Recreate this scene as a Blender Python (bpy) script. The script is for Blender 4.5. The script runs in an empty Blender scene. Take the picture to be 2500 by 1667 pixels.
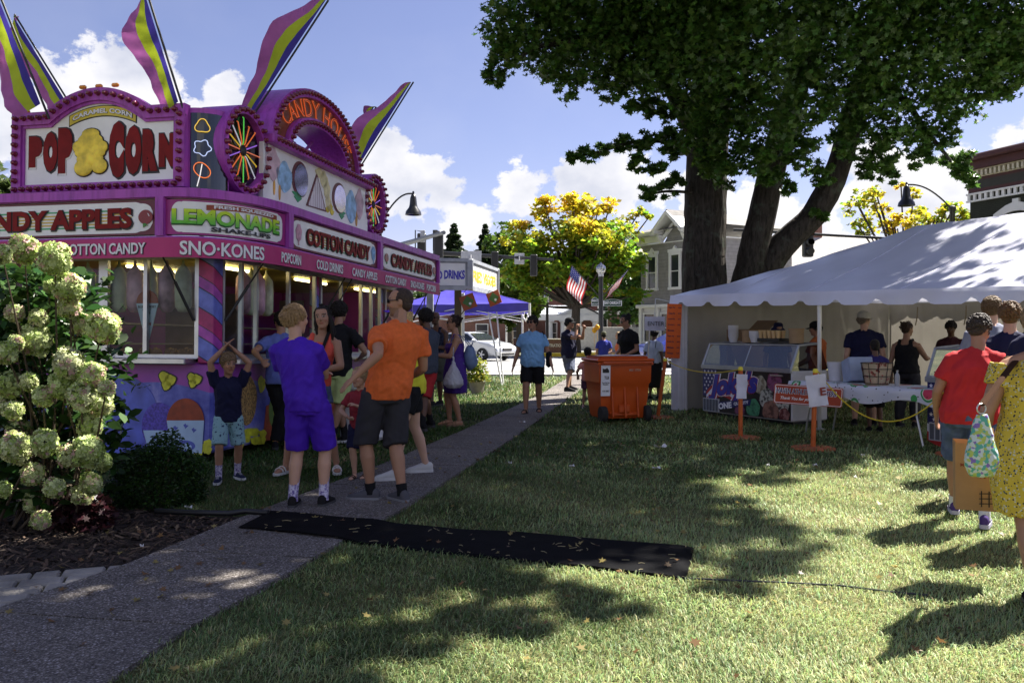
import bpy, bmesh, math, random
import numpy as np
from mathutils import Vector, Matrix, noise

rnd = random.Random(7)
nrs = np.random.RandomState(11)
SC = bpy.context.scene
COL = SC.collection
R = math.radians

# ------------------------------------------------------------------ camera
FPX, CXP, HYP, EYE = 2100.0, 1250.0, 808.0, 1.5     # focal length and horizon in pixels of the 2500 wide photograph
cam_d = bpy.data.cameras.new("camera")
cam_d.sensor_width = 36.0
cam_d.lens = 36.0 * FPX / 2500.0
cam_d.shift_y = -(833.5 - HYP) / 2500.0
cam_d.clip_start = 0.05
cam_d.clip_end = 3000
cam = bpy.data.objects.new("camera", cam_d)
COL.objects.link(cam)
cam.location = (0, 0, EYE)
cam.rotation_euler = (R(90), 0, 0)
SC.camera = cam

# ------------------------------------------------------------------ light
SUN_TO = Vector((0.517, 0.333, 0.788)).normalized()
SUN_EL = math.asin(SUN_TO.z)
SUN_AZ = math.atan2(SUN_TO.x, SUN_TO.y)
sun_d = bpy.data.lights.new("sun", 'SUN')
sun_d.energy = 5.0
sun_d.angle = R(0.53)
sun_d.color = (1.0, 0.95, 0.86)
sun = bpy.data.objects.new("sun", sun_d)
COL.objects.link(sun)
sun.rotation_euler = SUN_TO.to_track_quat('Z', 'Y').to_euler()
sun.location = (20, 14, 30)

SC.view_settings.view_transform = 'Standard'
SC.view_settings.look = 'None'
SC.view_settings.exposure = 1.82
SC.view_settings.gamma = 1.0
SC.cycles.use_denoising = True
SC.cycles.max_bounces = 6
SC.cycles.diffuse_bounces = 3
SC.cycles.glossy_bounces = 3
SC.cycles.transmission_bounces = 4
SC.cycles.transparent_max_bounces = 8
SC.cycles.caustics_reflective = False
SC.cycles.caustics_refractive = False
SC.cycles.sample_clamp_indirect = 4.0


def pix(x, y, Y):
    """point at distance Y along the view that the photo shows at pixel x, y"""
    return Vector(((x - CXP) * Y / FPX, Y, EYE + (HYP - y) * Y / FPX))


def gnd(x, y):
    Y = EYE * FPX / (y - HYP)
    return Vector(((x - CXP) * Y / FPX, Y, 0.0))


# ------------------------------------------------------------------ world
def build_world():
    w = bpy.data.worlds.new("World")
    SC.world = w
    w.use_nodes = True
    nt = w.node_tree
    nt.nodes.clear()
    N, L = nt.nodes.new, nt.links.new
    out = N('ShaderNodeOutputWorld')
    bg = N('ShaderNodeBackground')
    sky = N('ShaderNodeTexSky')
    sky.sky_type = 'NISHITA'
    sky.sun_disc = False
    sky.sun_elevation = SUN_EL
    sky.sun_rotation = SUN_AZ
    sky.altitude = 200
    sky.air_density = 1.0
    sky.dust_density = 0.4
    sky.ozone_density = 2.5
    tint = N('ShaderNodeMix'); tint.data_type = 'RGBA'; tint.blend_type = 'MULTIPLY'
    tint.inputs[0].default_value = 1.0
    L(sky.outputs[0], tint.inputs[6])
    tint.inputs[7].default_value = (.86, 0.69, .78, 1)
    geo = N('ShaderNodeTexCoord')
    # cumulus: soft balls in the directions where they stand, broken up by noise
    blobs = [(250, 215, .075), (150, 250, .07), (350, 240, .065), (420, 205, .04), (540, 240, .045), (40, 290, .08), (460, 300, .05),
             (1000, 455, .075), (900, 405, .05), (930, 470, .06), (1080, 480, .045), (960, 350, .035), (1160, 470, .0),
             (1290, 465, .06), (1400, 462, .06), (1520, 445, .065), (1610, 470, .05), (1700, 500, .07),
             (1880, 520, .07), (1980, 560, .06), (2180, 440, .085), (2260, 490, .08), (2320, 440, .05), (2120, 470, .05),
             (1130, 555, .055), (700, 520, .07), (2600, 400, .1), (-150, 300, .12)]
    last = None
    dirs = [(Vector(((x - CXP) / FPX, 1.0, (HYP - y) / FPX)).normalized(), r) for x, y, r in blobs if r > 0]
    dirs += [(Vector(d).normalized(), r) for d, r in (((0, -1, .45), .4), ((-.8, -.6, .4), .35), ((.6, -.8, .5), .35), ((-.3, -.6, 1), .25))]   # unseen clouds added behind the viewer to lighten the shaded trailer
    for d, r in dirs:
        dist = N('ShaderNodeVectorMath'); dist.operation = 'DISTANCE'
        L(geo.outputs['Generated'], dist.inputs[0]); dist.inputs[1].default_value = d
        mr = N('ShaderNodeMapRange')
        mr.inputs[1].default_value = 0.0; mr.inputs[2].default_value = r * 1.12
        mr.inputs[3].default_value = 1.0; mr.inputs[4].default_value = 0.0
        L(dist.outputs['Value'], mr.inputs[0])
        if last is None: last = mr.outputs[0]
        else:
            mx = N('ShaderNodeMath'); mx.operation = 'MAXIMUM'
            L(last, mx.inputs[0]); L(mr.outputs[0], mx.inputs[1]); last = mx.outputs[0]
    sc = N('ShaderNodeVectorMath'); sc.operation = 'MULTIPLY'
    L(geo.outputs['Generated'], sc.inputs[0]); sc.inputs[1].default_value = (1, 1, 1.35)
    n1 = N('ShaderNodeTexNoise'); n1.inputs['Scale'].default_value = 17; n1.inputs['Detail'].default_value = 9
    n1.inputs['Roughness'].default_value = 0.62
    L(sc.outputs[0], n1.inputs['Vector'])
    a = N('ShaderNodeMath'); a.operation = 'MULTIPLY_ADD'
    L(n1.outputs[0], a.inputs[0]); a.inputs[1].default_value = 1.9; a.inputs[2].default_value = -0.95
    b = N('ShaderNodeMath'); b.operation = 'ADD'; L(last, b.inputs[0]); L(a.outputs[0], b.inputs[1])
    mask = N('ShaderNodeMapRange'); mask.interpolation_type = 'SMOOTHSTEP'
    mask.inputs[1].default_value = 0.40; mask.inputs[2].default_value = 0.56
    L(b.outputs[0], mask.inputs[0])
    # thin veils
    n2 = N('ShaderNodeTexNoise'); n2.inputs['Scale'].default_value = 5; n2.inputs['Detail'].default_value = 5
    L(sc.outputs[0], n2.inputs['Vector'])
    veil = N('ShaderNodeMapRange'); veil.inputs[1].default_value = 0.45; veil.inputs[2].default_value = 0.8
    veil.inputs[3].default_value = 0.02; veil.inputs[4].default_value = 0.12
    L(n2.outputs[0], veil.inputs[0])
    mm = N('ShaderNodeMath'); mm.operation = 'MAXIMUM'; L(mask.outputs[0], mm.inputs[0]); L(veil.outputs[0], mm.inputs[1])
    # cloud tone: bright tops, grey cores
    n3 = N('ShaderNodeTexNoise'); n3.inputs['Scale'].default_value = 11; n3.inputs['Detail'].default_value = 6
    L(sc.outputs[0], n3.inputs['Vector'])
    cr = N('ShaderNodeValToRGB')
    cr.color_ramp.elements[0].position = 0.3; cr.color_ramp.elements[0].color = (3.4, 3.6, 4.3, 1)
    cr.color_ramp.elements[1].position = 0.62; cr.color_ramp.elements[1].color = (5.9, 5.8, 5.9, 1)
    L(n3.outputs[0], cr.inputs[0])
    mix = N('ShaderNodeMix'); mix.data_type = 'RGBA'
    L(mm.outputs[0], mix.inputs[0]); L(tint.outputs[2], mix.inputs[6]); L(cr.outputs[0], mix.inputs[7])
    L(mix.outputs[2], bg.inputs[0])
    bg.inputs[1].default_value = 0.054
    L(bg.outputs[0], out.inputs[0])


build_world()


# ------------------------------------------------------------------ object helpers
def tag(o, label=None, cat=None, group=None, kind=None):
    if label: o['label'] = label
    if cat: o['category'] = cat
    if group: o['group'] = group
    if kind: o['kind'] = kind
    return o


def empty(name, loc=(0, 0, 0), rz=0.0, label=None, cat=None, group=None, rot=None):
    o = bpy.data.objects.new(name, None)
    COL.objects.link(o)
    o.location = loc
    o.rotation_euler = rot if rot else (0, 0, rz)
    o.empty_display_size = 0.2
    return tag(o, label, cat, group)


def copy_tree(o, parent=None):
    c = o.copy(); COL.objects.link(c)
    if parent is not None: c.parent = parent
    for ch in list(o.children): copy_tree(ch, c)
    return c


class MB:
    """collects faces of one mesh; mi is the material slot of what is added next"""
    def __init__(s):
        s.v = []; s.f = []; s.m = []; s.mi = 0

    def add(s, vs, fs):
        o = len(s.v)
        s.v.extend(tuple(p) for p in vs)
        for f in fs:
            s.f.append([i + o for i in f]); s.m.append(s.mi)
        return s

    def box(s, c, d, rot=None, taper=None):
        hx, hy, hz = d[0] / 2, d[1] / 2, d[2] / 2
        tx, ty = taper if taper else (1, 1)
        vs = [(-hx, -hy, -hz), (hx, -hy, -hz), (hx, hy, -hz), (-hx, hy, -hz),
              (-hx * tx, -hy * ty, hz), (hx * tx, -hy * ty, hz), (hx * tx, hy * ty, hz), (-hx * tx, hy * ty, hz)]
        c = Vector(c)
        vs = [(rot @ Vector(v) if rot else Vector(v)) + c for v in vs]
        return s.add(vs, [(0, 3, 2, 1), (4, 5, 6, 7), (0, 1, 5, 4), (1, 2, 6, 5), (2, 3, 7, 6), (3, 0, 4, 7)])

    def bbox(s, c, d, b=0.01, rot=None):
        """box with chamfered edges"""
        hx, hy, hz = d[0] / 2, d[1] / 2, d[2] / 2
        b = min(b, hx * .9, hy * .9, hz * .9)
        c = Vector(c)
        bm = bmesh.new()
        pts = []
        for sx in (-1, 1):
            for sy in (-1, 1):
                for sz in (-1, 1):
                    for k in range(3):
                        q = [hx, hy, hz]
                        for j in range(3):
                            if j != k: q[j] -= b
                        pts.append(Vector((sx * q[0], sy * q[1], sz * q[2])))
        for p in pts: bm.verts.new(p)
        bmesh.ops.convex_hull(bm, input=bm.verts[:])
        bmesh.ops.dissolve_limit(bm, angle_limit=0.01, verts=bm.verts[:], edges=bm.edges[:])
        bm.verts.index_update()
        vs = [(rot @ v.co if rot else v.co) + c for v in bm.verts]
        fs = [[v.index for v in f.verts] for f in bm.faces]
        bm.free()
        return s.add(vs, fs)

    def tube(s, pts, rad, n=8, caps=True, flat=1.0, up=None):
        pts = [Vector(p) for p in pts]
        if not hasattr(rad, '__len__'): rad = [rad] * len(pts)
        m = len(pts)
        t0 = (pts[1] - pts[0]).normalized()
        a = Vector(up) if up else (Vector((0, 0, 1)) if abs(t0.z) < .9 else Vector((1, 0, 0)))
        u = (a - t0 * a.dot(t0)).normalized()
        vs = []
        for i, p in enumerate(pts):
            t = (pts[min(i + 1, m - 1)] - pts[max(i - 1, 0)])
            t = t.normalized() if t.length > 1e-9 else t0
            u = u - t * u.dot(t)
            u = u.normalized() if u.length > 1e-9 else t.orthogonal().normalized()
            w = t.cross(u)
            for k in range(n):
                an = 2 * math.pi * k / n
                vs.append(p + u * (math.cos(an) * rad[i] * flat) + w * (math.sin(an) * rad[i]))
        fs = []
        for i in range(m - 1):
            for k in range(n):
                k2 = (k + 1) % n
                fs.append((i * n + k, i * n + k2, (i + 1) * n + k2, (i + 1) * n + k))
        if caps:
            fs.append(list(range(n))[::-1]); fs.append([(m - 1) * n + k for k in range(n)])
        return s.add(vs, fs)

    def lathe(s, prof, c=(0, 0, 0), n=16, rot=None, ang=2 * math.pi):
        c = Vector(c); vs = []; fs = []
        full = abs(ang - 2 * math.pi) < 1e-6
        k = n if full else n + 1
        for (r, z) in prof:
            for i in range(k):
                a = ang * i / n
                p = Vector((r * math.cos(a), r * math.sin(a), z))
                vs.append((rot @ p if rot else p) + c)
        for j in range(len(prof) - 1):
            for i in range(n):
                i2 = (i + 1) % k
                fs.append((j * k + i, j * k + i2, (j + 1) * k + i2, (j + 1) * k + i))
        if full:
            if prof[0][0] > 1e-4: fs.append([i for i in range(k)][::-1])
            if prof[-1][0] > 1e-4: fs.append([(len(prof) - 1) * k + i for i in range(k)])
        return s.add(vs, fs)

    def ball(s, c, r, n=8, rot=None):
        r = r if hasattr(r, '__len__') else (r, r, r)
        c = Vector(c); vs = []; fs = []
        m = max(4, n // 2 + 1)
        for j in range(1, m):
            th = math.pi * j / m
            for i in range(n):
                a = 2 * math.pi * i / n
                p = Vector((r[0] * math.sin(th) * math.cos(a), r[1] * math.sin(th) * math.sin(a), r[2] * math.cos(th)))
                vs.append((rot @ p if rot else p) + c)
        b = len(vs)
        tp = Vector((0, 0, r[2])); bt = Vector((0, 0, -r[2]))
        vs.append((rot @ tp if rot else tp) + c); vs.append((rot @ bt if rot else bt) + c)
        for j in range(m - 2):
            for i in range(n):
                i2 = (i + 1) % n
                fs.append((j * n + i, (j + 1) * n + i, (j + 1) * n + i2, j * n + i2))
        for i in range(n):
            i2 = (i + 1) % n
            fs.append((b, i, i2)); fs.append((b + 1, (m - 2) * n + i2, (m - 2) * n + i))
        return s.add(vs, fs)

    def prism(s, poly, d, M=None):
        """polygon in local x,y given thickness d along local z (centred); M places it"""
        n = len(poly)
        ar = sum(poly[i][0] * poly[(i + 1) % n][1] - poly[(i + 1) % n][0] * poly[i][1] for i in range(n))
        if ar < 0: poly = poly[::-1]
        vs = [Vector((x, y, -d / 2)) for x, y in poly] + [Vector((x, y, d / 2)) for x, y in poly]
        if M is not None: vs = [M @ v for v in vs]
        fs = [list(range(n))[::-1], [n + i for i in range(n)]]
        for i in range(n):
            j = (i + 1) % n
            fs.append((i, j, n + j, n + i))
        return s.add(vs, fs)

    def strip(s, outer, inner, d, M=None):
        """solid band between two equally long open outlines in local x,y"""
        n = len(outer)
        vs = [Vector((x, y, -d / 2)) for x, y in outer] + [Vector((x, y, -d / 2)) for x, y in inner]
        vs += [Vector((x, y, d / 2)) for x, y in outer] + [Vector((x, y, d / 2)) for x, y in inner]
        if M is not None: vs = [M @ v for v in vs]
        fs = []
        for i in range(n - 1):
            o, p = i, i + 1
            fs += [(o, p, n + p, n + o), (2 * n + o, 3 * n + o, 3 * n + p, 2 * n + p),
                   (o, 2 * n + o, 2 * n + p, p), (n + o, n + p, 3 * n + p, 3 * n + o)]
        fs += [(0, n, 3 * n, 2 * n), (n - 1, 3 * n - 1, 4 * n - 1, 2 * n - 1)]
        return s.add(vs, fs)

    def grid(s, fn, nu, nv):
        vs = [fn(i / nu, j / nv) for j in range(nv + 1) for i in range(nu + 1)]
        fs = [(j * (nu + 1) + i, j * (nu + 1) + i + 1, (j + 1) * (nu + 1) + i + 1, (j + 1) * (nu + 1) + i)
              for j in range(nv) for i in range(nu)]
        return s.add(vs, fs)

    def mesh(s, name, mats, smooth=None):
        me = bpy.data.meshes.new(name)
        me.from_pydata(s.v, [], s.f)
        for m in (mats if isinstance(mats, (list, tuple)) else [mats]): me.materials.append(m)
        if len(me.polygons):
            me.polygons.foreach_set('material_index', s.m)
        if smooth is not None:
            bm = bmesh.new(); bm.from_mesh(me)
            for f in bm.faces: f.smooth = True
            for e in bm.edges:
                if len(e.link_faces) == 2 and e.calc_face_angle(0) > R(smooth): e.smooth = False
            bm.to_mesh(me); bm.free()
        me.update()
        return me

    def build(s, name, mats, parent=None, smooth=None, loc=None, rz=0.0):
        o = bpy.data.objects.new(name, s.mesh(name, mats, smooth))
        COL.objects.link(o)
        if parent is not None: o.parent = parent
        if loc is not None: o.location = loc
        if rz: o.rotation_euler = (0, 0, rz)
        return o


def np_mesh(name, V, loops, nper, mats, mat_idx=None, colors=None, attr='Col', smooth=False):
    """fast mesh from numpy: V (n,3), loops flat indices, nper verts per face (constant)"""
    me = bpy.data.meshes.new(name)
    nf = len(loops) // nper
    me.vertices.add(len(V)); me.vertices.foreach_set('co', np.asarray(V, np.float32).ravel())
    me.loops.add(len(loops)); me.loops.foreach_set('vertex_index', np.asarray(loops, np.int32))
    me.polygons.add(nf)
    me.polygons.foreach_set('loop_start', np.arange(0, nf * nper, nper, dtype=np.int32))
    if mat_idx is not None: me.polygons.foreach_set('material_index', np.asarray(mat_idx, np.int32))
    if smooth: me.polygons.foreach_set('use_smooth', np.ones(nf, bool))
    for m in (mats if isinstance(mats, (list, tuple)) else [mats]): me.materials.append(m)
    me.update(calc_edges=True)
    if colors is not None:
        a = me.color_attributes.new(attr, 'FLOAT_COLOR', 'POINT')
        c = np.ones((len(V), 4), np.float32); c[:, :3] = colors
        a.data.foreach_set('color', c.ravel())
    return me


def link_mesh(name, me, parent=None):
    o = bpy.data.objects.new(name, me); COL.objects.link(o)
    if parent is not None: o.parent = parent
    return o


# ------------------------------------------------------------------ materials
_MC = {}


def mat(name, col, rough=0.6, metal=0.0, var=0.12, scale=6.0, bump=0.0, bscale=40.0, spec=0.5, emit=None, trans=0.0, coat=0.0, alpha=1.0,
        attr=None, transl=0.0, transl_col=None):
    if name in _MC: return _MC[name]
    m = bpy.data.materials.new(name); m.use_nodes = True
    nt = m.node_tree; N, L = nt.nodes.new, nt.links.new
    bs = nt.nodes['Principled BSDF']; outn = nt.nodes['Material Output']
    bs.inputs['Roughness'].default_value = rough
    bs.inputs['Metallic'].default_value = metal
    bs.inputs['Specular IOR Level'].default_value = spec
    bs.inputs['Coat Weight'].default_value = coat
    bs.inputs['Transmission Weight'].default_value = trans
    bs.inputs['Alpha'].default_value = alpha
    tc = N('ShaderNodeTexCoord')
    src = None
    if attr:
        at = N('ShaderNodeAttribute'); at.attribute_name = attr; src = at.outputs['Color']
    if var > 0:
        nz = N('ShaderNodeTexNoise'); nz.inputs['Scale'].default_value = scale; nz.inputs['Detail'].default_value = 6
        L(tc.outputs['Object'], nz.inputs['Vector'])
        mr = N('ShaderNodeMapRange'); mr.inputs[1].default_value = 0.3; mr.inputs[2].default_value = 0.7
        mr.inputs[3].default_value = 1 - var; mr.inputs[4].default_value = 1 + var
        L(nz.outputs[0], mr.inputs[0])
        mx = N('ShaderNodeMix'); mx.data_type = 'RGBA'; mx.blend_type = 'MULTIPLY'; mx.inputs[0].default_value = 1
        if src: L(src, mx.inputs[6])
        else: mx.inputs[6].default_value = (*col, 1)
        L(mr.outputs[0], mx.inputs[7]); src = mx.outputs[2]
    if src: L(src, bs.inputs['Base Color'])
    else: bs.inputs['Base Color'].default_value = (*col, 1)
    if bump > 0:
        nb = N('ShaderNodeTexNoise'); nb.inputs['Scale'].default_value = bscale; nb.inputs['Detail'].default_value = 5
        L(tc.outputs['Object'], nb.inputs['Vector'])
        bp = N('ShaderNodeBump'); bp.inputs['Strength'].default_value = bump; bp.inputs['Distance'].default_value = 0.02
        L(nb.outputs[0], bp.inputs['Height']); L(bp.outputs[0], bs.inputs['Normal'])
    if emit:
        bs.inputs['Emission Color'].default_value = (*emit[0], 1); bs.inputs['Emission Strength'].default_value = emit[1]
    if transl > 0:
        tr = N('ShaderNodeBsdfTranslucent')
        if transl_col: tr.inputs[0].default_value = (*transl_col, 1)
        elif src: L(src, tr.inputs[0])
        else: tr.inputs[0].default_value = (*col, 1)
        ms = N('ShaderNodeMixShader'); ms.inputs[0].default_value = transl
        L(bs.outputs[0], ms.inputs[1]); L(tr.outputs[0], ms.inputs[2]); L(ms.outputs[0], outn.inputs[0])
    _MC[name] = m
    return m


def nodes_of(m):
    nt = m.node_tree
    return nt, nt.nodes.new, nt.links.new, nt.nodes['Principled BSDF'], nt.nodes['Material Output']


def pattern_mat(name, rough, build, bump=None, spec=0.4):
    """build(N, L, coord) -> colour socket (and an optional height socket)"""
    if name in _MC: return _MC[name]
    m = bpy.data.materials.new(name); m.use_nodes = True
    nt, N, L, bs, outn = nodes_of(m)
    bs.inputs['Roughness'].default_value = rough
    bs.inputs['Specular IOR Level'].default_value = spec
    tc = N('ShaderNodeTexCoord')
    r = build(N, L, tc)
    c, h = r if isinstance(r, tuple) else (r, None)
    L(c, bs.inputs['Base Color'])
    if h is not None:
        bp = N('ShaderNodeBump'); bp.inputs['Strength'].default_value = bump or 0.5; bp.inputs['Distance'].default_value = 0.02
        L(h, bp.inputs['Height']); L(bp.outputs[0], bs.inputs['Normal'])
    _MC[name] = m
    return m


def ramp(N, L, fac, stops, interp='LINEAR'):
    cr = N('ShaderNodeValToRGB'); cr.color_ramp.interpolation = interp
    e = cr.color_ramp.elements
    e[0].position, e[0].color = stops[0][0], (*stops[0][1], 1)
    e[1].position, e[1].color = stops[1][0], (*stops[1][1], 1)
    for p, c in stops[2:]:
        n = e.new(p); n.color = (*c, 1)
    L(fac, cr.inputs[0])
    return cr.outputs[0]


def tex_noise(N, L, vec, scale, detail=5, rough=0.55):
    n = N('ShaderNodeTexNoise'); n.inputs['Scale'].default_value = scale; n.inputs['Detail'].default_value = detail
    n.inputs['Roughness'].default_value = rough
    L(vec, n.inputs['Vector'])
    return n.outputs[0]


def mixc(N, L, fac, a, b, mode='MIX'):
    x = N('ShaderNodeMix'); x.data_type = 'RGBA'; x.blend_type = mode
    for s, i in ((fac, 0), (a, 6), (b, 7)):
        if hasattr(s, 'is_linked'): L(s, x.inputs[i])
        elif i == 0: x.inputs[0].default_value = s
        else: x.inputs[i].default_value = (*s, 1)
    return x.outputs[2]


# ------------------------------------------------------------------ lettering
def text_mesh(s, size=1.0, bold=0.0, extrude=0.0, shear=0.0, width=None, spacing=1.0, lines=0.75, align='CENTER'):
    """verts/faces of a line of writing in x (along) and y (up), centred; bold fattens the strokes"""
    cu = bpy.data.curves.new('lettering', 'FONT')
    cu.body = s; cu.size = size; cu.offset = bold; cu.extrude = extrude; cu.shear = shear
    cu.space_character = spacing; cu.space_line = lines
    cu.align_x = align; cu.align_y = 'CENTER'; cu.resolution_u = 3
    o = bpy.data.objects.new('lettering', cu); COL.objects.link(o)
    bpy.context.view_layer.update()
    me = o.evaluated_get(bpy.context.evaluated_depsgraph_get()).to_mesh()
    V = [v.co.copy() for v in me.vertices]; F = [list(p.vertices) for p in me.polygons]
    o.evaluated_get(bpy.context.evaluated_depsgraph_get()).to_mesh_clear()
    bpy.data.objects.remove(o); bpy.data.curves.remove(cu)
    if V:
        x0 = min(v.x for v in V); x1 = max(v.x for v in V); y0 = min(v.y for v in V); y1 = max(v.y for v in V)
        k = width / (x1 - x0) if width else 1.0
        for v in V:
            v.x = (v.x - (x0 + x1) / 2) * k; v.y -= (y0 + y1) / 2
    return V, F


def letter(mb, s, M, height, width=None, bold=0.0, depth=0.004, fn=None, shear=0.0, spacing=1.0, lines=0.75, align='CENTER'):
    """writing of the given cap height; M maps x right, y up, z out of the surface; fn bends x,y"""
    V, F = text_mesh(s, 1.0, bold, depth / 2, shear, None, spacing, lines, align)
    if not V: return
    y0 = min(v.y for v in V); y1 = max(v.y for v in V); x0 = min(v.x for v in V); x1 = max(v.x for v in V)
    kx = (width / (x1 - x0)) if width else height / (y1 - y0)
    ky = height / (y1 - y0)
    out = []
    for v in V:
        x, y = v.x * kx, v.y * ky
        if fn: x, y = fn(x, y)
        out.append(M @ Vector((x, y, v.z)))
    mb.add(out, F)


def face_frame(o, xdir, up=(0, 0, 1)):
    """4x4: local x along xdir, y along up, z outwards, origin o"""
    x = Vector(xdir).normalized(); y = Vector(up); y = (y - x * y.dot(x)).normalized(); z = x.cross(y)
    M = Matrix((x, y, z)).transposed().to_4x4(); M.translation = Vector(o)
    return M
# ------------------------------------------------------------------ ground
def m_lawn():
    def b(N, L, tc):
        n = tex_noise(N, L, tc.outputs['Object'], 0.8, 6, .6)
        n2 = tex_noise(N, L, tc.outputs['Object'], 60, 4, .7)
        c1 = ramp(N, L, n, [(0.35, (.035, .055, .016)), (0.62, (.20, .19, .09))])
        c2 = ramp(N, L, n2, [(0.35, (.35, .35, .35)), (0.7, (1.25, 1.2, 1.1))])
        return mixc(N, L, 1.0, c1, c2, 'MULTIPLY'), n2
    return pattern_mat('lawn soil and thatch', .95, b, .6, .1)


def sheet(name, poly, z, m, kind='structure'):
    mb = MB(); mb.add([(x, y, z) for x, y in poly], [list(range(len(poly)))])
    return tag(mb.build(name, m), kind=kind)


mb = MB()
mb.grid(lambda u, v: (-1500 + 3000 * u, -60 + 2560 * v ** 3, 0), 24, 24)
tag(mb.build('lawn_ground', m_lawn()), kind='structure')

PATH_R = [(-1.78, 2.6), (-1.70, 3.667), (-1.60, 4.36), (-1.39, 5.11), (-1.18, 6.18), (-.94, 7.0), (-.27, 10.4), (.125, 12.5), (1.74, 21.7), (3.1, 28.4)]
PATH_L = [(-3.15, 2.6), (-2.95, 3.67), (-2.74, 4.6), (-2.44, 5.47), (-2.13, 6.89), (-1.48, 9.4), (-.765, 12.65), (.6, 19.7), (1.95, 28.4)]


def edge_x(e, y):
    for (x0, y0), (x1, y1) in zip(e, e[1:]):
        if y <= y1: return x0 + (x1 - x0) * (y - y0) / (y1 - y0)
    return e[-1][0]


def m_aggregate():
    def b(N, L, tc):
        vo = N('ShaderNodeTexVoronoi'); vo.inputs['Scale'].default_value = 105; L(tc.outputs['Object'], vo.inputs['Vector'])
        st = ramp(N, L, vo.outputs['Color'], [(0.1, (.10, .09, .08)), (0.45, (.21, .19, .17)), (.74, (.33, .30, .28)), (.93, (.60, .57, .57))])
        d = ramp(N, L, vo.outputs['Distance'], [(0.0, (1.1, 1.1, 1.1)), (0.75, (.45, .43, .42))])
        n = tex_noise(N, L, tc.outputs['Object'], 1.3, 5, .6)
        n = ramp(N, L, n, [(.3, (.7, .7, .7)), (.7, (1.1, 1.08, 1.05))])
        c = mixc(N, L, 1.0, st, d, 'MULTIPLY')
        return mixc(N, L, 1.0, c, n, 'MULTIPLY'), vo.outputs['Distance']
    return pattern_mat('exposed aggregate concrete', .8, b, .4, .3)


mb = MB()
joints = [2.6, 4.42, 5.7, 6.95, 8.2, 9.5, 10.8, 12.1, 13.4, 14.8, 16.2, 17.6, 19.0, 20.4, 21.8, 23.2, 24.6, 26, 27.3, 28.4]
for a, b in zip(joints, joints[1:]):
    k = max(2, int((b - a) / .3)); g = .010
    ys = [a + g + (b - a - 2 * g) * i / k for i in range(k + 1)]
    top = []
    for y in ys:
        yl = y + .1; yr = y - .1
        top.append((Vector((edge_x(PATH_L, yl), yl, .028)), Vector((edge_x(PATH_R, yr), yr, .028))))
    vs = [p for pr in top for p in pr]
    vs += [Vector((p.x, p.y, -.05)) for p in vs]
    n = len(vs) // 2
    fs = []
    for i in range(k):
        fs.append((2 * i, 2 * i + 1, 2 * i + 3, 2 * i + 2))
        fs.append((2 * i + 1, n + 2 * i + 1, n + 2 * i + 3, 2 * i + 3)); fs.append((2 * i, 2 * i + 2, n + 2 * i + 2, n + 2 * i))
    fs.append((0, n, n + 1, 1)); fs.append((n - 2, n - 1, 2 * n - 1, 2 * n - 2))
    mb.add(vs, fs)
tag(mb.build('path', m_aggregate()), kind='structure')
sheet('path_bed', [(x, y) for x, y in PATH_L] + [(x, y) for x, y in PATH_R[::-1]], .004, mat('path joint soil', (.02, .018, .015), .95))

# mulch bed with chips
MULCH = [(-6.5, 5.0), (-3.11, 5.23), (-2.44, 5.47), (-2.13, 6.89), (-2.74, 6.98), (-3.3, 7.7), (-6.5, 8.2)]


def inside(poly, x, y):
    c = False; n = len(poly); j = n - 1
    for i in range(n):
        xi, yi = poly[i]; xj, yj = poly[j]
        if (yi > y) != (yj > y) and x < (xj - xi) * (y - yi) / (yj - yi) + xi: c = not c
        j = i
    return c


sheet('mulch_bed', MULCH, .006, mat('mulch', (.028, .018, .012), .95, var=.5, scale=30, bump=1, bscale=60))
mb = MB()
for i in range(5200):
    x = rnd.uniform(-4.6, -2.0); y = rnd.uniform(5.0, 7.6)
    if not inside(MULCH, x, y): continue
    l = rnd.uniform(.012, .05); w = rnd.uniform(.004, .012); a = rnd.uniform(0, 6.28); t = rnd.uniform(-.5, .5)
    d = Vector((math.cos(a), math.sin(a), t)).normalized() * l; p = Vector((-math.sin(a), math.cos(a), rnd.uniform(-.4, .4))) * w
    c = Vector((x, y, rnd.uniform(.012, .03)))
    mb.mi = rnd.choice((0, 0, 0, 1, 1, 2))
    mb.add([c - d - p, c + d - p * .6, c + d * .9 + p, c - d + p * .8], [(0, 1, 2, 3)])
tag(mb.build('mulch_chips', [mat('bark dark', (.03, .018, .012), .9), mat('bark brown', (.075, .045, .028), .9), mat('bark pale', (.16, .11, .07), .9)]), kind='stuff')

# paver edging
mb = MB()
o = Vector((-3.11, 5.23, 0)); u = Vector((.67, .24, 0)).normalized(); v = Vector((u.y, -u.x, 0))
for r in range(6):
    x = -1.6 + (.11 if r % 2 else 0)
    while x < 1.3:
        w = rnd.choice((.16, .21, .25)); c = o + u * (x + w / 2) + v * (.08 + r * .155)
        M = Matrix((u, -v, Vector((0, 0, 1)))).transposed()
        mb.bbox(c + Vector((0, 0, -.02 + rnd.uniform(0, .005))), (w - .012, .143, .08), .012, M); x += w
tag(mb.build('paver_edging', mat('tumbled pavers', (.27, .25, .22), .9, var=.35, scale=4, bump=.6, bscale=60)), kind='structure')

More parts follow.
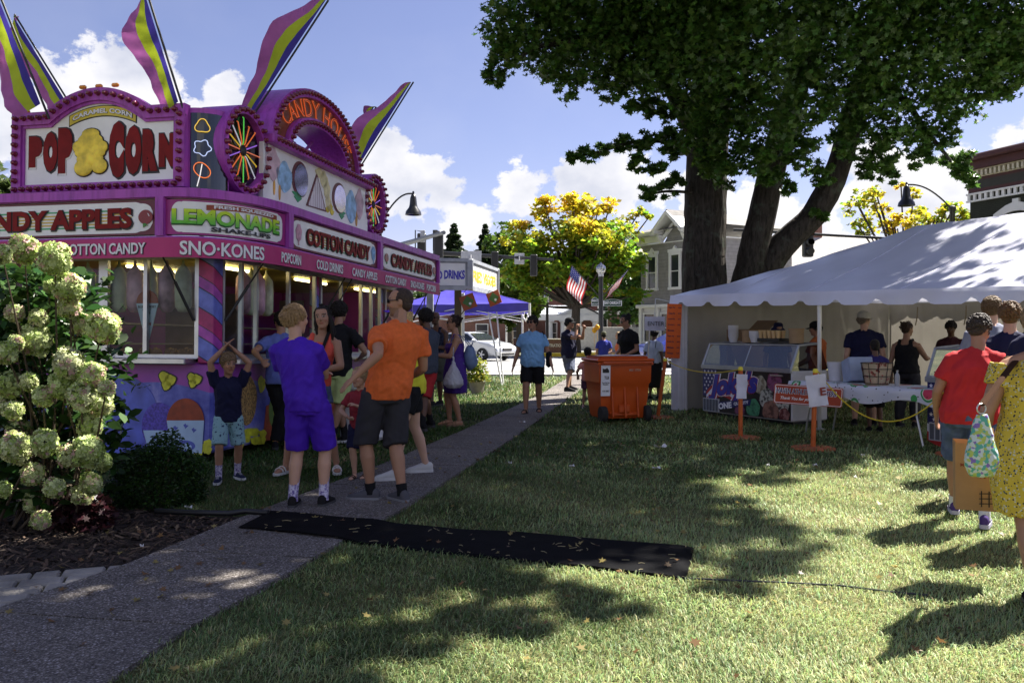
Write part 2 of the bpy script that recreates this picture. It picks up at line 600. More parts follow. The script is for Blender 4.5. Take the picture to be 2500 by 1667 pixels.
# street side
m_side = mat('sidewalk concrete', (.42, .41, .39), .9, var=.12, scale=2)
m_asph = mat('pale worn asphalt', (.23, .23, .23), .9, var=.15, scale=1.5)
mb = MB(); mb.box((0, 29.05, .03), (120, 1.5, .1)); tag(mb.build('sidewalk', m_side), kind='structure')
sheet('street', [(-150, 29.8), (150, 29.8), (150, 50), (-150, 50)], .004, m_asph)
mb = MB(); mb.box((0, 29.9, .04), (120, .18, .14)); tag(mb.build('near_kerb', mat('kerb concrete', (.4, .39, .36), .9)), kind='structure')
mb = MB(); mb.bbox((13, 50.2, .07), (24, .3, .3), .05); tag(mb.build('yellow_kerb', mat('yellow kerb paint', (.62, .42, .02), .7, var=.2)), kind='structure')
mb = MB(); mb.box((-40, 50.2, .05), (80, .3, .2)); tag(mb.build('far_kerb', mat('kerb concrete', (.4, .39, .36), .9)), kind='structure')
sheet('far_pavement', [(-150, 50.35), (150, 50.35), (150, 53), (-150, 53)], .1, m_side)
sheet('car_park', [(-60, 62), (60, 62), (60, 82), (-60, 82)], .006, m_asph)

# ------------------------------------------------------------------ grass
MATPOLY = [(-2.04, 6.415), (1.047, 5.17), (1.25, 5.92), (-1.96, 6.98)]


def grass():
    bands = [(3.2, 4.6, 7600, .040), (4.6, 6.5, 5000, .040), (6.5, 9.5, 2500, .046), (9.5, 14, 950, .058), (14, 20, 330, .08), (20, 28.2, 130, .105)]
    P = []; S = []
    for (y0, y1, dens, ln) in bands:
        xm = y1 * .64 + .3
        n = int(dens * (y1 - y0) * 2 * xm)
        x = nrs.uniform(-xm, xm, n); y = nrs.uniform(y0, y1, n)
        k = (np.abs(x) < y * .62 + .25)
        xl = np.interp(y, [p[1] for p in PATH_L], [p[0] for p in PATH_L]); xr = np.interp(y, [p[1] for p in PATH_R], [p[0] for p in PATH_R])
        j = nrs.uniform(-.05, .04, n)
        k &= ~((x > xl + j + .02) & (x < xr - j - .02))
        k &= ~((y < 6.9) & (x < xl + .05))
        for poly in (MATPOLY, MULCH):
            pp = np.array(poly); ins = np.zeros(n, bool)
            for i in range(len(pp)):
                a, b = pp[i - 1], pp[i]
                cond = (a[1] > y) != (b[1] > y)
                with np.errstate(divide='ignore', invalid='ignore'):
                    ins ^= cond & (x < (b[0] - a[0]) * (y - a[1]) / (b[1] - a[1]) + a[0])
            k &= ~ins
        P.append(np.stack([x[k], y[k]], 1)); S.append(np.full(k.sum(), ln))
    P = np.concatenate(P); S = np.concatenate(S); n = len(P)
    # patchiness: greener and drier areas, plus shade painted in as darker green
    def field(q, s):
        q = q * s
        return (np.sin(q[:, 0] * 1.7 + 2.1 * np.sin(q[:, 1] * .9)) + np.sin(q[:, 1] * 2.3 + 1.3 * np.sin(q[:, 0] * 1.4)) + np.sin((q[:, 0] + q[:, 1]) * 3.1)) / 3
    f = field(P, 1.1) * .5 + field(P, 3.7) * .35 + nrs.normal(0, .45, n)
    f += np.clip((P[:, 0] - .2) * .26, -.75, .55) - np.clip((P[:, 1] - 7) * .22, -.1, .8)  # tree shade deepened in the blade colour, leftwards and farther off
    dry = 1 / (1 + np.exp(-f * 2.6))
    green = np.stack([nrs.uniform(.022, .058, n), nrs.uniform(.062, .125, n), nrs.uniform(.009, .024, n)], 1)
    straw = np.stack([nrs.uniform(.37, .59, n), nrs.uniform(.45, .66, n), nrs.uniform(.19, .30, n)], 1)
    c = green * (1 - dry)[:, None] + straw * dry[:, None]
    c[nrs.rand(n) < .04] *= np.array([.6, .45, .4])
    L_ = S * nrs.uniform(.5, 1.5, n)
    wd = S * nrs.uniform(.04, .075, n)
    near = P[:, 1] > 9; wd[near] *= 1.9
    az = nrs.uniform(0, 2 * np.pi, n) ; az = np.where(nrs.rand(n) < .45, field(P, .9) * 2.6 + nrs.normal(0, .7, n), az)
    lean = nrs.uniform(.45, 1.5, n)
    d = np.stack([np.cos(az), np.sin(az)], 1); s = np.stack([-np.sin(az), np.cos(az)], 1)
    h1 = L_ * .55 * np.cos(lean * .6); r1 = L_ * .55 * np.sin(lean * .6)
    h2 = h1 + L_ * .45 * np.cos(np.minimum(lean * 1.5, 1.75)); r2 = r1 + L_ * .45 * np.sin(lean * 1.5)
    V = np.zeros((n, 5, 3))
    V[:, 0, :2] = P - s * wd[:, None]; V[:, 1, :2] = P + s * wd[:, None]
    V[:, 2, :2] = P + d * r1[:, None] - s * wd[:, None] * .8; V[:, 3, :2] = P + d * r1[:, None] + s * wd[:, None] * .8
    V[:, 2, 2] = V[:, 3, 2] = h1
    V[:, 4, :2] = P + d * r2[:, None]; V[:, 4, 2] = np.maximum(h2, .004)
    T = np.array([0, 1, 3, 0, 3, 2, 2, 3, 4])
    loops = (np.arange(n)[:, None] * 5 + T[None]).ravel()
    col = np.repeat(c[:, None, :], 5, 1)
    col[:, 4] *= 1.12
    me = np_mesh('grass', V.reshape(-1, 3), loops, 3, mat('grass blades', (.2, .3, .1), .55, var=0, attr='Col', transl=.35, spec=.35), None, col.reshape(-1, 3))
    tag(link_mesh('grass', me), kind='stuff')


grass()

# ------------------------------------------------------------------ buildings across the street
def m_brick(name, c1, c2, mortar, scale=1.0):
    def b(N, L, tc):
        mp = N('ShaderNodeMapping'); L(tc.outputs['Object'], mp.inputs[0]); mp.inputs['Rotation'].default_value = (R(90), 0, 0)
        br = N('ShaderNodeTexBrick'); br.inputs['Scale'].default_value = scale
        br.inputs['Color1'].default_value = (*c1, 1); br.inputs['Color2'].default_value = (*c2, 1); br.inputs['Mortar'].default_value = (*mortar, 1)
        br.inputs['Mortar Size'].default_value = .012; br.inputs['Brick Width'].default_value = .22; br.inputs['Row Height'].default_value = .075
        L(mp.outputs[0], br.inputs['Vector'])
        n = tex_noise(N, L, tc.outputs['Object'], .6, 5)
        n = ramp(N, L, n, [(.3, (.75, .75, .75)), (.7, (1.15, 1.15, 1.15))])
        return mixc(N, L, 1, br.outputs[0], n, 'MULTIPLY')
    return pattern_mat(name, .9, b)


def m_rows(name, col, dark, step, axis='Z', width=.12, rough=.6):
    """rows of siding, seams or shingles: a dark line every step metres"""
    def b(N, L, tc):
        sp = N('ShaderNodeSeparateXYZ'); L(tc.outputs['Object'], sp.inputs[0])
        d = N('ShaderNodeMath'); d.operation = 'DIVIDE'; L(sp.outputs[axis], d.inputs[0]); d.inputs[1].default_value = step
        f = N('ShaderNodeMath'); f.operation = 'FRACT'; L(d.outputs[0], f.inputs[0])
        c = ramp(N, L, f.outputs[0], [(0, dark), (width, col)], 'CONSTANT' if width < .08 else 'LINEAR')
        n = tex_noise(N, L, tc.outputs['Object'], 3, 5)
        n = ramp(N, L, n, [(.3, (.82, .82, .82)), (.7, (1.12, 1.12, 1.12))])
        return mixc(N, L, 1, c, n, 'MULTIPLY'), f.outputs[0]
    return pattern_mat(name, rough, b, .3)


BRICK = m_brick('red brick', (.21, .062, .04), (.15, .045, .03), (.26, .2, .17))
WHITE = mat('white paint', (.72, .72, .70), .55, var=.06, scale=2)
GLASS = mat('window glass dark', (.03, .035, .04), .08, var=0, spec=.8)
SEAM = m_rows('standing seam roof', (.52, .55, .6), (.12, .13, .15), .45, 'X', .07, .45)


def window(parent, x, z, w, h, y=0.0, fr=.09, head=None):
    """window on a wall whose outside is at local -y"""
    mb = MB()
    for c, d in (((x - w / 2 - fr / 2, y - .04, z), (fr, .12, h)), ((x + w / 2 + fr / 2, y - .04, z), (fr, .12, h)),
                 ((x, y - .05, z - h / 2 - fr / 2), (w + 2.6 * fr, .16, fr)), ((x, y - .04, z + h / 2 + fr / 2), (w + 2 * fr, .12, fr)), ((x, y - .025, z), (w, .05, .05))):
        mb.box(c, d)
    if head:
        hh = head; t = z + h / 2 + fr + .003
        M = face_frame((x, y - .05, t), (1, 0, 0))
        mb.prism([(-w / 2 - fr * 1.4, 0), (w / 2 + fr * 1.4, 0), (w / 2 + fr * 1.4, hh * .45), (w * .22, hh * .5), (0, hh), (-w * .22, hh * .5), (-w / 2 - fr * 1.4, hh * .45)], .14, M)
    f = mb.build('window', WHITE, parent)
    mb = MB(); mb.box((x, y - .003, z), (w, .02, h)); mb.build('pane', GLASS, f)
    return f


# brick station with a white portico
st = empty('brick_station', (0, 0, 0), 0, 'long one storey red brick hall with white columned portico and metal roof', 'building')
mb = MB(); mb.box((7.2, 95, 3.05), (11, 6, 6.1)); mb.box((-1.2, 89, 1.55), (7.2, 6, 3.1)); mb.box((10.7, 88.6, 1.55), (8.0, 6.5, 3.1)); mb.box((-9.5, 92, 1.8), (9.6, 8, 3.6)); mb.build('wall', BRICK, st)
mb = MB(); mb.box((7.2, 91.8, 6.2), (11.3, .5, .5)); mb.box((7.2, 95.3, 6.25), (11.3, 6.4, .4)); mb.build('fascia', WHITE, st)
mb = MB(); mb.box((10.8, 85.1, 3.3), (8.4, .6, .35)); mb.build('fascia', WHITE, st)
mb = MB(); mb.box((-1.2, 85.8, 3.25), (7.6, .5, .28)); mb.build('fascia', WHITE, st)
mb = MB(); mb.add([(-5.3, 85.5, 3.3), (1.6, 85.5, 3.3), (1.6, 92, 5.3), (-5.3, 92, 5.3), (-5.3, 92, 3.3), (1.6, 92, 3.3)], [(0, 1, 2, 3), (0, 3, 4), (1, 5, 2), (3, 2, 5, 4), (0, 4, 5, 1)])
mb.build('roof', SEAM, st); mb = MB()
mb.add([(11.9, 85.3, 3.55), (15.2, 85.3, 3.55), (15.2, 92, 5.6), (11.9, 92, 5.6), (11.9, 92, 3.5), (15.2, 92, 3.5)], [(0, 1, 2, 3), (0, 3, 4), (1, 5, 2), (3, 2, 5, 4), (0, 4, 5, 1)])
mb.build('roof', SEAM, st)
for cx in (2.0, 3.65, 4.9, 6.4, 7.95):
    mb = MB(); mb.lathe([(.36, 0), (.36, .12), (.27, .2), (.25, 2.2), (.3, 2.28), (.36, 2.36)], (cx, 82.4, .05), 14); mb.box((cx, 82.4, 2.47), (.78, .78, .1)); mb.build('column', WHITE, st, 40)
mb = MB(); mb.box((4.95, 84, 2.79), (7.0, 4, .52)); mb.prism([(4.35, 3.06), (8.35, 3.06), (6.35, 4.0)], 3.6, Matrix.Translation((0, 84, 0)) @ Matrix.Rotation(R(90), 4, 'X'))
mb.build('portico', WHITE, st)
mb = MB(); mb.box((6.35, 83.9, 4.05), (.1, 4.3, .08)); mb.add([(1.45, 82.0, 3.08), (5.0, 82.0, 3.08), (6.35, 82.0, 4.02), (6.35, 86.1, 4.06), (1.45, 86.1, 4.06)], [(0, 1, 2, 3, 4)])
mb.add([(6.35, 81.9, 4.12), (8.6, 81.9, 3.08), (8.6, 86.2, 3.08), (6.35, 86.2, 4.12)], [(0, 1, 2, 3)]); mb.build('portico_roof', SEAM, st)
for x, z, w, h, y in ((9.0, 2.9, .8, 2.6, 85.35), (4.2, 1.3, 1.1, 2.1, 91.9), (6.6, 1.3, 1.1, 2.1, 91.9), (-3, 1.5, 1.1, 1.3, 86.0), (0, 1.5, 1.1, 1.3, 86.0), (12.2, 1.3, .7, 1.9, 85.35)):
    window(st, x, z, w, h, y)

mb = MB(); sgn = empty('brick_sign_wall', (3.1, 60, 0), 0, 'low brick sign wall with white lettering in front of the station', 'sign')
mb.bbox((0, 0, .45), (3.3, .4, .9), .02); mb.build('wall', BRICK, sgn)
mb = MB(); mb.bbox((0, 0, .93), (3.5, .5, .08), .02); mb.build('coping', mat('limestone', (.45, .42, .36), .85), sgn)
mb = MB(); letter(mb, 'ADMINISTRATION   POLICE', face_frame((0, -.205, .5), (1, 0, 0)), .22, 2.9, .02); mb.build('lettering', WHITE, sgn)
gb = MB(); gb.bbox((0, 0, .9), (9, .35, 1.8), .02)
gw = gb.build('low_white_wall', mat('cream render', (.55, .53, .47), .8), loc=(8.5, 66, 0)); tag(gw, 'long low cream wall across the street behind the lamp with flags', 'wall')

# grey shingled house with gabled cornice: runs from far left to near right
hd = Vector((.53, -.85, 0)).normalized(); hang = math.atan2(hd.y, hd.x)
hs = empty('shingled_house', (8.25, 55, 0), hang, 'grey shingled two storey house with white bracketed gable cornice', 'house')
SHING = m_rows('grey shingles', (.27, .26, .255), (.13, .125, .12), .21, 'Z', .12, .9)
mb = MB(); mb.box((3.3, 3.2, 4.95), (6.6, 6.4, 3.9)); mb.prism([(2.15, 6.9), (4.25, 6.9), (3.2, 8.2)], .3, Matrix.Translation((0, .152, 0)) @ Matrix.Rotation(R(90), 4, 'X')); mb.build('wall', SHING, hs)
mb = MB(); mb.box((3.3, 3.2, 1.5), (6.55, 6.35, 3.0)); mb.bbox((3.3, 3.1, 3.05), (6.9, 6.9, .22), .03)
for x in (.1, 1.7, 3.3, 4.9, 6.5): mb.box((x, -.08, 1.5), (.25, .18, 2.9))
mb.build('shopfront', WHITE, hs)
mb = MB()
mb.box((3.3, 3.2, 6.93), (6.8, 6.65, .06)); mb.box((1.0, -.12, 7.2), (2.2, .26, .42)); mb.box((5.5, -.12, 7.2), (2.4, .26, .42))
mb.bbox((.85, -.35, 7.55), (2.7, 1.0, .2), .04); mb.bbox((5.65, -.35, 7.55), (2.7, 1.0, .2), .04)
for sx in (-1, 1):
    d = Vector((sx * 1.15, 0, 1.1)); a = math.atan2(1.0, 1.15)
    rot = Matrix.Rotation(sx * a, 3, 'Y')
    mb.bbox((3.2 + sx * .72, -.3, 8.05), (1.95, 1.1, .2), .03, rot)
    mb.bbox((3.2 + sx * .62, -.1, 7.55), (1.75, .2, .2), .02, rot)
for x in (.1, 2.15, 4.3, 6.5): mb.prism([(-.06, 0), (.1, 0), (.34, .4), (.34, .5), (-.06, .5)], .2, Matrix.Translation((x, -.2, 6.9)) @ Matrix.Rotation(R(-90), 4, 'Z') @ Matrix.Rotation(R(90), 4, 'X'))
mb.build('cornice', WHITE, hs)
mb = MB(); mb.add([(-.2, -.6, 7.66), (6.8, -.6, 7.66), (6.8, 6.6, 7.66), (-.2, 6.6, 7.66), (3.3, 3.2, 9.0)], [(0, 1, 4), (1, 2, 4), (2, 3, 4), (3, 0, 4)])
mb.add([(2.0, -.75, 7.7), (3.2, -.75, 8.85), (4.4, -.75, 7.7), (3.2, 3, 8.85), (2.0, 1.2, 7.7), (4.4, 1.2, 7.7)], [(0, 1, 3, 4), (1, 2, 5, 3)])
mb.build('roof', m_rows('roof shingles', (.22, .21, .2), (.1, .1, .1), .16, 'Z', .2, .95), hs)
for x in (1.1, 3.2, 5.3): window(hs, x, 5.15, .72, 1.95, -.003, .16, .42)
for x in (.9, 2.5, 4.1, 5.7): window(hs, x, 1.7, .95, 1.7, -.03, .1)

wg = empty('long_shingle_roofed_house', (0, 0, 0), 0, 'pale shingle roofed house with red chimney behind the split tree trunks', 'house')
mb = MB(); mb.box((20, 66, 2.6), (14, 8, 5.2)); mb.build('wall', m_rows('pale siding', (.5, .49, .46), (.25, .25, .24), .2, 'Z'), wg)
mb = MB(); mb.add([(12, 61, 5.1), (28, 61, 5.1), (28, 66, 8.8), (12, 66, 8.8), (28, 71, 5.1), (12, 71, 5.1)], [(0, 1, 2, 3), (3, 2, 4, 5), (0, 3, 5), (1, 4, 2)])
mb.build('roof', m_rows('pale roof shingles', (.42, .4, .38), (.2, .19, .18), .17, 'Z', .2, .95), wg)
mb = MB(); mb.bbox((23.3, 66.2, 9.0), (.85, .85, 1.5), .02); mb.build('chimney', BRICK, wg)
mb = MB(); mb.bbox((23.3, 66.2, 9.8), (1.0, 1.0, .16), .03); mb.lathe([(.22, 0), (.26, .3), (.2, .5)], (23.3, 66.2, 9.88), 10); mb.build('chimney_cap', mat('concrete cap', (.4, .38, .35), .9), wg)

# dark painted corner block
bd = Vector((.32, -.95, 0)).normalized(); bang = math.atan2(bd.y, bd.x)
bk = empty('corner_block', (18.75, 35.2, 0), bang, 'tall dark green brick block with maroon cornice and cream dentils', 'building')
DG = m_brick('dark green painted brick', (.028, .032, .022), (.035, .038, .027), (.02, .023, .016))
MAR = mat('maroon paint', (.06, .012, .012), .6, var=.15)
CRM = mat('cream trim', (.55, .5, .38), .6)
mb = MB(); mb.box((6, 4, 3.55), (12, 8, 7.1)); mb.build('wall', DG, bk)
mb = MB(); mb.box((6, 4, 7.45), (12.1, 8.1, .7)); mb.box((6, 3.9, 8.15), (12.5, 8.6, .3)); mb.bbox((6, 3.85, 8.42), (12.9, 9.1, .24), .05); mb.build('cornice', MAR, bk)
mb = MB(); mb.box((6, -.18, 7.98), (12.3, .06, .08))
for i in range(60): mb.box((.0 + i * .205, -.16, 7.82), (.1, .26, .2))
mb.box((6, -.11, 7.72), (12.3, .06, .05)); mb.build('dentils', CRM, bk)
mb = MB(); mb.box((6, -.07, 7.06), (12.2, .1, .07)); mb.box((6, -.07, 6.77), (12.2, .1, .07))
for i in range(46): mb.box((.02 + i * .27, -.06, 6.915), (.13, .08, .22))
mb.build('lattice_band', WHITE, bk)
mb = MB()
for i in range(3): mb.box((1.6 + i * 3.6, -.03, 7.42), (2.8, .05, .34))
mb.build('frieze_panel', mat('dark frieze', (.03, .03, .024), .7), bk)
for i in range(3):
    cx = 2.2 + i * 3.2
    mb = MB()
    o_ = [(-1.0, -.55), (-1.0, .1), (-.45, .38), (-.14, .46), (-.14, .6), (.14, .6), (.14, .46), (.45, .38), (1.0, .1), (1.0, -.55)]
    i_ = [(-.78, -.55), (-.78, -.1), (-.38, .08), (-.12, .13), (-.1, .13), (.1, .13), (.12, .13), (.38, .08), (.78, -.1), (.78, -.55)]
    mb.strip(o_, i_, .1, face_frame((cx, -.053, 6.0), (1, 0, 0)))
    a = mb.build('window_hood', WHITE, bk)
    window(bk, cx, 4.6, 1.3, 1.9, -.003, .1)

sd = empty('siding_garage', (15.2, 34, 0), 0, 'grey siding shed with two windows seen through the open tent', 'shed')
mb = MB(); mb.box((0, 2, 1.7), (7.0, 4, 3.4)); mb.build('wall', m_rows('grey siding', (.3, .3, .27), (.12, .12, .11), .14, 'Z'), sd)
mb = MB(); mb.prism([(-3.8, 3.38), (3.8, 3.38), (3.4, 4.1), (-3.4, 4.1)], 4.6, Matrix.Translation((0, 2, 0)) @ Matrix.Rotation(R(90), 4, 'X')); mb.build('roof', mat('dark shed roof', (.1, .1, .1), .9), sd)
for x in (-2.0, 1.2): window(sd, x, 1.9, .9, 1.3)
# ------------------------------------------------------------------ concession trailer
TO = Vector((-3.44, 9.84, 0)); TU = Vector((.214, .977, 0)).normalized()
TRZ = math.atan2(TU.y, TU.x); TILT = R(0.9)
trailer = empty('concession_trailer', TO, 0, 'long purple candy concession trailer covered in signs and red bulbs', 'food trailer', rot=(0, TILT, TRZ))


def FPt(px, py, off=0.0):
    """trailer coordinates (y, z) on its front, off metres outside it, seen at pixel px,py"""
    r = (px - CXP) / FPX; x0 = TO.x - off * TU.x; y0 = TO.y - off * TU.y
    y = (x0 - y0 * r) / (TU.y + TU.x * r)
    return y, EYE + (HYP - py) * (y0 + TU.x * y) / FPX


def SPt(px, py, off=0.0):
    """trailer coordinates (x, z) on its long side"""
    r = (px - CXP) / FPX; x0 = TO.x + off * TU.y; y0 = TO.y - off * TU.x
    t = (y0 * r - x0) / (TU.x - TU.y * r)
    return t, EYE + (HYP - py) * (y0 + TU.y * t) / FPX + t * math.sin(TILT)


TL, TW = 7.0, 2.78
def m_grimy(N, L, tc):
    mp = N('ShaderNodeMapping'); L(tc.outputs['Object'], mp.inputs[0]); mp.inputs['Scale'].default_value = (9, 9, .8)
    a = ramp(N, L, tex_noise(N, L, mp.outputs[0], 2.0, 6, .7), [(.32, (.62, .55, .6)), (.55, (1, 1, 1))])
    b = ramp(N, L, tex_noise(N, L, tc.outputs['Object'], 1.7, 6, .6), [(.3, (.36, .06, .46)), (.7, (.44, .085, .46))])
    c = ramp(N, L, tex_noise(N, L, tc.outputs['Object'], 55, 3, .7), [(.70, (0, 0, 0)), (.74, (1, 1, 1))])
    return mixc(N, L, c, mixc(N, L, 1, b, a, 'MULTIPLY'), (.30, .16, .30))


m_pur = pattern_mat('purple enamel', .42, m_grimy)
m_purd = mat('deep purple enamel', (.28, .05, .32), .4, var=.1, scale=3)
m_mag = mat('magenta vinyl', (.46, .022, .16), .5, var=.12, scale=2.5, bump=.3, bscale=5)
m_alu = mat('brushed aluminium', (.55, .56, .58), .35, metal=.9, var=.1)
m_blk = mat('black paint', (.012, .012, .014), .45, var=.1)
m_white = mat('sign white acrylic', (.82, .82, .83), .3, var=.05)
m_maroon = mat('maroon letters', (.20, .008, .008), .55, var=.2, spec=.2)
m_yel = mat('yellow print', (.72, .60, .04), .5, var=.15)
m_wht = mat('white print', (.78, .78, .82), .5, var=.04)
m_dk = mat('interior dark', (.05, .045, .05), .8)
m_lime = mat('lime print', (.20, .55, .03), .45, var=.1)
m_chrome = mat('mirror strip', (.8, .8, .8), .08, metal=1, var=0)


def m_thin_glass(name='window glass clear', tint=(.8, .85, .85), mixf=.0):
    if name in _MC: return _MC[name]
    m = bpy.data.materials.new(name); m.use_nodes = True
    nt, N, L, bs, out = nodes_of(m)
    nt.nodes.remove(bs)
    tr = N('ShaderNodeBsdfTransparent'); tr.inputs[0].default_value = (*tint, 1)
    gl = N('ShaderNodeBsdfGlossy'); gl.inputs['Roughness'].default_value = .02
    fr = N('ShaderNodeFresnel'); fr.inputs[0].default_value = 1.36
    ad = N('ShaderNodeMath'); ad.operation = 'ADD'; ad.use_clamp = True; L(fr.outputs[0], ad.inputs[0]); ad.inputs[1].default_value = mixf
    ms = N('ShaderNodeMixShader'); L(ad.outputs[0], ms.inputs[0]); L(tr.outputs[0], ms.inputs[1]); L(gl.outputs[0], ms.inputs[2]); L(ms.outputs[0], out.inputs[0])
    _MC[name] = m
    return m


m_glass = m_thin_glass()


def m_mural():
    def b(N, L, tc):
        n = tex_noise(N, L, tc.outputs['Object'], 2.2, 6, .6)
        sky = ramp(N, L, n, [(.35, (.05, .06, .36)), (.5, (.13, .15, .55)), (.68, (.42, .40, .75))])
        sp = N('ShaderNodeSeparateXYZ'); L(tc.outputs['Object'], sp.inputs[0])
        # purple band above a wavy line
        a = N('ShaderNodeMath'); a.operation = 'SINE'
        s = N('ShaderNodeMath'); s.operation = 'ADD'; L(sp.outputs[0], s.inputs[0]); L(sp.outputs[1], s.inputs[1])
        k = N('ShaderNodeMath'); k.operation = 'MULTIPLY'; k.inputs[1].default_value = 2.1; L(s.outputs[0], k.inputs[0]); L(k.outputs[0], a.inputs[0])
        w = N('ShaderNodeMath'); w.operation = 'MULTIPLY_ADD'; L(a.outputs[0], w.inputs[0]); w.inputs[1].default_value = .12; w.inputs[2].default_value = .78
        d = N('ShaderNodeMath'); d.operation = 'SUBTRACT'; L(sp.outputs[2], d.inputs[0]); L(w.outputs[0], d.inputs[1])
        top = ramp(N, L, n, [(.3, (.26, .05, .40)), (.7, (.40, .07, .42))])
        e = N('ShaderNodeMapRange'); e.inputs[1].default_value = 0; e.inputs[2].default_value = .012; L(d.outputs[0], e.inputs[0])
        return mixc(N, L, e.outputs[0], sky, top)
    return pattern_mat('candy mural paint', .35, b)


# body
mb = MB(); mb.mi = 0
mb.bbox((TL / 2, TW / 2, .62), (TL, TW, 1.04), .03)
mb.build('body', m_mural(), trailer)
mb = MB()
mb.box((TL / 2, TW / 2, 2.72), (TL - .02, TW - .02, .66)); mb.box((TL / 2, TW - .03, 1.7), (TL - .1, .05, 1.4)); mb.box((TL - .03, TW / 2, 1.7), (.05, TW - .1, 1.4))
mb.build('upper_wall', m_purd, trailer)
mb = MB(); mb.box((TL / 2, TW / 2, 2.375), (TL - .2, TW - .2, .02)); mb.build('ceiling', mat('yellow cabin ceiling', (.70, .55, .10), .5), trailer)
mb = MB(); mb.box((TL / 2, TW / 2, 1.16), (TL - .15, TW - .15, .03)); mb.build('cabin_floor', m_dk, trailer)
mb = MB()
for c in (1.6, 5.2):
    mb = MB()
    for z in (1.35, 1.62, 1.9): mb.box((c, 2.2, z), (2.3, .5, .02))
    for x in (-1.12, 1.12): mb.box((c + x, 2.2, 1.68), (.03, .5, 1.0))
    mb.build('shelf_rack', mat('grey rack', (.25, .25, .26), .5, metal=.4), trailer)
tb = MB()
for x, y in ((1.2, .5), (1.2, 1.6), (3.6, .5), (5.9, .5)): tb.tube([(x - .55, y, 2.33), (x + .55, y, 2.33)], .02, 8)
tb.build('fluorescent_tube', mat('lit tube', (1, .9, .6), emit=((1.0, .82, .42), 3.0), var=0), trailer)
# trolley feet and jack
mb = MB()
for x in (.25, 3.0, 6.6):
    mb.tube([(x, .3, .11), (x, .3, .0)], .035, 10); mb.lathe([(.13, 0), (.13, .02), (.04, .035)], (x, .3, -.02 + x * .016), 14)
mb.build('stabiliser_jack', m_alu, trailer)
mb = MB(); mb.box((TL / 2, .22, .03), (TL - .2, .03, .12)); mb.box((.2, TW / 2, .03), (.03, TW - .3, .1)); mb.build('chassis_skirt', m_blk, trailer)
for x in (4.2, 5.0):
    mb = MB(); mb.lathe([(.1, -.1), (.3, -.1), (.33, -.06), (.33, .06), (.3, .1), (.1, .1)], (x, .45, .3), 20, Matrix.Rotation(R(90), 3, 'X')); mb.build('wheel', mat('tyre', (.02, .02, .02), .9), trailer)


# striped corner posts
def m_stripe():
    def b(N, L, tc):
        sp = N('ShaderNodeSeparateXYZ'); L(tc.outputs['Object'], sp.inputs[0])
        s = N('ShaderNodeMath'); s.operation = 'SUBTRACT'; L(sp.outputs[0], s.inputs[0]); L(sp.outputs[1], s.inputs[1])
        k = N('ShaderNodeMath'); k.operation = 'MULTIPLY_ADD'; L(s.outputs[0], k.inputs[0]); k.inputs[1].default_value = .55; L(sp.outputs[2], k.inputs[2])
        d = N('ShaderNodeMath'); d.operation = 'DIVIDE'; L(k.outputs[0], d.inputs[0]); d.inputs[1].default_value = .56
        f = N('ShaderNodeMath'); f.operation = 'FRACT'; L(d.outputs[0], f.inputs[0])
        c = ramp(N, L, f.outputs[0], [(0, (.12, .15, .55)), (.38, (.02, .02, .05)), (.41, (.33, .05, .38)), (.62, (.02, .02, .05)), (.64, (.36, .02, .14)), (.97, (.02, .02, .05))], 'CONSTANT')
        n = tex_noise(N, L, tc.outputs['Object'], 6, 5)
        n = ramp(N, L, n, [(.3, (.7, .7, .75)), (.7, (1.5, 1.5, 1.3))])
        return mixc(N, L, 1, c, n, 'MULTIPLY')
    return pattern_mat('candy stripe paint', .35, b)


for x, y in ((.07, .07), (2.75, .045), (5.35, .045)):
    mb = MB(); mb.bbox((x, y, 1.76), (.2 if x < 1 else .12, .2 if x < 1 else .1, 1.26), .01); mb.build('corner_post', m_stripe(), trailer)

# counter and window frames: front
yb = TW
mb = MB(); mb.bbox((-.09, 1.52, 1.155), (.24, 2.6, .07), .01); mb.build('front_counter', m_alu, trailer)
mb = MB()
for y in (.19, .86, 1.42, 2.05, 2.7): mb.box((.0, y, 1.76), (.05, .05 if y != 1.42 else .12, 1.14))
for z in (1.205, 2.36): mb.box((.0, 1.45, z), (.055, 2.54, .05))
mb.box((0, 2.05, 1.52), (.045, 1.18, .045))
fr = mb.build('front_window', m_alu, trailer)
mb = MB(); mb.add([(.012, 2.68, 1.22), (.012, .22, 1.22), (.012, .22, 2.34), (.012, 2.68, 2.34)], [(0, 1, 2, 3)]); mb.build('pane', m_glass, fr)
# side
mb = MB(); mb.bbox((1.45, -.1, 1.145), (2.45, .26, .06), .01); mb.bbox((4.05, -.1, 1.145), (2.4, .26, .06), .01); mb.bbox((6.2, -.1, 1.145), (1.5, .26, .06), .01); mb.build('side_counter', m_alu, trailer)
mb = MB()
for x in (.2, .62, .98, 1.85, 2.66, 2.85, 3.6, 4.4, 4.85, 5.25, 5.5, 6.3, 6.92): mb.box((x, .0, 1.76), (.045, .05, 1.14))
for z in (1.2, 2.36): mb.box((3.5, 0, z), (6.9, .055, .05))
fr = mb.build('side_window', m_alu, trailer)
mb = MB()
for a, b in ((.22, .96), (1.85, 2.66), (2.87, 3.6), (4.4, 5.25), (5.5, 6.9)):
    mb = MB(); mb.add([(a, .012, 1.22), (b, .012, 1.22), (b, .012, 2.34), (a, .012, 2.34)], [(0, 1, 2, 3)]); mb.build('pane', m_glass, fr)

# ---- overhanging sign ring
RC, RX, RY = (.85, .32), 1.35, .82


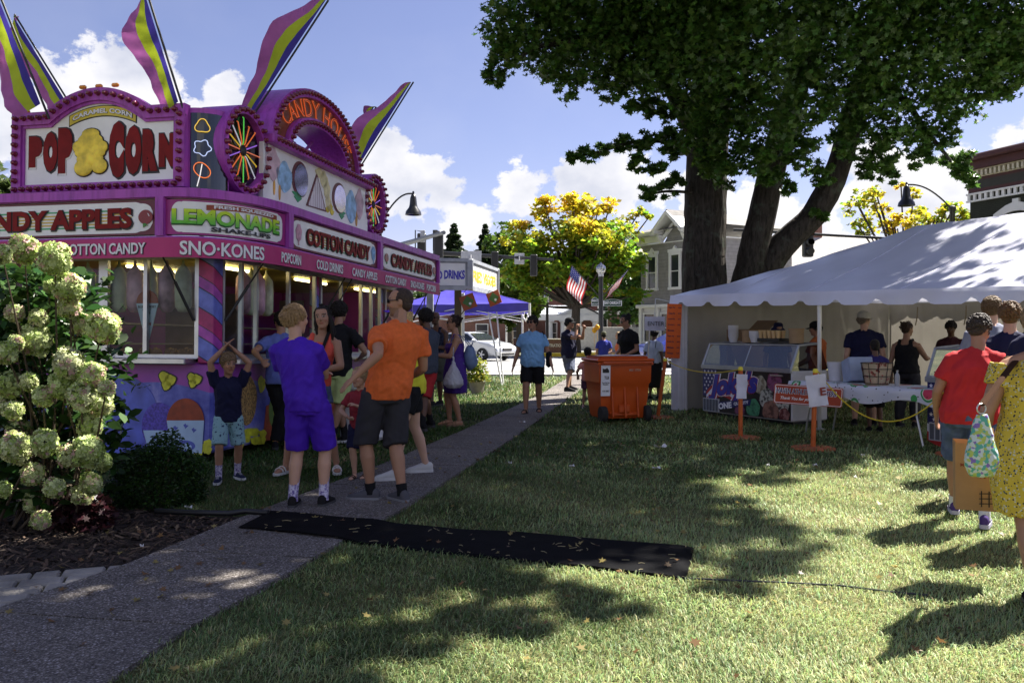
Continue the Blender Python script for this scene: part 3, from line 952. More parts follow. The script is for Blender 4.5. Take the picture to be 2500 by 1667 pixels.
def ring(off=0.0, n=28):
    pts = [(-.5, 3.35), (-.5, 1.8)]
    for i in range(n + 1):
        a = math.pi / 2 * i / n
        pts.append((RC[0] - RX * math.cos(a) ** .9, RC[1] - RY * math.sin(a) ** .9))
    pts += [(2.4, -.5), (3.95, -.5), (7.05, -.5)]
    out = []
    for i, p in enumerate(pts):
        t = Vector(pts[min(i + 1, len(pts) - 1)]) - Vector(pts[max(i - 1, 0)])
        if i in (2, len(pts) - 4): t = Vector((0, -1)) if i == 2 else Vector((1, 0))
        t.normalize()
        out.append((p[0] + t.y * off, p[1] - t.x * off))
    return out


def band(mb, pts, z0, z1, th):
    """wall standing on the plan curve, th thick inwards"""
    n = len(pts); vs = []
    inner = []
    for i, (x, y) in enumerate(pts):
        a = Vector(pts[max(i - 1, 0)]); b = Vector(pts[min(i + 1, n - 1)]); t = (b - a).normalized(); inner.append((x - t.y * th, y + t.x * th))
    for z in (z0, z1):
        vs += [(x, y, z) for x, y in pts] + [(x, y, z) for x, y in inner]
    fs = []
    for i in range(n - 1):
        j = i + 1
        fs += [(i, j, 2 * n + j, 2 * n + i), (n + i, 3 * n + i, 3 * n + j, n + j), (2 * n + i, 2 * n + j, 3 * n + j, 3 * n + i), (i, n + i, n + j, j)]
    fs += [(0, 2 * n, 3 * n, n), (n - 1, 2 * n - 1, 4 * n - 1, 3 * n - 1)]
    mb.add(vs, fs)


rp = ring()
awn = MB()
band(awn, ring(.03), 2.965, 3.065, .12); band(awn, ring(.0), 2.955, 2.964, .5); band(awn, ring(.02), 2.505, 2.535, .08)
for x, y, dx, dy in ((-.5, .33, .05, .07), (.86, -.5, .09, .05), (3.95, -.5, .08, .05), (7.03, -.5, .05, .05)): awn.box((x, y, 2.75), (dx + .03, dy + .03, .425))
awn.add([(x, y, 3.03) for x, y in rp] + [(7.05, .3, 3.03), (1, .3, 3.03), (.3, .3, 3.03), (.3, 3.35, 3.03)], [list(range(len(rp) + 4))])
awn.add([(x, y, 2.5) for x, y in ring(-.05)] + [(7.05, 0, 2.38), (.6, 0, 2.38), (.0, .0, 2.38), (.0, 3.35, 2.38)], [list(range(len(rp) + 4))[::-1]])
awning = awn.build('sign_awning', m_pur, trailer)
mb = MB(); band(mb, ring(-.06), 2.535, 2.955, .02); mb.build('mirror_backing', m_chrome, awning)
vb = MB(); band(vb, ring(.035), 2.30, 2.515, .008); valance = vb.build('banner_valance', m_mag, trailer)


def along(pts, s):
    """point and tangent at arc length s on a plan polyline"""
    acc = 0
    for a, b in zip(pts, pts[1:]):
        a = Vector(a); b = Vector(b); l = (b - a).length
        if s <= acc + l or b == Vector(pts[-1]): return a + (b - a) * ((s - acc) / l), (b - a) / l
        acc += l


def arclen(pts, i): return sum((Vector(pts[k + 1]) - Vector(pts[k])).length for k in range(i))


def letter_on(mb, s, pts, smid, z, height, width, bold=0.0, depth=.004, lift=.004, arch=0.0, **k):
    """writing that follows a plan curve"""
    V, F = text_mesh(s, 1.0, bold, depth / 2, **k)
    y0 = min(v.y for v in V); y1 = max(v.y for v in V); x0 = min(v.x for v in V); x1 = max(v.x for v in V)
    out = []
    for v in V:
        x = v.x / (x1 - x0) * width; y = v.y / (y1 - y0) * height
        y += arch * (1 - (2 * x / width) ** 2)
        p, t = along(pts, smid + x)
        nrm = Vector((t.y, -t.x))
        q = p + nrm * (lift + v.z)
        out.append((q.x, q.y, z + y))
    mb.add(out, F)


RF = ring(.035)
S_C0 = arclen(RF, 2)                     # where the bend starts
S_C1 = arclen(RF, len(RF) - 4)           # where the long side starts
mb = MB(); ms = MB()
for s, mid, w, h in (('CORN', .55, .7, .125), ('COTTON CANDY', S_C0 - .70, 1.05, .125), ('SNO·KONES', (S_C0 + S_C1) / 2 - .17, 1.02, .155),
                     ('POPCORN', S_C1 + .02, .50, .125), ('COLD DRINKS', S_C1 + 1.15, .85, .125), ('CANDY APPLES', S_C1 + 2.4, .98, .12),
                     ('COTTON CANDY', S_C1 + 3.75, 1.0, .12), ('SNO-KONES', S_C1 + 4.85, .75, .12), ('POPCORN', S_C1 + 5.65, .55, .12)):
    mb = MB(); ms = MB(); letter_on(ms, s, RF, mid + .008, 2.397, h + .008, w + .01, .035, lift=.003)
    letter_on(mb, s, RF, mid, 2.403, h, w, .022, lift=.008)
    ms.build('lettering_shadow', m_blk, valance); mb.build('lettering', m_wht, valance)

# ---- the four framed panels in the ring
RI = ring(-.02)


def curved_plate(mb, pts, s0, s1, z0, z1, th, n=14, shape=None):
    vs = []; fs = []
    for i in range(n + 1):
        p, t = along(pts, s0 + (s1 - s0) * i / n); nm = Vector((t.y, -t.x))
        a, b = (z0, z1) if shape is None else shape(i / n)
        for q in (p, p + nm * th):
            vs += [(q.x, q.y, a), (q.x, q.y, b)]
    for i in range(n):
        a, b = 4 * i, 4 * (i + 1)
        fs += [(a + 2, b + 2, b + 3, a + 3), (a, a + 1, b + 1, b), (a + 1, a + 3, b + 3, b + 1), (a, b, b + 2, a + 2)]
    fs += [(0, 2, 3, 1), (4 * n, 4 * n + 1, 4 * n + 3, 4 * n + 2)]
    mb.add(vs, fs)


def cloud_shape(z0, z1):
    zc = (z0 + z1) / 2; h = (z1 - z0) / 2
    def f(u):
        e = min(u, 1 - u)
        k = 1.0 if e > .12 else .30 + .7 * math.sqrt(max(0, 1 - ((.12 - e) / .12) ** 2))
        k = min(1, k + (.1 * abs(math.sin(u * 40)) if e < .12 else 0))
        return zc - h * k, zc + h * k
    return f


def sign_panel(s0, s1, rim, words, kw, stripes=True, n=26):
    mb = MB(); curved_plate(mb, RI, s0, s1, 2.555, 2.94, .012, n); p = mb.build('sign_panel', rim, trailer)
    mb = MB(); curved_plate(mb, ring(-.008), s0 + .06, s1 - .06, 0, 0, .004, 90, cloud_shape(2.577, 2.92)); mb.build('white_field', m_white, p)
    return p


si = arclen(RI, 2); sj = arclen(RI, len(RI) - 4)
A0 = ring(-.0)
# candy apples, front
rimr = mat('maroon rim', (.13, .012, .03), .4)
p = sign_panel(.12, si - .06, rimr, None, None)
mid = si - 1.50
mb = MB()
for k, (z, m) in enumerate(((2.83, 0), (2.79, 1), (2.755, 1), (2.72, 1), (2.685, 1), (2.65, 0))):
    mb.mi = m; curved_plate(mb, ring(-.0025), mid - 1.0, mid + 1.12, z - .008, z + .008, .002, 2)
mb.build('stripes', [mat('green print', (.05, .38, .16), .5), mat('ochre print', (.62, .42, .06), .5)], p)
mb = MB(); letter_on(mb, 'CANDY APPLES', A0, mid + .01, 2.737, .25, 2.28, .06, lift=.004); mb.build('lettering_shadow', m_blk, p)
mb = MB(); letter_on(mb, 'CANDY APPLES', A0, mid, 2.745, .23, 2.26, .045, lift=.010); mb.build('lettering', m_maroon, p)


def apple(s, z, r, parent, pts=A0):
    mb = MB(); q, t = along(pts, s); nm = Vector((t.y, -t.x))
    M = face_frame((q.x + nm.x * .006, q.y + nm.y * .006, z), (t.x, t.y, 0))
    mb.mi = 0; mb.prism([(r * math.cos(a) * (1 + .06 * math.cos(2 * a)), r * .95 * math.sin(a)) for a in [i * math.pi / 10 for i in range(20)]], .006, M)
    mb.mi = 1; mb.prism([(.0, -r * .8), (r * .5, -r * 1.25), (r * .1, -r * 1.05), (-r * .3, -r * 1.4), (-r * .35, -r * .85)], .005, M @ Matrix.Translation((0, 0, .004)))
    mb.mi = 2; mb.prism([(r * .3, r * .5), (r * .42, r * .45), (r * .62, r * .1), (r * .5, r * .1)], .003, M @ Matrix.Translation((0, 0, .0055)))
    mb.build('apple_picture', [mat('apple red print', (.22, .012, .012), .3), mat('leaf print', (.05, .25, .03), .5), m_wht], parent)


apple(si - .2, 2.75, .085, p)
# lemonade, bend
p = sign_panel(si + .04, sj - .06, mat('magenta rim', (.33, .02, .2), .4), None, None)
cm = (si + sj) / 2
ac = (arclen(A0, 2) + arclen(A0, len(A0) - 4)) / 2
mb = MB(); letter_on(mb, 'LEMONADE', A0, ac - .052, 2.747, .186, 1.43, .055, lift=.006); mb.build('lettering_shadow', mat('dark green print', (.01, .09, .02), .5), p)


def m_lemon():
    def b(N, L, tc):
        sp = N('ShaderNodeSeparateXYZ'); L(tc.outputs['Object'], sp.inputs[0])
        mr = N('ShaderNodeMapRange'); mr.inputs[1].default_value = 2.64; mr.inputs[2].default_value = 2.84; L(sp.outputs[2], mr.inputs[0])
        return ramp(N, L, mr.outputs[0], [(0, (.03, .36, .05)), (.5, (.22, .58, .03)), (1, (.62, .75, .02))])
    return pattern_mat('lime to yellow print', .4, b)


mb = MB(); letter_on(mb, 'LEMONADE', A0, ac - .06, 2.754, .168, 1.4, .04, lift=.014); mb.build('lettering', m_lemon(), p)
mb = MB(); curved_plate(mb, A0, ac - .40, ac + .6, 0, 0, .006, 40, lambda u: (2.852 - .02 * (2 * u - 1) ** 2, 2.91 - .02 * (2 * u - 1) ** 2)); mb.build('ribbon', mat('rust print', (.28, .05, .015), .5), p)
mb = MB(); letter_on(mb, 'FRESH SQUEEZED', A0, ac + .1, 2.868, .042, .84, .03, lift=.012, arch=.01); mb.build('ribbon_lettering', m_wht, p)
mb = MB(); letter_on(mb, 'SHAKE-UPS', A0, ac + .06, 2.622, .052, .82, .035, lift=.012); mb.build('second_lettering', m_blk, p)
# cotton candy and candy apples, side
off = sj
for w, a, b in (('COTTON CANDY', sj + .06, sj + 3.02), ('CANDY APPLES', sj + 3.18, sj + 6.12)):
    p = sign_panel(a, b, rimr, None, None)
    d = arclen(A0, len(A0) - 4) - sj; mid = (a + b) / 2 + d + .05
    mb = MB()
    for k, (z, m) in enumerate(((2.83, 0), (2.79, 1), (2.755, 1), (2.72, 1), (2.685, 1), (2.65, 0))):
        mb.mi = m; curved_plate(mb, ring(-.0025), mid - 1.0, mid + 1.0, z - .008, z + .008, .002, 2)
    mb.build('stripes', [_MC['green print'], _MC['ochre print']], p)
    mb = MB(); letter_on(mb, w, A0, mid - .012, 2.737, .235, 2.2, .055, lift=.004); mb.build('lettering_shadow', m_blk, p)
    mb = MB(); letter_on(mb, w, A0, mid, 2.745, .215, 2.17, .04, lift=.012); mb.build('lettering', m_maroon, p)
    if w[1] == 'A':
        apple(a + d + .22, 2.75, .075, p); apple(b + d - .18, 2.75, .075, p)
    else:
        for s, m in ((a + d + .22, mat('pink floss', (.60, .32, .42), .7, var=.3, scale=20)), (b + d - .2, mat('blue floss', (.25, .45, .72), .7, var=.3, scale=20))):
            mb = MB(); q, t = along(A0, s); M = face_frame((q.x, q.y - .006, 2.76), (t.x, t.y, 0))
            mb.prism([(.075 * math.cos(x) * (1 + .12 * math.sin(5 * x)), .11 * math.sin(x) * (1 + .1 * math.sin(7 * x))) for x in [i * math.pi / 14 for i in range(28)]], .006, M)
            mb.prism([(-.01, -.16), (.01, -.16), (.012, -.1), (-.012, -.1)], .004, M); mb.build('floss_picture', m, p)

# black gas struts under the awning
for a, b in (((-.03, .22, 1.62), (-.42, .45, 2.48)), ((.22, -.03, 1.62), (.62, -.40, 2.48)), ((2.62, -.03, 1.55), (3.0, -.42, 2.49)), ((2.9, -.03, 1.55), (3.25, -.42, 2.49)), ((6.6, -.03, 1.6), (6.9, -.42, 2.49)), ((5.2, -.03, 1.6), (5.5, -.42, 2.49))):
    mb = MB(); a, b = Vector(a), Vector(b); mb.tube([a, a.lerp(b, .5)], .018, 8); mb.tube([a.lerp(b, .5), b], .010, 8); mb.build('gas_strut', m_blk, trailer)

# ---- bulbs
bm_ = MB(); bm_.lathe([(.034, 0), (.034, .012), (.026, .02), (.028, .035), (.026, .052), (.016, .064), (.0001, .068)], (0, 0, 0), 10)
BULB = bm_.mesh('bulb', mat('dark red bulb glass', (.17, .008, .03), .12, var=.2, coat=.6), 50)
bulb_jobs = []


def bulbs_on(parent, pts, normal):
    for p in pts: bulb_jobs.append((parent, Vector(p), Vector(normal)))


def finish_bulbs():
    M = [(o.matrix_world if False else None) for o in []]
    far = []
    Rm = Matrix.Rotation(TRZ, 3, 'Z')
    jobs = sorted(bulb_jobs, key=lambda j: (Rm @ j[1] + TO).y)
    for k, (par, p, nrm) in enumerate(jobs):
        q = nrm.to_track_quat('Z', 'Y')
        if k < 96:
            o = bpy.data.objects.new('bulb', BULB); COL.objects.link(o); o.parent = par; o.location = p; o.rotation_euler = q.to_euler()
        else: far.append((par, p, q))
    mb = MB(); base = [v.co.copy() for v in BULB.vertices]; bf = [list(f.vertices) for f in BULB.polygons]
    for par, p, q in far: mb.add([q @ v + p for v in base], bf)
    o = mb.build('bulb_string', BULB.materials[0], trailer, 50); o['kind'] = 'stuff'


def spaced(poly, step, closed=False):
    pts = [Vector(p) for p in poly] + ([Vector(poly[0])] if closed else [])
    L_ = sum((b - a).length for a, b in zip(pts, pts[1:])); n = max(1, round(L_ / step)); out = []
    for i in range(n if closed else n + 1):
        s = L_ * i / n; acc = 0
        for a, b in zip(pts, pts[1:]):
            l = (b - a).length
            if s <= acc + l + 1e-6: out.append(a + (b - a) * ((s - acc) / max(l, 1e-9))); break
            acc += l
    return out


# ---- popcorn sign on the front roof edge
yc = 1.49; hw = 1.165; zb = 3.16; zs = 4.12; za = 4.37
FM = face_frame((-.03, yc, 0), (0, -1, 0))       # x to the right as seen, y up


def pop_outline(inset):
    w = hw - inset * .85; b = zb + inset * .5; sh = zs - inset; ch = .70 - inset * .35; rise = za - zs
    pts = [(-w, b), (w, b), (w, sh), (ch, sh)]
    for i in range(17):
        a = -1 + 2 * i / 16
        pts.append((-a * (ch - .04), sh + .03 + (rise - .03) * (1 - a * a)))
    pts += [(-ch, sh), (-w, sh)]
    return pts


mb = MB()
o_, i_ = pop_outline(0), pop_outline(.15)
mb.strip(o_ + [o_[0]], i_ + [i_[0]], .12, FM)
mb.strip(pop_outline(.15) + [pop_outline(.15)[0]], pop_outline(.185) + [pop_outline(.185)[0]], .07, FM)
pf = mb.build('popcorn_sign', m_pur, trailer)
mb = MB(); mb.prism(pop_outline(.17), .02, FM @ Matrix.Translation((0, 0, .0))); mb.build('white_field', m_white, pf)
bulbs_on(pf, [FM @ Vector((p.x, p.y, .06)) for p in spaced([(x, y) for x, y in pop_outline(.07)], .108, True)], (-1, 0, 0))
mb = MB(); mb.prism(pop_outline(.02), .5, FM @ Matrix.Translation((0, 0, -.4))); mb.build('sign_box', m_purd, trailer)
LM = FM @ Matrix.Translation((0, 0, .012))


def cpx(x, y):
    """pixel of the enlarged crop of the popcorn sign -> sign x, y"""
    a, z = FPt(x * 700 / 2195, 150 + y * 500 / 1568)
    return yc - a, z


glyphs = [('P', 215, 320, 570, 815), ('O', 325, 437, 535, 850), ('P', 440, 552, 505, 860), ('C', 828, 947, 455, 895), ('O', 953, 1080, 485, 870), ('R', 1086, 1205, 513, 845), ('N', 1212, 1340, 545, 812)]
ma, mb = MB(), MB()
for g, x0, x1, y0, y1 in glyphs:
    (ax, az), (bx, bz) = cpx(x0, y1), cpx(x1, y0)
    M = LM @ Matrix.Translation(((ax + bx) / 2, (az + bz) / 2, 0))
    letter(ma, g, M @ Matrix.Translation((.009, -.006, 0)), bz - az + .035, bx - ax + .03, .13, .004)
    letter(mb, g, M @ Matrix.Translation((0, 0, .006)), bz - az - .005, bx - ax - .004, .11, .006)
ma.build('lettering_shadow', m_blk, pf); mb.build('lettering', m_maroon, pf)
# caramel corn plate, bent
arc = lambda x: -.10 * (x / .3) ** 2 * .45
(ax, az), (bx, bz) = cpx(520, 470), cpx(1040, 340)
cx_ = (ax + bx) / 2; cz_ = (az + bz) / 2 + .045; hw2 = (bx - ax) / 2
def bent_plate(w, h, m, z, nm):
    mb = MB(); n = 14
    top = [(cx_ + w * (2 * i / n - 1), cz_ + h + arc(w * (2 * i / n - 1))) for i in range(n + 1)]
    bot = [(x, y - 2 * h) for x, y in top]
    mb.strip(top, bot, .004, LM @ Matrix.Translation((0, 0, z))); mb.build(nm, m, pf)
bent_plate(hw2, .068, m_blk, .0, 'plate_edge'); bent_plate(hw2 - .012, .056, mat('mustard print', (.60, .48, .05), .5), .005, 'plate')
mb = MB(); letter(mb, 'CARAMEL CORN', LM @ Matrix.Translation((cx_, cz_, .009)), .062, hw2 * 1.78, .05, .003, lambda x, y: (x, y + arc(x))); mb.build('plate_lettering_shadow', m_blk, pf)
mb = MB(); letter(mb, 'CARAMEL CORN', LM @ Matrix.Translation((cx_, cz_, .013)), .055, hw2 * 1.74, .03, .003, lambda x, y: (x, y + arc(x))); mb.build('plate_lettering', m_wht, pf)
# plain popcorn heap between the words
mb = MB(); mo = MB()
for x, y, rx, ry in ((690, 615, 100, 75), (640, 690, 70, 60), (735, 690, 75, 62), (690, 745, 105, 70), (640, 815, 72, 68), (760, 800, 62, 62), (600, 655, 45, 48), (780, 655, 45, 50), (692, 555, 68, 45)):
    (ax, az), (bx, bz) = cpx(x - rx, y + ry), cpx(x + rx, y - ry)
    c = LM @ Vector(((ax + bx) / 2, (az + bz) / 2, .004))
    mo.ball(c, (.012, (bx - ax) / 2 + .012, (bz - az) / 2 + .012), 14); mb.ball(c + Vector((-.012, 0, 0)), (.016, (bx - ax) / 2, (bz - az) / 2), 14)
mo.build('popcorn_edge', m_blk, pf); mb.build('popcorn_picture', mat('popcorn yellow print', (.80, .60, .05), .5, var=.45, scale=7), pf, 60)

# ---- upper corner drum with neon shapes
def corner(z0, z1, r, m, name, parent, cx=.34, cy=.34, n=12, a0=math.pi, a1=1.5 * math.pi):
    mb = MB(); vs = []; fs = []
    for i in range(n + 1):
        a = a0 + (a1 - a0) * i / n
        for z in (z0, z1): vs.append((cx + r * math.cos(a), cy + r * math.sin(a), z))
    for i in range(n): fs.append((2 * i, 2 * i + 2, 2 * i + 3, 2 * i + 1))
    c0 = len(vs); vs += [(cx, cy, z0), (cx, cy, z1)]
    fs.append([c0 + 1] + [2 * i + 1 for i in range(n + 1)]); fs.append([c0] + [2 * i for i in range(n, -1, -1)])
    mb.add(vs, fs); return mb.build(name, m, parent)


corner(3.06, 4.09, .33, m_pur, 'corner_drum', trailer)
nd = corner(3.14, 4.03, .337, mat('black mirror panel', (.01, .01, .014), .06, var=0, spec=.9), 'neon_panel', trailer, a0=math.pi * 1.03, a1=math.pi * 1.47)
corner(3.06, 4.1, .13, m_alu, 'left_corner_drum', trailer, .13, 2.65, 8, math.pi * .5, math.pi)


def neon_shape(pts, z, col, nm, closed=True):
    P = []
    for x, y in pts + ([pts[0]] if closed else []):
        a = math.pi * 1.16 + x / .34
        P.append((.34 + .36 * math.cos(a), .34 + .36 * math.sin(a), z + y))
    mb = MB(); mb.tube(P, .0055, 6); mb.build(nm, mat('neon ' + nm, col, .3, emit=(col, .22), var=0), nd)


cl = lambda r, k, ph, n=22: [(r * (1 + .16 * math.cos(k * t + ph)) * math.cos(t), r * (1 + .16 * math.cos(k * t + ph)) * math.sin(t)) for t in [i * 2 * math.pi / n for i in range(n)]]
neon_shape(cl(.075, 3, 1.6), 3.87, (.85, .55, .08), 'popcorn_tube')
neon_shape(cl(.085, 5, .5, 30), 3.62, (.55, .65, .95), 'floss_tube')
neon_shape(cl(.085, 2, 1.57), 3.36, (.95, .22, .05), 'apple_tube'); neon_shape([(.0, .13), (-.02, 0), (-.05, -.13)], 3.3, (.9, .9, .85), 'stick_tube', False)


# ---- neon wheels
def wheel(tx, tz, ro):
    SM = face_frame((tx, .05, tz), (1, 0, 0))
    mb = MB(); ca = lambda r: [(r * math.cos(i * math.pi / 20), r * math.sin(i * math.pi / 20)) for i in range(41)]
    mb.strip(ca(ro), ca(ro - .1), .5, SM @ Matrix.Translation((0, 0, -.15)))
    w = mb.build('neon_wheel', m_pur, trailer, 40)
    mb = MB(); mb.prism(ca(ro - .095)[:-1], .02, SM @ Matrix.Translation((0, 0, -.0))); mb.build('backing_disc', _MC['black mirror panel'], w)
    cols = [('green', (.15, .95, .12)), ('orange', (1, .22, .05)), ('orange', (1, .22, .05)), ('violet', (.45, .2, .95)), ('red', (.95, .25, .12)), ('amber', (.9, .6, .05)), ('white', (.75, .8, .9)), ('orange', (1, .22, .05))]
    n = 16
    for i in range(n):
        a = math.pi / 2 - 2 * math.pi * i / n; nm, c = cols[i % 8]
        r1 = (ro - .14) * (1 if i % 2 == 0 else .86)
        mb = MB(); mb.tube([SM @ Vector((r * math.cos(a), r * math.sin(a), z)) for r, z in ((.07, .03), (.1, .045), (r1, .045), (r1 + .012, .03))], .008, 6)
        mb.build('neon_spoke', mat('neon tube ' + nm, c, .3, emit=(c, .10), var=0), w)
    mb = MB(); mb.lathe([(.07, 0), (.07, .04), (.03, .06), (.001, .065)], SM @ Vector((0, 0, .01)), 12, SM.to_3x3()); mb.build('hub', m_blk, w)
    bulbs_on(w, [SM @ Vector((p.x, p.y, .1)) for p in spaced([(ro - .05) * Vector((math.cos(i * math.pi / 20), math.sin(i * math.pi / 20))) for i in range(40)], .12, True)], (0, -1, 0))


wheel(.66, 3.72, .54)
wheel(4.95, 3.74, .52)

# ---- candy picture board with bulb rail
mb = MB(); mb.box((2.8, -.02, 3.5), (3.5, .06, .86)); cb = mb.build('candy_board', m_white, trailer)
mb = MB(); mb.bbox((2.8, -.08, 3.98), (3.45, .2, .13), .02); rail = mb.build('bulb_rail', m_pur, trailer)
bulbs_on(rail, [(1.2 + i * .1, -.18, 3.98) for i in range(34)], (0, -1, 0))
bm2 = face_frame((0, -.055, 0), (1, 0, 0))


def blob(x, z, w, h, m, nm, wob=.12, k=5, d=.008, pts=None, lift=0):
    P = pts or [(w * math.cos(a) * (1 + wob * math.sin(k * a)), h * math.sin(a) * (1 + wob * math.cos((k - 1) * a))) for a in [i * math.pi / 14 for i in range(28)]]
    mb = MB(); mb.prism([(x + a, z + b) for a, b in P], d, bm2 @ Matrix.Translation((0, 0, lift))); return mb.build(nm, m, cb)


m_stick = mat('stick print', (.6, .32, .06), .6)
pink = mat('pale pink floss', (.62, .45, .52), .7, var=.25, scale=9); blue = mat('pale blue floss', (.32, .55, .80), .6, var=.35, scale=9)
mir = mat('mirror apple', (.45, .42, .6), .1, metal=.8, var=.2); dkr = mat('dark red print', (.12, .01, .02), .4)
T = lambda x, y: SPt(400 + x * 700 / 2195, 150 + y * 500 / 1568)
def bl(x, y, w, h, m, nm, **k):
    t, z = T(x, y); t2, _ = T(x + w, y); _, z2 = T(x, y - h); return blob(t, z, abs(t2 - t), z2 - z, m, nm, **k)
for x, y in ((800, 960), (843, 1000), (1440, 1200)): bl(x, y, 7, 60, m_stick, 'stick', wob=0)
bl(790, 780, 50, 120, pink, 'floss'); bl(880, 880, 60, 110, blue, 'floss')
bl(1000, 900, 62, 138, dkr, 'apple_edge', wob=.03, k=2); bl(1006, 905, 52, 122, mir, 'apple', wob=.03, k=2, lift=.006); bl(985, 1020, 35, 40, mat('leaf green print', (.03, .3, .12), .5), 'leaf', wob=.4)
for q, m, l in (([(1048, 1100), (1130, 850), (1205, 1150)], dkr, 0), ([(1062, 1098), (1130, 880), (1192, 1135)], m_rows('striped paper print', (.75, .72, .75), (.30, .12, .2), .07, 'X', .3), .006)):
    P = [T(*a) for a in q]; mb = MB(); mb.prism(P, .008, bm2 @ Matrix.Translation((0, 0, l))); mb.build('paper_cone', m, cb)
for x, y, w, h in ((1150, 850, 30, 35), (1185, 900, 28, 60), (1210, 980, 24, 70), (1222, 1080, 20, 60)): bl(x, y, w, h, mat('pale popcorn print', (.72, .66, .36), .5, var=.2, scale=12), 'popcorn')
for x, y in ((1217, 1130), (1240, 1110), (1250, 1150)): bl(x, y, 14, 22, m_yel, 'kernel', wob=.2)
bl(1305, 1045, 52, 118, dkr, 'apple_edge', wob=.03, k=2); bl(1310, 1050, 44, 104, mir, 'apple', wob=.03, k=2, lift=.006); bl(1325, 1160, 24, 34, _MC['leaf green print'], 'leaf', wob=.4)
bl(1398, 1110, 44, 115, blue, 'floss'); bl(1462, 1090, 30, 110, pink, 'floss')

# ---- arch
acx, aw, ah, aiw, aih, az0 = 2.73, 1.5, .94, .92, .42, 4.05
el = lambda w, h, n=32: [(acx + w * math.cos(math.pi * i / n), az0 + h * math.sin(math.pi * i / n)) for i in range(n + 1)]
ar = MB(); AM = face_frame((0, .03, 0), (1, 0, 0))
ar.strip(el(aw, ah), el(aw - .13, ah - .12), .5, AM @ Matrix.Translation((0, 0, -.14))); ar.strip(el(aiw + .13, aih + .12), el(aiw, aih), .5, AM @ Matrix.Translation((0, 0, -.14)))
arch = ar.build('arch_sign', m_pur, trailer, 40)
mb = MB(); mb.strip(el(aw - .125, ah - .115), el(aiw + .125, aih + .115), .3, AM @ Matrix.Translation((0, 0, -.1))); mb.build('arch_face', mat('dusky orange acrylic', (.22, .06, .03), .25, var=.4, scale=2), arch)
rm = (aw + aiw) / 2; hm = (ah + aih) / 2
def onarch(x, y):
    a = math.pi / 2 - x / rm * .98
    return acx + (rm + y) * math.cos(a), az0 + (hm + y) * math.sin(a)
mb = MB(); letter(mb, 'CANDY HOUSE', AM @ Matrix.Translation((0, 0, .06)), .25, 2.75, .0, .012, onarch); mb.build('lettering', mat('orange neon lettering', (.85, .16, .05), .35, emit=((1, .18, .05), .10), var=0), arch)
mb = MB(); letter(mb, 'CANDY HOUSE', AM @ Matrix.Translation((0, 0, .067)), .225, 2.72, -.028, .006, onarch); mb.build('lettering_core', mat('lettering core', (.16, .04, .02), .35), arch)
mb = MB()
for x in (-.5, .2): mb.tube([(acx + x, .5, 4.0), (acx + x + .25, .3, 4.42)], .025, 8)
mb.build('arch_brace', m_purd, arch)
for w, h, st in ((aw - .06, ah - .055, .1), (aiw + .06, aih + .055, .1)): bulbs_on(arch, [AM @ Vector((p.x, p.y, .11)) for p in spaced(el(w, h), st)], (0, -1, 0))
finish_bulbs()
mb = MB(); mb.box((2.9, 1.6, 3.3), (5.4, 2.2, .5)); mb.build('roof_box', m_purd, trailer)
for (x, y) in ((-.03, 1.28), (-.03, 1.5), (-.03, 1.72), (-.03, .55), (-.03, 2.5)):
    z = 4.38 if 1.1 < y < 1.9 else 4.13
    mb = MB(); mb.bbox((x, y, z + .02), (.05, .09, .045), .015); mb.build('marker_lamp', mat('amber lens', (.75, .28, .02), .3), trailer)

# ---- paintings on the lower body
BF = face_frame((-.003, 0, 0), (0, -1, 0)); BS = face_frame((0, -.003, 0), (1, 0, 0))
pic = {'b': mat('blue ball paint', (.09, .12, .52), .4, var=.35, scale=4), 'v': mat('violet ball paint', (.09, .06, .42), .5, var=.5, scale=40), 'r': mat('rust red paint', (.30, .045, .012), .5, var=.25, scale=12),
       'c': mat('pale cup paint', (.42, .58, .78), .5, var=.1), 'y': mat('kernel paint', (.62, .62, .03), .45, var=.3, scale=14), 'k': m_blk,
       'n': mat('nut coat paint', (.32, .19, .06), .6, var=.9, scale=45), 'o': mat('orange red paint', (.34, .06, .02), .5, var=.3), 'l': mat('lemon paint', (.45, .42, .03), .5, var=.4, scale=6), 'w': m_wht, 'g': mat('leafy paint', (.12, .22, .04), .5), 's': mat('flake blue print', (.1, .13, .5), .5)}


def paint(where, pts, m, lift, nm='painting', rnd_=None):
    f = (lambda p: (-FPt(*p)[0], FPt(*p)[1])) if where == 'f' else (lambda p: SPt(*p))
    M = BF if where == 'f' else BS
    mb = MB(); mb.prism([f(p) for p in pts], .003, M @ Matrix.Translation((0, 0, lift))); mb.build(nm, pic[m], trailer)


def oval(cx, cy, rx, ry, n=24, wob=0, k=4, a0=0, a1=360):
    return [(cx + rx * math.cos(a) * (1 + wob * math.sin(k * a)), cy - ry * math.sin(a) * (1 + wob * math.cos(k * a))) for a in [R(a0 + (a1 - a0) * i / n) for i in range(n + (0 if a1 - a0 >= 360 else 1))]]


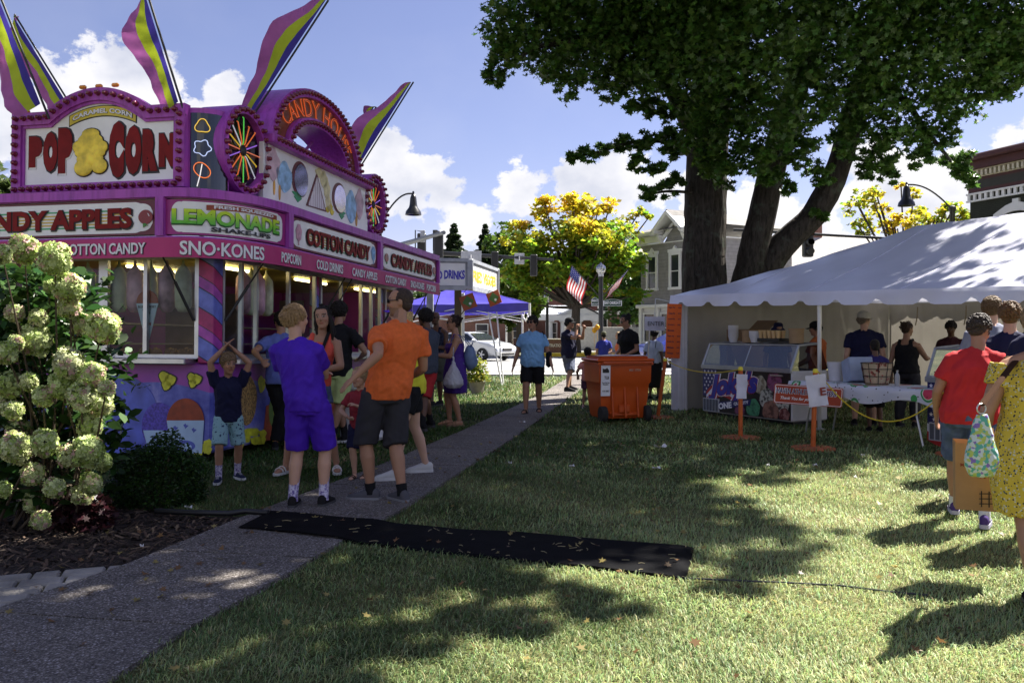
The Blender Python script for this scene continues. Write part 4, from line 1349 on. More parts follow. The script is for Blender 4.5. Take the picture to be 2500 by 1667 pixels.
paint('f', oval(285, 1010, 100, 96), 'b', .002, 'blue_ball'); paint('f', oval(388, 1040, 42, 58), 'v', .004, 'violet_ball')
paint('f', [(350, 1050), (415, 1050), (440, 1105), (365, 1105)], 'c', .006, 'paper_cup')
paint('f', oval(453, 1030, 46, 58, a0=0, a1=180), 'r', .008, 'red_ice'); paint('f', [(408, 1026), (499, 1026), (494, 1106), (420, 1106)], 'c', .010, 'paper_cup')
for x, y in ((430, 1045), (455, 1040), (475, 1050), (380, 1068), (392, 1090)): paint('f', oval(x, y, 5, 5, 10, .5, 3), 's', .012, 'snowflake')
paint('f', oval(452, 1088, 26, 14), 's', .0125, 'cup_badge'); paint('f', oval(452, 1090, 18, 8), 'c', .0145, 'cup_badge')
for x, y, s in ((400, 920, 12), (415, 928, 13), (406, 940, 11), (468, 922, 10), (480, 926, 11), (470, 936, 9)):
    paint('f', oval(x, y, s + 3, s + 4, 16, .12, 3), 'k', .003, 'kernel_edge'); paint('f', oval(x, y, s, s + 1, 16, .15, 3), 'y', .0065, 'kernel')
for x, y in ((486, 1102), (497, 1092), (507, 1098), (509, 1082), (478, 1106)): paint('f', oval(x, y, 11, 10, 14, .2, 5), 'y', .0045 + .0002 * (x % 7), 'kernel')
paint('s', oval(600, 975, 25, 62, wob=.03), 'n', .003, 'nut_coated_cone'); paint('s', oval(637, 938, 9, 20, wob=.15, k=3), 'y', .003, 'kernel')
paint('s', [(575, 975), (560, 900), (545, 960), (556, 1010)], 'r', .002, 'red_cone')
paint('s', [(640, 1078), (648, 990), (700, 975), (700, 1064)], 'o', .003, 'red_cup'); paint('s', oval(690, 990, 26, 62), 'l', .0055, 'lemon'); paint('s', oval(668, 1005, 14, 40), 'g', .0045, 'leaf_shape')
for i in range(16): paint('s', oval(585 + (i * 37) % 58, 1085 - (i * 23) % 34 * (1 if i % 3 else .6) - ((i * 37) % 58) * .2, 9, 10, 12, .22, 5), 'y', .0062 + .00035 * i, 'kernel')
for t0 in (2.9, 4.2, 5.6):
    mb = MB()
    for k, (m, w, h, dz) in enumerate((('l', .28, .4, 0), ('o', .22, .3, -.1), ('y', .12, .12, .25))):
        mb.prism([(t0 + k * .35 + w * math.cos(a), .55 + dz + h * math.sin(a)) for a in [i * math.pi / 10 for i in range(20)]], .003, BS @ Matrix.Translation((0, 0, .002 + k * .003)))
        mb.build('fruit_painting', pic[m], trailer); mb = MB()

# ---- what hangs and stands behind the glass
BAGM = [mat('pastel bag', (.55, .6, .42), .3, var=.5, scale=4), mat('pink teal bag', (.5, .3, .38), .3, var=.7, scale=5)]
TM = Matrix.Translation(TO) @ Matrix.Rotation(TRZ, 4, 'Z') @ Matrix.Rotation(TILT, 4, 'Y')
bag = MB(); bag.lathe([(.012, 0), (.02, -.05), (.095, -.14), (.105, -.3), (.1, -.52), (.06, -.58), (.001, -.59)], (0, 0, 0), 10)
bagme = [bag.mesh('candy_bag', BAGM[0], 60), bag.mesh('candy_bag', BAGM[1], 60)]
k = 0
for pos, lab, grp in [((.18, .5 + .215 * i, 2.34), 'pastel bag of cotton candy hanging in a row behind the front window', 'bags hanging in the front window') for i in range(9)] + [((1.05 + .2 * i, .22, 2.34), 'pastel bag of cotton candy hanging over the side serving hatch', 'bags hanging over the side hatch') for i in range(4)]:
    o = bpy.data.objects.new('candy_bag', bagme[k % 2]); COL.objects.link(o); o.location = TM @ Vector(pos); o.rotation_euler = (0, 0, k); o.scale = (1, .8, 1.05); tag(o, lab, 'candy bag', grp); k += 1
# cone shaped menu card
y_, z_ = FPt(352, 770)
cs = empty('cone_menu_card', TM @ Vector((.06, y_, 0)), 0, 'paper cone shaped flavour card with rust red top behind the front glass', 'sign', rot=(0, 0, TRZ))
CM = face_frame((0, 0, 0), (0, -1, 0))
_, zt = FPt(352, 740); _, zb2 = FPt(352, 838); _, ztop = FPt(352, 708); wc = .145
mb = MB(); mb.prism([(-wc, zt), (wc, zt), (.012, zb2), (-.012, zb2)], .01, CM); mb.build('cone', mat('pale blue card', (.45, .62, .74), .5, var=.1), cs)
mb = MB(); mb.prism([(wc * math.cos(a), zt + .002 + (ztop - zt) * math.sin(a)) for a in [i * math.pi / 14 for i in range(15)]], .01, CM); mb.build('ice_top', mat('rust ice card', (.33, .07, .015), .6), cs)
mb = MB(); letter(mb, 'BLUE RASPBERRY\nCHERRY\nGRAPE', CM @ Matrix.Translation((0, zt - .075, .007)), .1, .24, .02, .002, lines=.9); mb.build('lettering', m_blk, cs)
mb = MB(); letter(mb, 'SNO-KONE', CM @ Matrix.Translation((0, zt - .24, .007)), .035, .11, .03, .002); mb.build('second_lettering', pic['r'], cs)
mb = MB()
for i in range(26):
    p = Vector((.25 + rnd.uniform(0, .3), .35 + i * .085, 1.18 + .05)); mb.ball(p, (.06, .05, rnd.uniform(.04, .09)), 8)
o = mb.build('snack_heap', mat('roast nuts', (.12, .07, .035), .7, var=.6, scale=25)); o.matrix_world = TM; tag(o, 'heap of roasted snacks along the front window sill', 'snacks', kind='stuff')

# ---- feather flags
FLC = [mat('flag violet blue', (.055, .04, .30), .8, var=.1, transl=.3), mat('flag lime', (.42, .52, .03), .8, var=.1, transl=.3), mat('flag orchid', (.40, .12, .36), .8, var=.12, transl=.3)]


def feather_flag(base, top, Yb, Yt, side, wmax, label, ph=0.0, curl=0.0, nst=3):
    a = pix(*base, Yb); b = pix(*top, Yt)
    root = empty('feather_flag', a, 0, label, 'flag', 'feather flags on the trailer roof')
    d = b - a; ax = d.normalized(); ln = d.length
    sd = Vector((side, 0, 0)); sd = (sd - ax * sd.dot(ax)).normalized(); nn = ax.cross(sd)
    mb = MB(); mb.tube([Vector((0, 0, 0)) - ax * .1, ax * ln * 1.01], .014, 8); mb.build('pole', m_blk, root)
    nu, nv = 12, 34
    def pos(u, v):
        w = wmax * (math.sin(math.pi * min(1, v * .9 + .10)) ** .55) * (1.0 - .25 * v)
        drop = -.22 * u * (1 - v) ** 2
        p = ax * (ln * (.05 + .95 * v) + drop * ln * .25) + sd * (u * w + .03)
        p += nn * (.10 * u * math.sin(7 * v + ph + 1.5 * u) + .05 * u * math.sin(15 * v + 2 * ph))
        p += sd * (.06 * u * math.sin(9 * v + ph)) + nn * (.018 * math.sin(31 * v + 6 * u + ph) * u + .012 * u * math.sin(53 * v - 9 * u)) + ax * (curl * u * v * v)
        return p
    for k in range(3):
        mb = MB(); mb.grid(lambda u, v: pos((0, .22, .56, 1)[k] + u * (.22, .34, .44)[k], v), 5, nv)
        o = mb.build('cloth_stripe', FLC[k], root, 180)
    return root


feather_flag((112, 270), (-40, -110), 9.9, 9.6, -1, .42, 'leftmost feather flag cut by the picture edge, orchid lime and violet', .4)
feather_flag((168, 250), (37, 38), 12.6, 12.6, -1, .36, 'short lime and violet feather flag just behind the leftmost flag', 1.3)
feather_flag((446, 262), (352, -40), 9.9, 9.7, -1, .36, 'tall feather flag rising past the right shoulder of the popcorn sign', 2.2)
feather_flag((613, 290), (800, 4), 11.2, 11.2, -1, .36, 'feather flag rising between neon wheel and arch, curling to the right', 3.0, .5)
feather_flag((866, 430), (1008, 203), 14.8, 14.8, -1, .42, 'farthest feather flag, standing behind the far end of the arch', 4.1)
feather_flag((880, 330), (918, 262), 15.6, 15.6, -1, .12, 'small dark flag tip just behind the farthest feather flag', .9)
# ------------------------------------------------------------------ white frame tent
TA = Vector((3.0, 16.2, 0)); TD = Vector((.455, -.89, 0)).normalized(); TWd = Vector((TD.y * -1, TD.x, 0)); TWd = Vector((.89, .455, 0)).normalized()
TLn, TWid = 10.5, 6.0
eave = lambda k: 2.16 - .02 * k            # the eave sinks a little towards the camera


def tp(k, w, z): return TA + TD * k + TWd * w + Vector((0, 0, z))


tent = empty('frame_tent', (0, 0, 0), 0, 'big white hip roofed frame tent with scalloped valance sheltering the ice cream stall', 'tent')
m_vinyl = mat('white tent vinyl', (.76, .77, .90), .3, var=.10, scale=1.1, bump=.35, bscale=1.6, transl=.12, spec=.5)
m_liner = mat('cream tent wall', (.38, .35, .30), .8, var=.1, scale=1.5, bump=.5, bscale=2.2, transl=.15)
HZ = 3.32


def roofpt(k, w):
    """height of the roof cloth"""
    e = min(k, TLn - k, w, TWid - w); e = max(0, min(e, TWid / 2))
    t = e / (TWid / 2)
    h = eave(k) + (HZ - eave(k)) * t
    sag = -.10 * math.sin(math.pi * t) * (1 if True else 0)
    wr = .012 * math.sin(k * 5.1 + w * 1.3) * math.sin(math.pi * t) + .008 * math.sin(k * 11 - w * 4)
    return h + sag * .6 + wr


mb = MB()
ks = sorted(set([i * .25 for i in range(int(TLn / .25) + 1)])); ws = [i * .25 for i in range(25)]
vs = [tp(k, w, roofpt(k, w)) for w in ws for k in ks]; nk = len(ks)
mb.add(vs, [(j * nk + i, j * nk + i + 1, (j + 1) * nk + i + 1, (j + 1) * nk + i) for j in range(len(ws) - 1) for i in range(nk - 1)])
mb.build('roof', m_vinyl, tent, 40)
mb = MB()
for k in (1.6, 3.3, 5.0, 6.7, 8.4): mb.tube([tp(k, w * .2, roofpt(k, w * .2) + .004) for w in range(31)], .007, 5)
mb.build('roof_seam', mat('grey seam tape', (.55, .56, .66), .5), tent)


def valance_side(f, L_, nm, m=None, ph=0.0, n=160, drop=.21):
    mb = MB()
    sc = .72
    def pt(u, v):
        s = u * L_
        c = abs(((s + ph) / sc) % 1 - .5) * 2           # 1 at the notch, 0 in mid lobe
        notch = max(0, (c - .62) / .38) ** 1.3 * .105
        low = drop - notch
        bow = .025 + .02 * math.sin(s * 3.1 + v) + .012 * math.sin(s * 9.0)
        p, out, z = f(s)
        return p + out * (bow * v) + Vector((0, 0, z - low * v))
    mb.grid(pt, n, 3); return mb.build(nm, m or m_vinyl, tent, 180)


valance_side(lambda s: (tp(s, -.02, 0), -TWd, eave(s) + .01), TLn, 'valance', ph=.36)
valance_side(lambda s: (tp(-.02, s, 0), -TD, eave(0) + .01), TWid, 'valance', ph=.1, n=90)
valance_side(lambda s: (tp(s, TWid, 0), TWd, eave(s) + .01), TLn, 'valance', ph=.2)
# frame pipes
m_pole = mat('galvanised pole', (.5, .51, .53), .35, metal=.85, var=.1)
for k in (0.12, 3.55, 7.0, 10.4):
    for w in (.06, 5.94):
        mb = MB(); mb.tube([tp(k, w, -.02), tp(k, w, eave(k) - .02)], .032, 10); mb.lathe([(.1, 0), (.1, .015), (.04, .03)], tp(k, w, 0), 10); mb.build('pole', m_pole, tent)
mb = MB()
mb.tube([tp(0.1, .06, eave(0) - .05), tp(10.4, .06, eave(10.4) - .05)], .025, 8); mb.tube([tp(0.1, 5.9, eave(0) - .05), tp(10.4, 5.9, eave(10.4) - .05)], .025, 8)
mb.tube([tp(3, 3, HZ - .1), tp(7.5, 3, HZ - .1)], .025, 8)
for k in (3.5, 7): mb.tube([tp(k, .06, eave(k) - .05), tp(k, 3, HZ - .1), tp(k, 5.9, eave(k) - .05)], .022, 8)
mb.build('roof_frame', m_pole, tent)


def drape(k0, w0, k1, w1, nm, z1=2.0, z0=.02, n=40, m=None, amp=.05):
    a = tp(k0, w0, 0); b = tp(k1, w1, 0); L_ = (b - a).length; nn = (b - a).normalized().cross(Vector((0, 0, 1)))
    mb = MB(); mb.grid(lambda u, v: a + (b - a) * u + nn * (amp * math.sin(u * L_ * 6.5 + v * 1.5) * (.35 + .65 * (1 - v)) + .03 * math.sin(u * L_ * 17)) + Vector((0, 0, z0 + (z1 - z0) * v)), n, 8)
    mb.build(nm, m or m_liner, tent, 180)


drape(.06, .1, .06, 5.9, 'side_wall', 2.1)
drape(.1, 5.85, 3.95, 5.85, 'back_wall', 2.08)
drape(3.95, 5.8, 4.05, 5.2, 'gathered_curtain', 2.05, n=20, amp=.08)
# gathered white drape round the corner leg
mb = MB()
mb.grid(lambda u, v: tp(.12 + .16 * math.cos(u * 6.283) * (1 + .12 * math.sin(u * 31)), .1 + .15 * math.sin(u * 6.283) * (1 + .12 * math.sin(u * 44 + 1)), .03 + 1.98 * v), 40, 10)
mb.build('corner_drape', mat('white drape', (.66, .66, .72), .7, var=.06, bump=.4, bscale=4, transl=.2), tent, 180)
for k in (.9, 2.0, 2.9):
    mb = MB(); mb.tube([tp(k, 5.7, 2.0), tp(k + .02, 5.66, 1.8), tp(k - .02, 5.66, 1.62)], .012, 6); mb.build('tie_strap', mat('strap', (.25, .2, .12), .9), tent)

# menu board on the corner drape
md = TD
mn = empty('menu_board', pix(1645, 808, 15.9), 0, 'orange price board with rows of dark writing hung on the tent corner', 'menu board')
M = Matrix.Rotation(math.atan2(-.32, .95), 4, 'Z')
MF = face_frame((0, 0, 0), (.97, .25, -.03), (.13, 0, 1))
mb = MB(); mb.prism([(-.15, -.5), (.14, -.5), (.14, .5), (-.15, .5)], .012, MF); mb.build('board', mat('orange card', (.66, .11, .012), .6, var=.1), mn)
mb = MB()
for i, (a, b) in enumerate((('Sugar Pie', '$3.00'), ('Cream Pie', '$4.00'), ('Apple Pie', '$4.00'), ('Strawberry', '$5.00'), ('Shortcake', ''), ('Single Dip', '$3.00'), ('Double Dip', '$4.00'), ('Milkshake', '$6.00'), ('Water', '$1.00'))):
    letter(mb, a, MF @ Matrix.Translation((-.06, .43 - i * .105, .008)), .035, .13, .03, .001)
    if b: letter(mb, b, MF @ Matrix.Translation((.095, .43 - i * .105, .008)), .03, .055, .03, .001)
mb.build('lettering', mat('dark plum print', (.09, .02, .05), .6), mn)
# enter sheet
en = empty('enter_sheet', pix(1598, 790, 17.2), 0, 'white sheet lettered ENTER hanging beside the tent corner', 'sign')
EF = face_frame((0, 0, 0), (1, .15, 0))
mb = MB(); mb.grid(lambda u, v: EF @ Vector(((u - .5) * .42, (v - .5) * .28, .02 * math.sin(u * 7 + v * 2))), 14, 6); mb.build('sheet', mat('white paper', (.62, .62, .72), .8), en, 180)
mb = MB(); letter(mb, 'ENTER', EF @ Matrix.Translation((.02, .0, .035)), .085, .34, .0, .001); mb.build('lettering', m_blk, en)
mb = MB(); mb.tube([EF @ Vector((0, .14, 0)), EF @ Vector((.02, .5, 0)), tp(.1, .2, 2.0) - en.location], .008, 6); mb.tube([EF @ Vector((-.1, -.14, 0)), EF @ Vector((-.22, -1.35, .1))], .015, 6); mb.build('cord', m_alu, en)

# ------------------------------------------------------------------ ice cream freezers
FRW = mat('freezer white enamel', (.62, .62, .66), .35, var=.06, bump=.05)
NAVY = mat('navy print', (.018, .02, .12), .4, var=.1); PRED = mat('red print', (.40, .02, .02), .4, var=.1)


def scoop_mat(name, c, d, sc=14):
    def b(N, L, tc):
        n = tex_noise(N, L, tc.outputs['Object'], sc, 6, .65)
        return ramp(N, L, n, [(.42, d), (.52, c), (.75, tuple(min(1, x * 1.25) for x in c))]), n
    return pattern_mat(name, .6, b, .8)


def star(r, n=5): return [((r if i % 2 == 0 else r * .4) * math.sin(math.pi * i / n), (r if i % 2 == 0 else r * .4) * math.cos(math.pi * i / n)) for i in range(2 * n)]


def freezer(loc, label, full=True, L_=2.15, D=.78):
    """front at local -y, left end at x=0"""
    rz = math.atan2(TD.y, TD.x)
    r = empty('ice_cream_freezer', loc, rz, label, 'freezer', 'ice cream freezers under the tent')
    mb = MB(); mb.bbox((L_ / 2, D / 2, .47), (L_, D, .80), .02); mb.build('cabinet', FRW, r)
    mb = MB(); mb.box((L_ / 2, D / 2 + .02, .035), (L_ - .1, D - .12, .07)); mb.build('plinth', m_blk, r)
    prof = [(-.02, .87), (.16, 1.27), (.62, 1.30), (.80, .87)]
    mb = MB()
    for a, b in ((prof[0], prof[1]), (prof[1], prof[2])):
        mb.add([(.03, a[0], a[1]), (L_ - .03, a[0], a[1]), (L_ - .03, b[0], b[1]), (.03, b[0], b[1])], [(0, 1, 2, 3)])
    for x in (.012, L_ - .012): mb.add([(x, y, z) for y, z in prof], [(0, 1, 2, 3)])
    mb.build('glass_cover', m_thin_glass('freezer glass', (.62, .66, .72), .12), r)
    mb = MB()
    for x in (.015, L_ - .015):
        for a, b in ((prof[0], prof[1]), (prof[1], prof[2])): mb.tube([(x, *a), (x, *b)], .02, 6)
    for y, z in (prof[0], prof[1], prof[2]): mb.tube([(0, y, z), (L_, y, z)], .018, 6)
    mb.tube([(L_ / 2, -.02, .88), (L_ / 2, .16, 1.27)], .010, 6); mb.box((L_ / 2, -.012, .872), (L_, .04, .07))
    mb.build('glass_frame', mat('grey trim', (.33, .35, .38), .35, metal=.5), r)
    mb = MB(); mb.box((L_ / 2, D / 2, .875), (L_ - .06, D - .08, .015)); mb.build('tub_deck', mat('dark tubs', (.06, .06, .08), .5), r)
    # printed front
    F = face_frame((0, -.003, 0), (1, 0, 0))
    mb = MB(); mb.prism([(.02, .09), (L_ - .02, .09), (L_ - .02, .835), (.02, .835)], .003, F); pr = mb.build('printed_front', mat('black print', (.012, .01, .014), .35), r)
    if not full: L2 = .62
    # flag corner
    mb = MB(); mb.prism([(.02, .36), (.42, .30), (.46, .62), (.38, .835), (.02, .835)] if full else [(.02, .30), (.62, .25), (.7, .835), (.02, .835)], .003, F @ Matrix.Translation((0, 0, .003))); mb.build('flag_field', NAVY, pr)
    mb = MB()
    for j in range(7 if full else 9):
        for i in range(4 if full else 5):
            mb.prism([(x + .075 + i * (.095 if full else .125) + (.045 if j % 2 else 0), y + .79 - j * .062) for x, y in star(.026 if full else .032)], .002, F @ Matrix.Translation((0, 0, .006)))
    mb.build('stars', m_wht, pr)
    if full:
        for k, (m, y0) in enumerate(((PRED, .52), (m_wht, .46), (PRED, .40), (m_wht, .34), (PRED, .28))):
            n = 16; up = [(.12 + .75 * i / n * 1.0, y0 - .12 + .17 * math.sin(3.1 * i / n) + .12 * i / n) for i in range(n + 1)]
            mb = MB(); mb.strip([(x, y + .032) for x, y in up], [(x, y - .03) for x, y in up], .002, F @ Matrix.Translation((0, 0, .0065 + .0003 * k))); mb.build('flag_stripe', m, pr)
        jk = lambda x, y: (x, y + .05 * math.sin(x * 3))
        for nm, m, bo, dx, lift, s in (('lettering_edge', m_wht, .13, 0, .010, 1.02), ('lettering_rim', PRED, .085, 0, .0125, 1.0), ('lettering', mat('royal blue print', (.03, .03, .30), .35), .05, 0, .015, .99)):
            mb = MB(); letter(mb, "Joky's", F @ Matrix.Translation((.80, .56, lift)), .50 * s, 1.24 * s, bo, .002, jk, .25); mb.build(nm, m, pr)
        mb = MB(); mb.prism([(.40, .12), (1.24, .27), (1.26, .37), (.38, .26)], .002, F @ Matrix.Translation((0, 0, .0165))); mb.build('ribbon', NAVY, pr)
        mb = MB(); letter(mb, 'ONE', F @ Matrix.Translation((.62, .215, .019)) @ Matrix.Rotation(.15, 4, 'Z'), .11, .34, .05, .002); letter(mb, 'QUALITY', F @ Matrix.Translation((1.02, .285, .019)) @ Matrix.Rotation(.15, 4, 'Z'), .06, .36, .03, .002); mb.build('ribbon_lettering', m_wht, pr)
        sc = [(1.45, .62, .16, 'vanilla scoop', (.42, .38, .28), (.2, .16, .1)), (1.78, .68, .17, 'berry scoop', (.24, .06, .14), (.10, .02, .05)), (1.95, .36, .17, 'chip scoop', (.48, .46, .38), (.04, .03, .03)), (1.62, .40, .18, 'mint chip scoop', (.42, .42, .36), (.03, .025, .02)),
              (1.30, .22, .17, 'mint scoop', (.06, .24, .12), (.03, .12, .06)), (1.70, .20, .19, 'cocoa scoop', (.26, .13, .09), (.10, .04, .03)), (.98, .15, .13, 'plum scoop', (.18, .06, .12), (.1, .03, .06)), (2.0, .17, .12, 'cherry scoop', (.30, .14, .12), (.12, .02, .02))]
        for k, (x, y, s, nm, c, d) in enumerate(sc):
            s *= .95
            P = [(min(max(x + s * math.cos(a) * (1 + .05 * math.sin(6 * a)), .03), L_ - .03), min(max(y + s * math.sin(a) * (1 + .05 * math.cos(5 * a)), .1), .82)) for a in [i * math.pi / 14 for i in range(28)]]
            mb = MB(); mb.prism(P, .002, F @ Matrix.Translation((0, 0, .007 + .0006 * k))); mb.build('scoop_picture', scoop_mat(nm, c, d, 20 if 'chip' in nm else 9), pr)
    else:
        n = 16
        for k, (m, y0, y1) in enumerate(((m_wht, .30, .12), (PRED, .2, .06))):
            top = [(.02 + .7 * i / n, y0 + .14 * (i / n) ** 2 - .1 * math.sin(3.1 * i / n)) for i in range(n + 1)]
            mb = MB(); mb.strip(top, [(x, y - .12) for x, y in top], .002, F @ Matrix.Translation((0, 0, .0065 + .001 * k))); mb.build('flag_stripe', m, pr)
    # vent grille
    x0 = .03 if full else .04
    mb = MB(); mb.box((x0 + .22, -.012, .2), (.42, .02, .23))
    g = mb.build('vent_grille', mat('grille white', (.45, .47, .5), .5), r)
    mb = MB()
    for i in range(5): mb.box((x0 + .06 + i * .08, -.026, .2), (.055, .008, .2))
    mb.build('slats', mat('grille dark', (.10, .11, .13), .6), g)
    mb = MB(); mb.box((L_ - .3, -.03, .79), (.26, .03, .025)); mb.build('handle', m_alu, r)
    return r


freezer((3.41, 15.4, 0), 'long ice cream freezer with painted scoops and flag front beside the tent corner')
freezer((5.42, 11.25, 0), 'ice cream freezer with starry flag front behind the red shirted woman', False)


# stacked cups and tubs on the first freezer
FR = Matrix.Translation((3.41, 15.4, 0)) @ Matrix.Rotation(math.atan2(TD.y, TD.x), 4, 'Z')
def put(nm, mb, m, loc, label, cat, group=None, sm=40):
    o = mb.build(nm, m, None, sm); o.location = loc; return tag(o, label, cat, group)
mb = MB(); mb.lathe([(.06, 0), (.085, .09), (.09, .1), (.075, .1)] , (0, 0, 0), 16)
for i in range(11): mb.lathe([(.088, .1 + i * .018), (.092, .112 + i * .018), (.088, .115 + i * .018)], (0, 0, 0), 16)
mb.lathe([(.088, .28), (.09, .3), (.0001, .3)], (0, 0, 0), 16)
put('cup_stack', mb, mat('paper cup white', (.72, .72, .74), .6), FR @ Vector((.33, .42, 1.30)), 'tall stack of white paper cups on the long freezer', 'cup stack')
mb = MB(); mb.lathe([(.075, 0), (.11, .1), (.115, .2), (.0001, .2)], (0, 0, 0), 16)
for i in range(5): mb.lathe([(.112, .1 + i * .018), (.118, .112 + i * .018), (.112, .116 + i * .018)], (0, 0, 0), 16)
put('bowl_stack', mb, _MC['paper cup white'], FR @ Vector((.9, .42, 1.30)), 'short stack of white paper bowls on the long freezer', 'bowl stack')
KR = mat('kraft tub', (.38, .25, .13), .7, var=.12)
for i, (x, y, z, s, l) in enumerate(((.62, .5, 1.3, 1, 'brown paper tub between the white cups and bowls on the freezer'), (1.75, .5, 1.3, 1.15, 'brown paper tub at the far end of the long freezer lid'))):
    mb = MB(); mb.lathe([(.1, 0), (.105, .19), (.112, .19), (.112, .21), (.0001, .212)], (0, 0, 0), 18); o = put('paper_tub', mb, KR, FR @ Vector((x, y, z)), l, 'tub'); o.scale = (s, s, s)
tr = empty('cone_tray', FR @ Vector((1.3, .45, 1.31)), math.atan2(TD.y, TD.x), 'black rack of waffle cone cups on the long freezer', 'tray')
mb = MB(); mb.bbox((0, 0, .04), (.5, .3, .06), .01); mb.build('rack', m_blk, tr)
mb = MB()
for i in range(14):
    x, y = -.2 + (i % 5) * .1, -.1 + (i // 5) * .1; mb.lathe([(.03, .05), (.042, .14), (.046, .15), (.046, .18), (.03, .18)], (x, y, .02), 10)
mb.build('cone_cups', mat('wafer', (.62, .42, .2), .8), tr)
bx = empty('cardboard_box', tp(.75, 1.2, 0), .6, 'tall open cardboard box standing inside the tent corner', 'box')
mb = MB(); mb.bbox((0, 0, .78), (.62, .5, 1.5), .01); mb.build('carton', mat('cardboard', (.26, .17, .09), .85, var=.1), bx)
mb = MB(); mb.box((.42, 0, 1.6), (.34, .48, .01), Matrix.Rotation(R(-35), 3, 'Y')); mb.build('flap', _MC['cardboard'], bx)

# ------------------------------------------------------------------ table with melon cloth
tb = empty('trestle_table', (4.2, 12.85, 0), math.atan2(-.89, .455), 'folding trestle table in front of the ice cream freezer', 'table')
mb = MB(); mb.bbox((1.15, .36, .735), (2.3, .72, .03), .01); mb.build('table_top', mat('grey laminate', (.4, .4, .42), .5), tb)
for x in (.25, 2.05):
    for y in (.08, .64):
        mb = MB(); mb.tube([(x, y, .72), (x, y, .4), (x + (.1 if x > 1 else -.08), y, .0)], .014, 8); mb.build('leg', m_pole, tb)


def m_melon():
    def b(N, L, tc):
        vo = N('ShaderNodeTexVoronoi'); vo.inputs['Scale'].default_value = 3.0; L(tc.outputs['Object'], vo.inputs['Vector'])
        c = ramp(N, L, vo.outputs['Distance'], [(0, (.62, .05, .10)), (.24, (.62, .07, .12)), (.27, (.65, .75, .55)), (.31, (.05, .30, .08)), (.38, (.65, .66, .72))], 'CONSTANT')
        v2 = N('ShaderNodeTexVoronoi'); v2.inputs['Scale'].default_value = 14.0; L(tc.outputs['Object'], v2.inputs['Vector'])
        s = ramp(N, L, v2.outputs['Distance'], [(0, (.01, .01, .01)), (.14, (1, 1, 1))], 'CONSTANT')
        return mixc(N, L, 1, c, s, 'MULTIPLY')
    return pattern_mat('melon print cloth', .7, b)


mb = MB(); L_ = 2.44
def cloth(u, v):
    x = u * (L_ + .1) - .06; s = (v - .5) * 1.16
    y = .36; 
    if abs(s) < .39: return Vector((x, .36 + s, .757 + .003 * math.sin(9 * x)))
    e = abs(s) - .39; sg = 1 if s > 0 else -1
    return Vector((x, .36 + sg * (.39 + .03 + .02 * math.sin(x * 11)), .755 - e * (1.0 + .25 * math.sin(x * 5 + 1))))
mb.grid(cloth, 60, 24); mb.add([], [])
o = mb.build('table_cloth', m_melon(), None, 180); o.location = tb.location; o.rotation_euler = tb.rotation_euler; tag(o, 'white tablecloth printed with watermelon slices on the trestle table', 'tablecloth')
TT = Matrix.Translation(tb.location) @ Matrix.Rotation(math.atan2(-.89, .455), 4, 'Z')


def m_quilt():
    def b(N, L, tc):
        n = tex_noise(N, L, tc.outputs['Object'], 14, 4, .6)
        return ramp(N, L, n, [(.4, (.45, .36, .24)), (.55, (.5, .4, .28)), (.6, (.35, .05, .05)), (.7, (.06, .08, .03))])
    return pattern_mat('floral quilted bag', .8, b)


bg = empty('wire_basket', TT @ Vector((1.25, .3, .76)), 1.9, 'wire basket lined with floral cloth on the watermelon tablecloth', 'basket')
mb = MB(); mb.lathe([(.15, .0), (.19, .2), (.2, .3), (.17, .3), (.15, .06)], (0, 0, 0), 20); mb.build('liner', m_quilt(), bg, 60)
mb = MB()
for z, r in ((.02, .165), (.12, .185), (.22, .205), (.3, .212)): mb.tube([(r * math.cos(i * math.pi / 10), r * math.sin(i * math.pi / 10), z) for i in range(21)], .005, 5)
for i in range(10): a = i * math.pi / 5; mb.tube([(.165 * math.cos(a), .165 * math.sin(a), .02), (.212 * math.cos(a), .212 * math.sin(a), .3)], .004, 5)
mb.build('wire_frame', m_blk, bg)
mb = MB(); mb.lathe([(.033, 0), (.033, .13), (.026, .16), (.012, .18), (.012, .2), (.015, .2), (.015, .215), (.0001, .217)], (0, 0, 0), 14)
put('water_bottle', mb, mat('cloudy plastic', (.5, .52, .55), .2, trans=.4), TT @ Vector((1.62, .25, .76)), 'small clear water bottle beside the floral basket', 'bottle')
mb = MB(); mb.lathe([(.1, 0), (.105, .2), (.112, .2), (.112, .22), (.0001, .222)], (0, 0, 0), 18); put('paper_tub', mb, KR, TT @ Vector((2.2, .4, .76)), 'brown paper tub at the near end of the watermelon tablecloth', 'tub')
mb = MB(); mb.bbox((0, 0, .17), (.34, .3, .34), .01, Matrix.Rotation(R(-15), 3, 'X')); put('pale_blue_crate', mb, mat('pale blue plastic', (.28, .34, .48), .5), TT @ Vector((.75, .5, .76)), 'pale blue plastic bin standing on the table behind the pole', 'bin')
mb = MB(); mb.lathe([(.09, 0), (.12, .26), (.125, .28), (.11, .28)], (0, 0, 0), 18); put('white_bucket', mb, FRW, TT @ Vector((.35, .5, .76)), 'white plastic bucket on the table next to the freezer end', 'bucket')

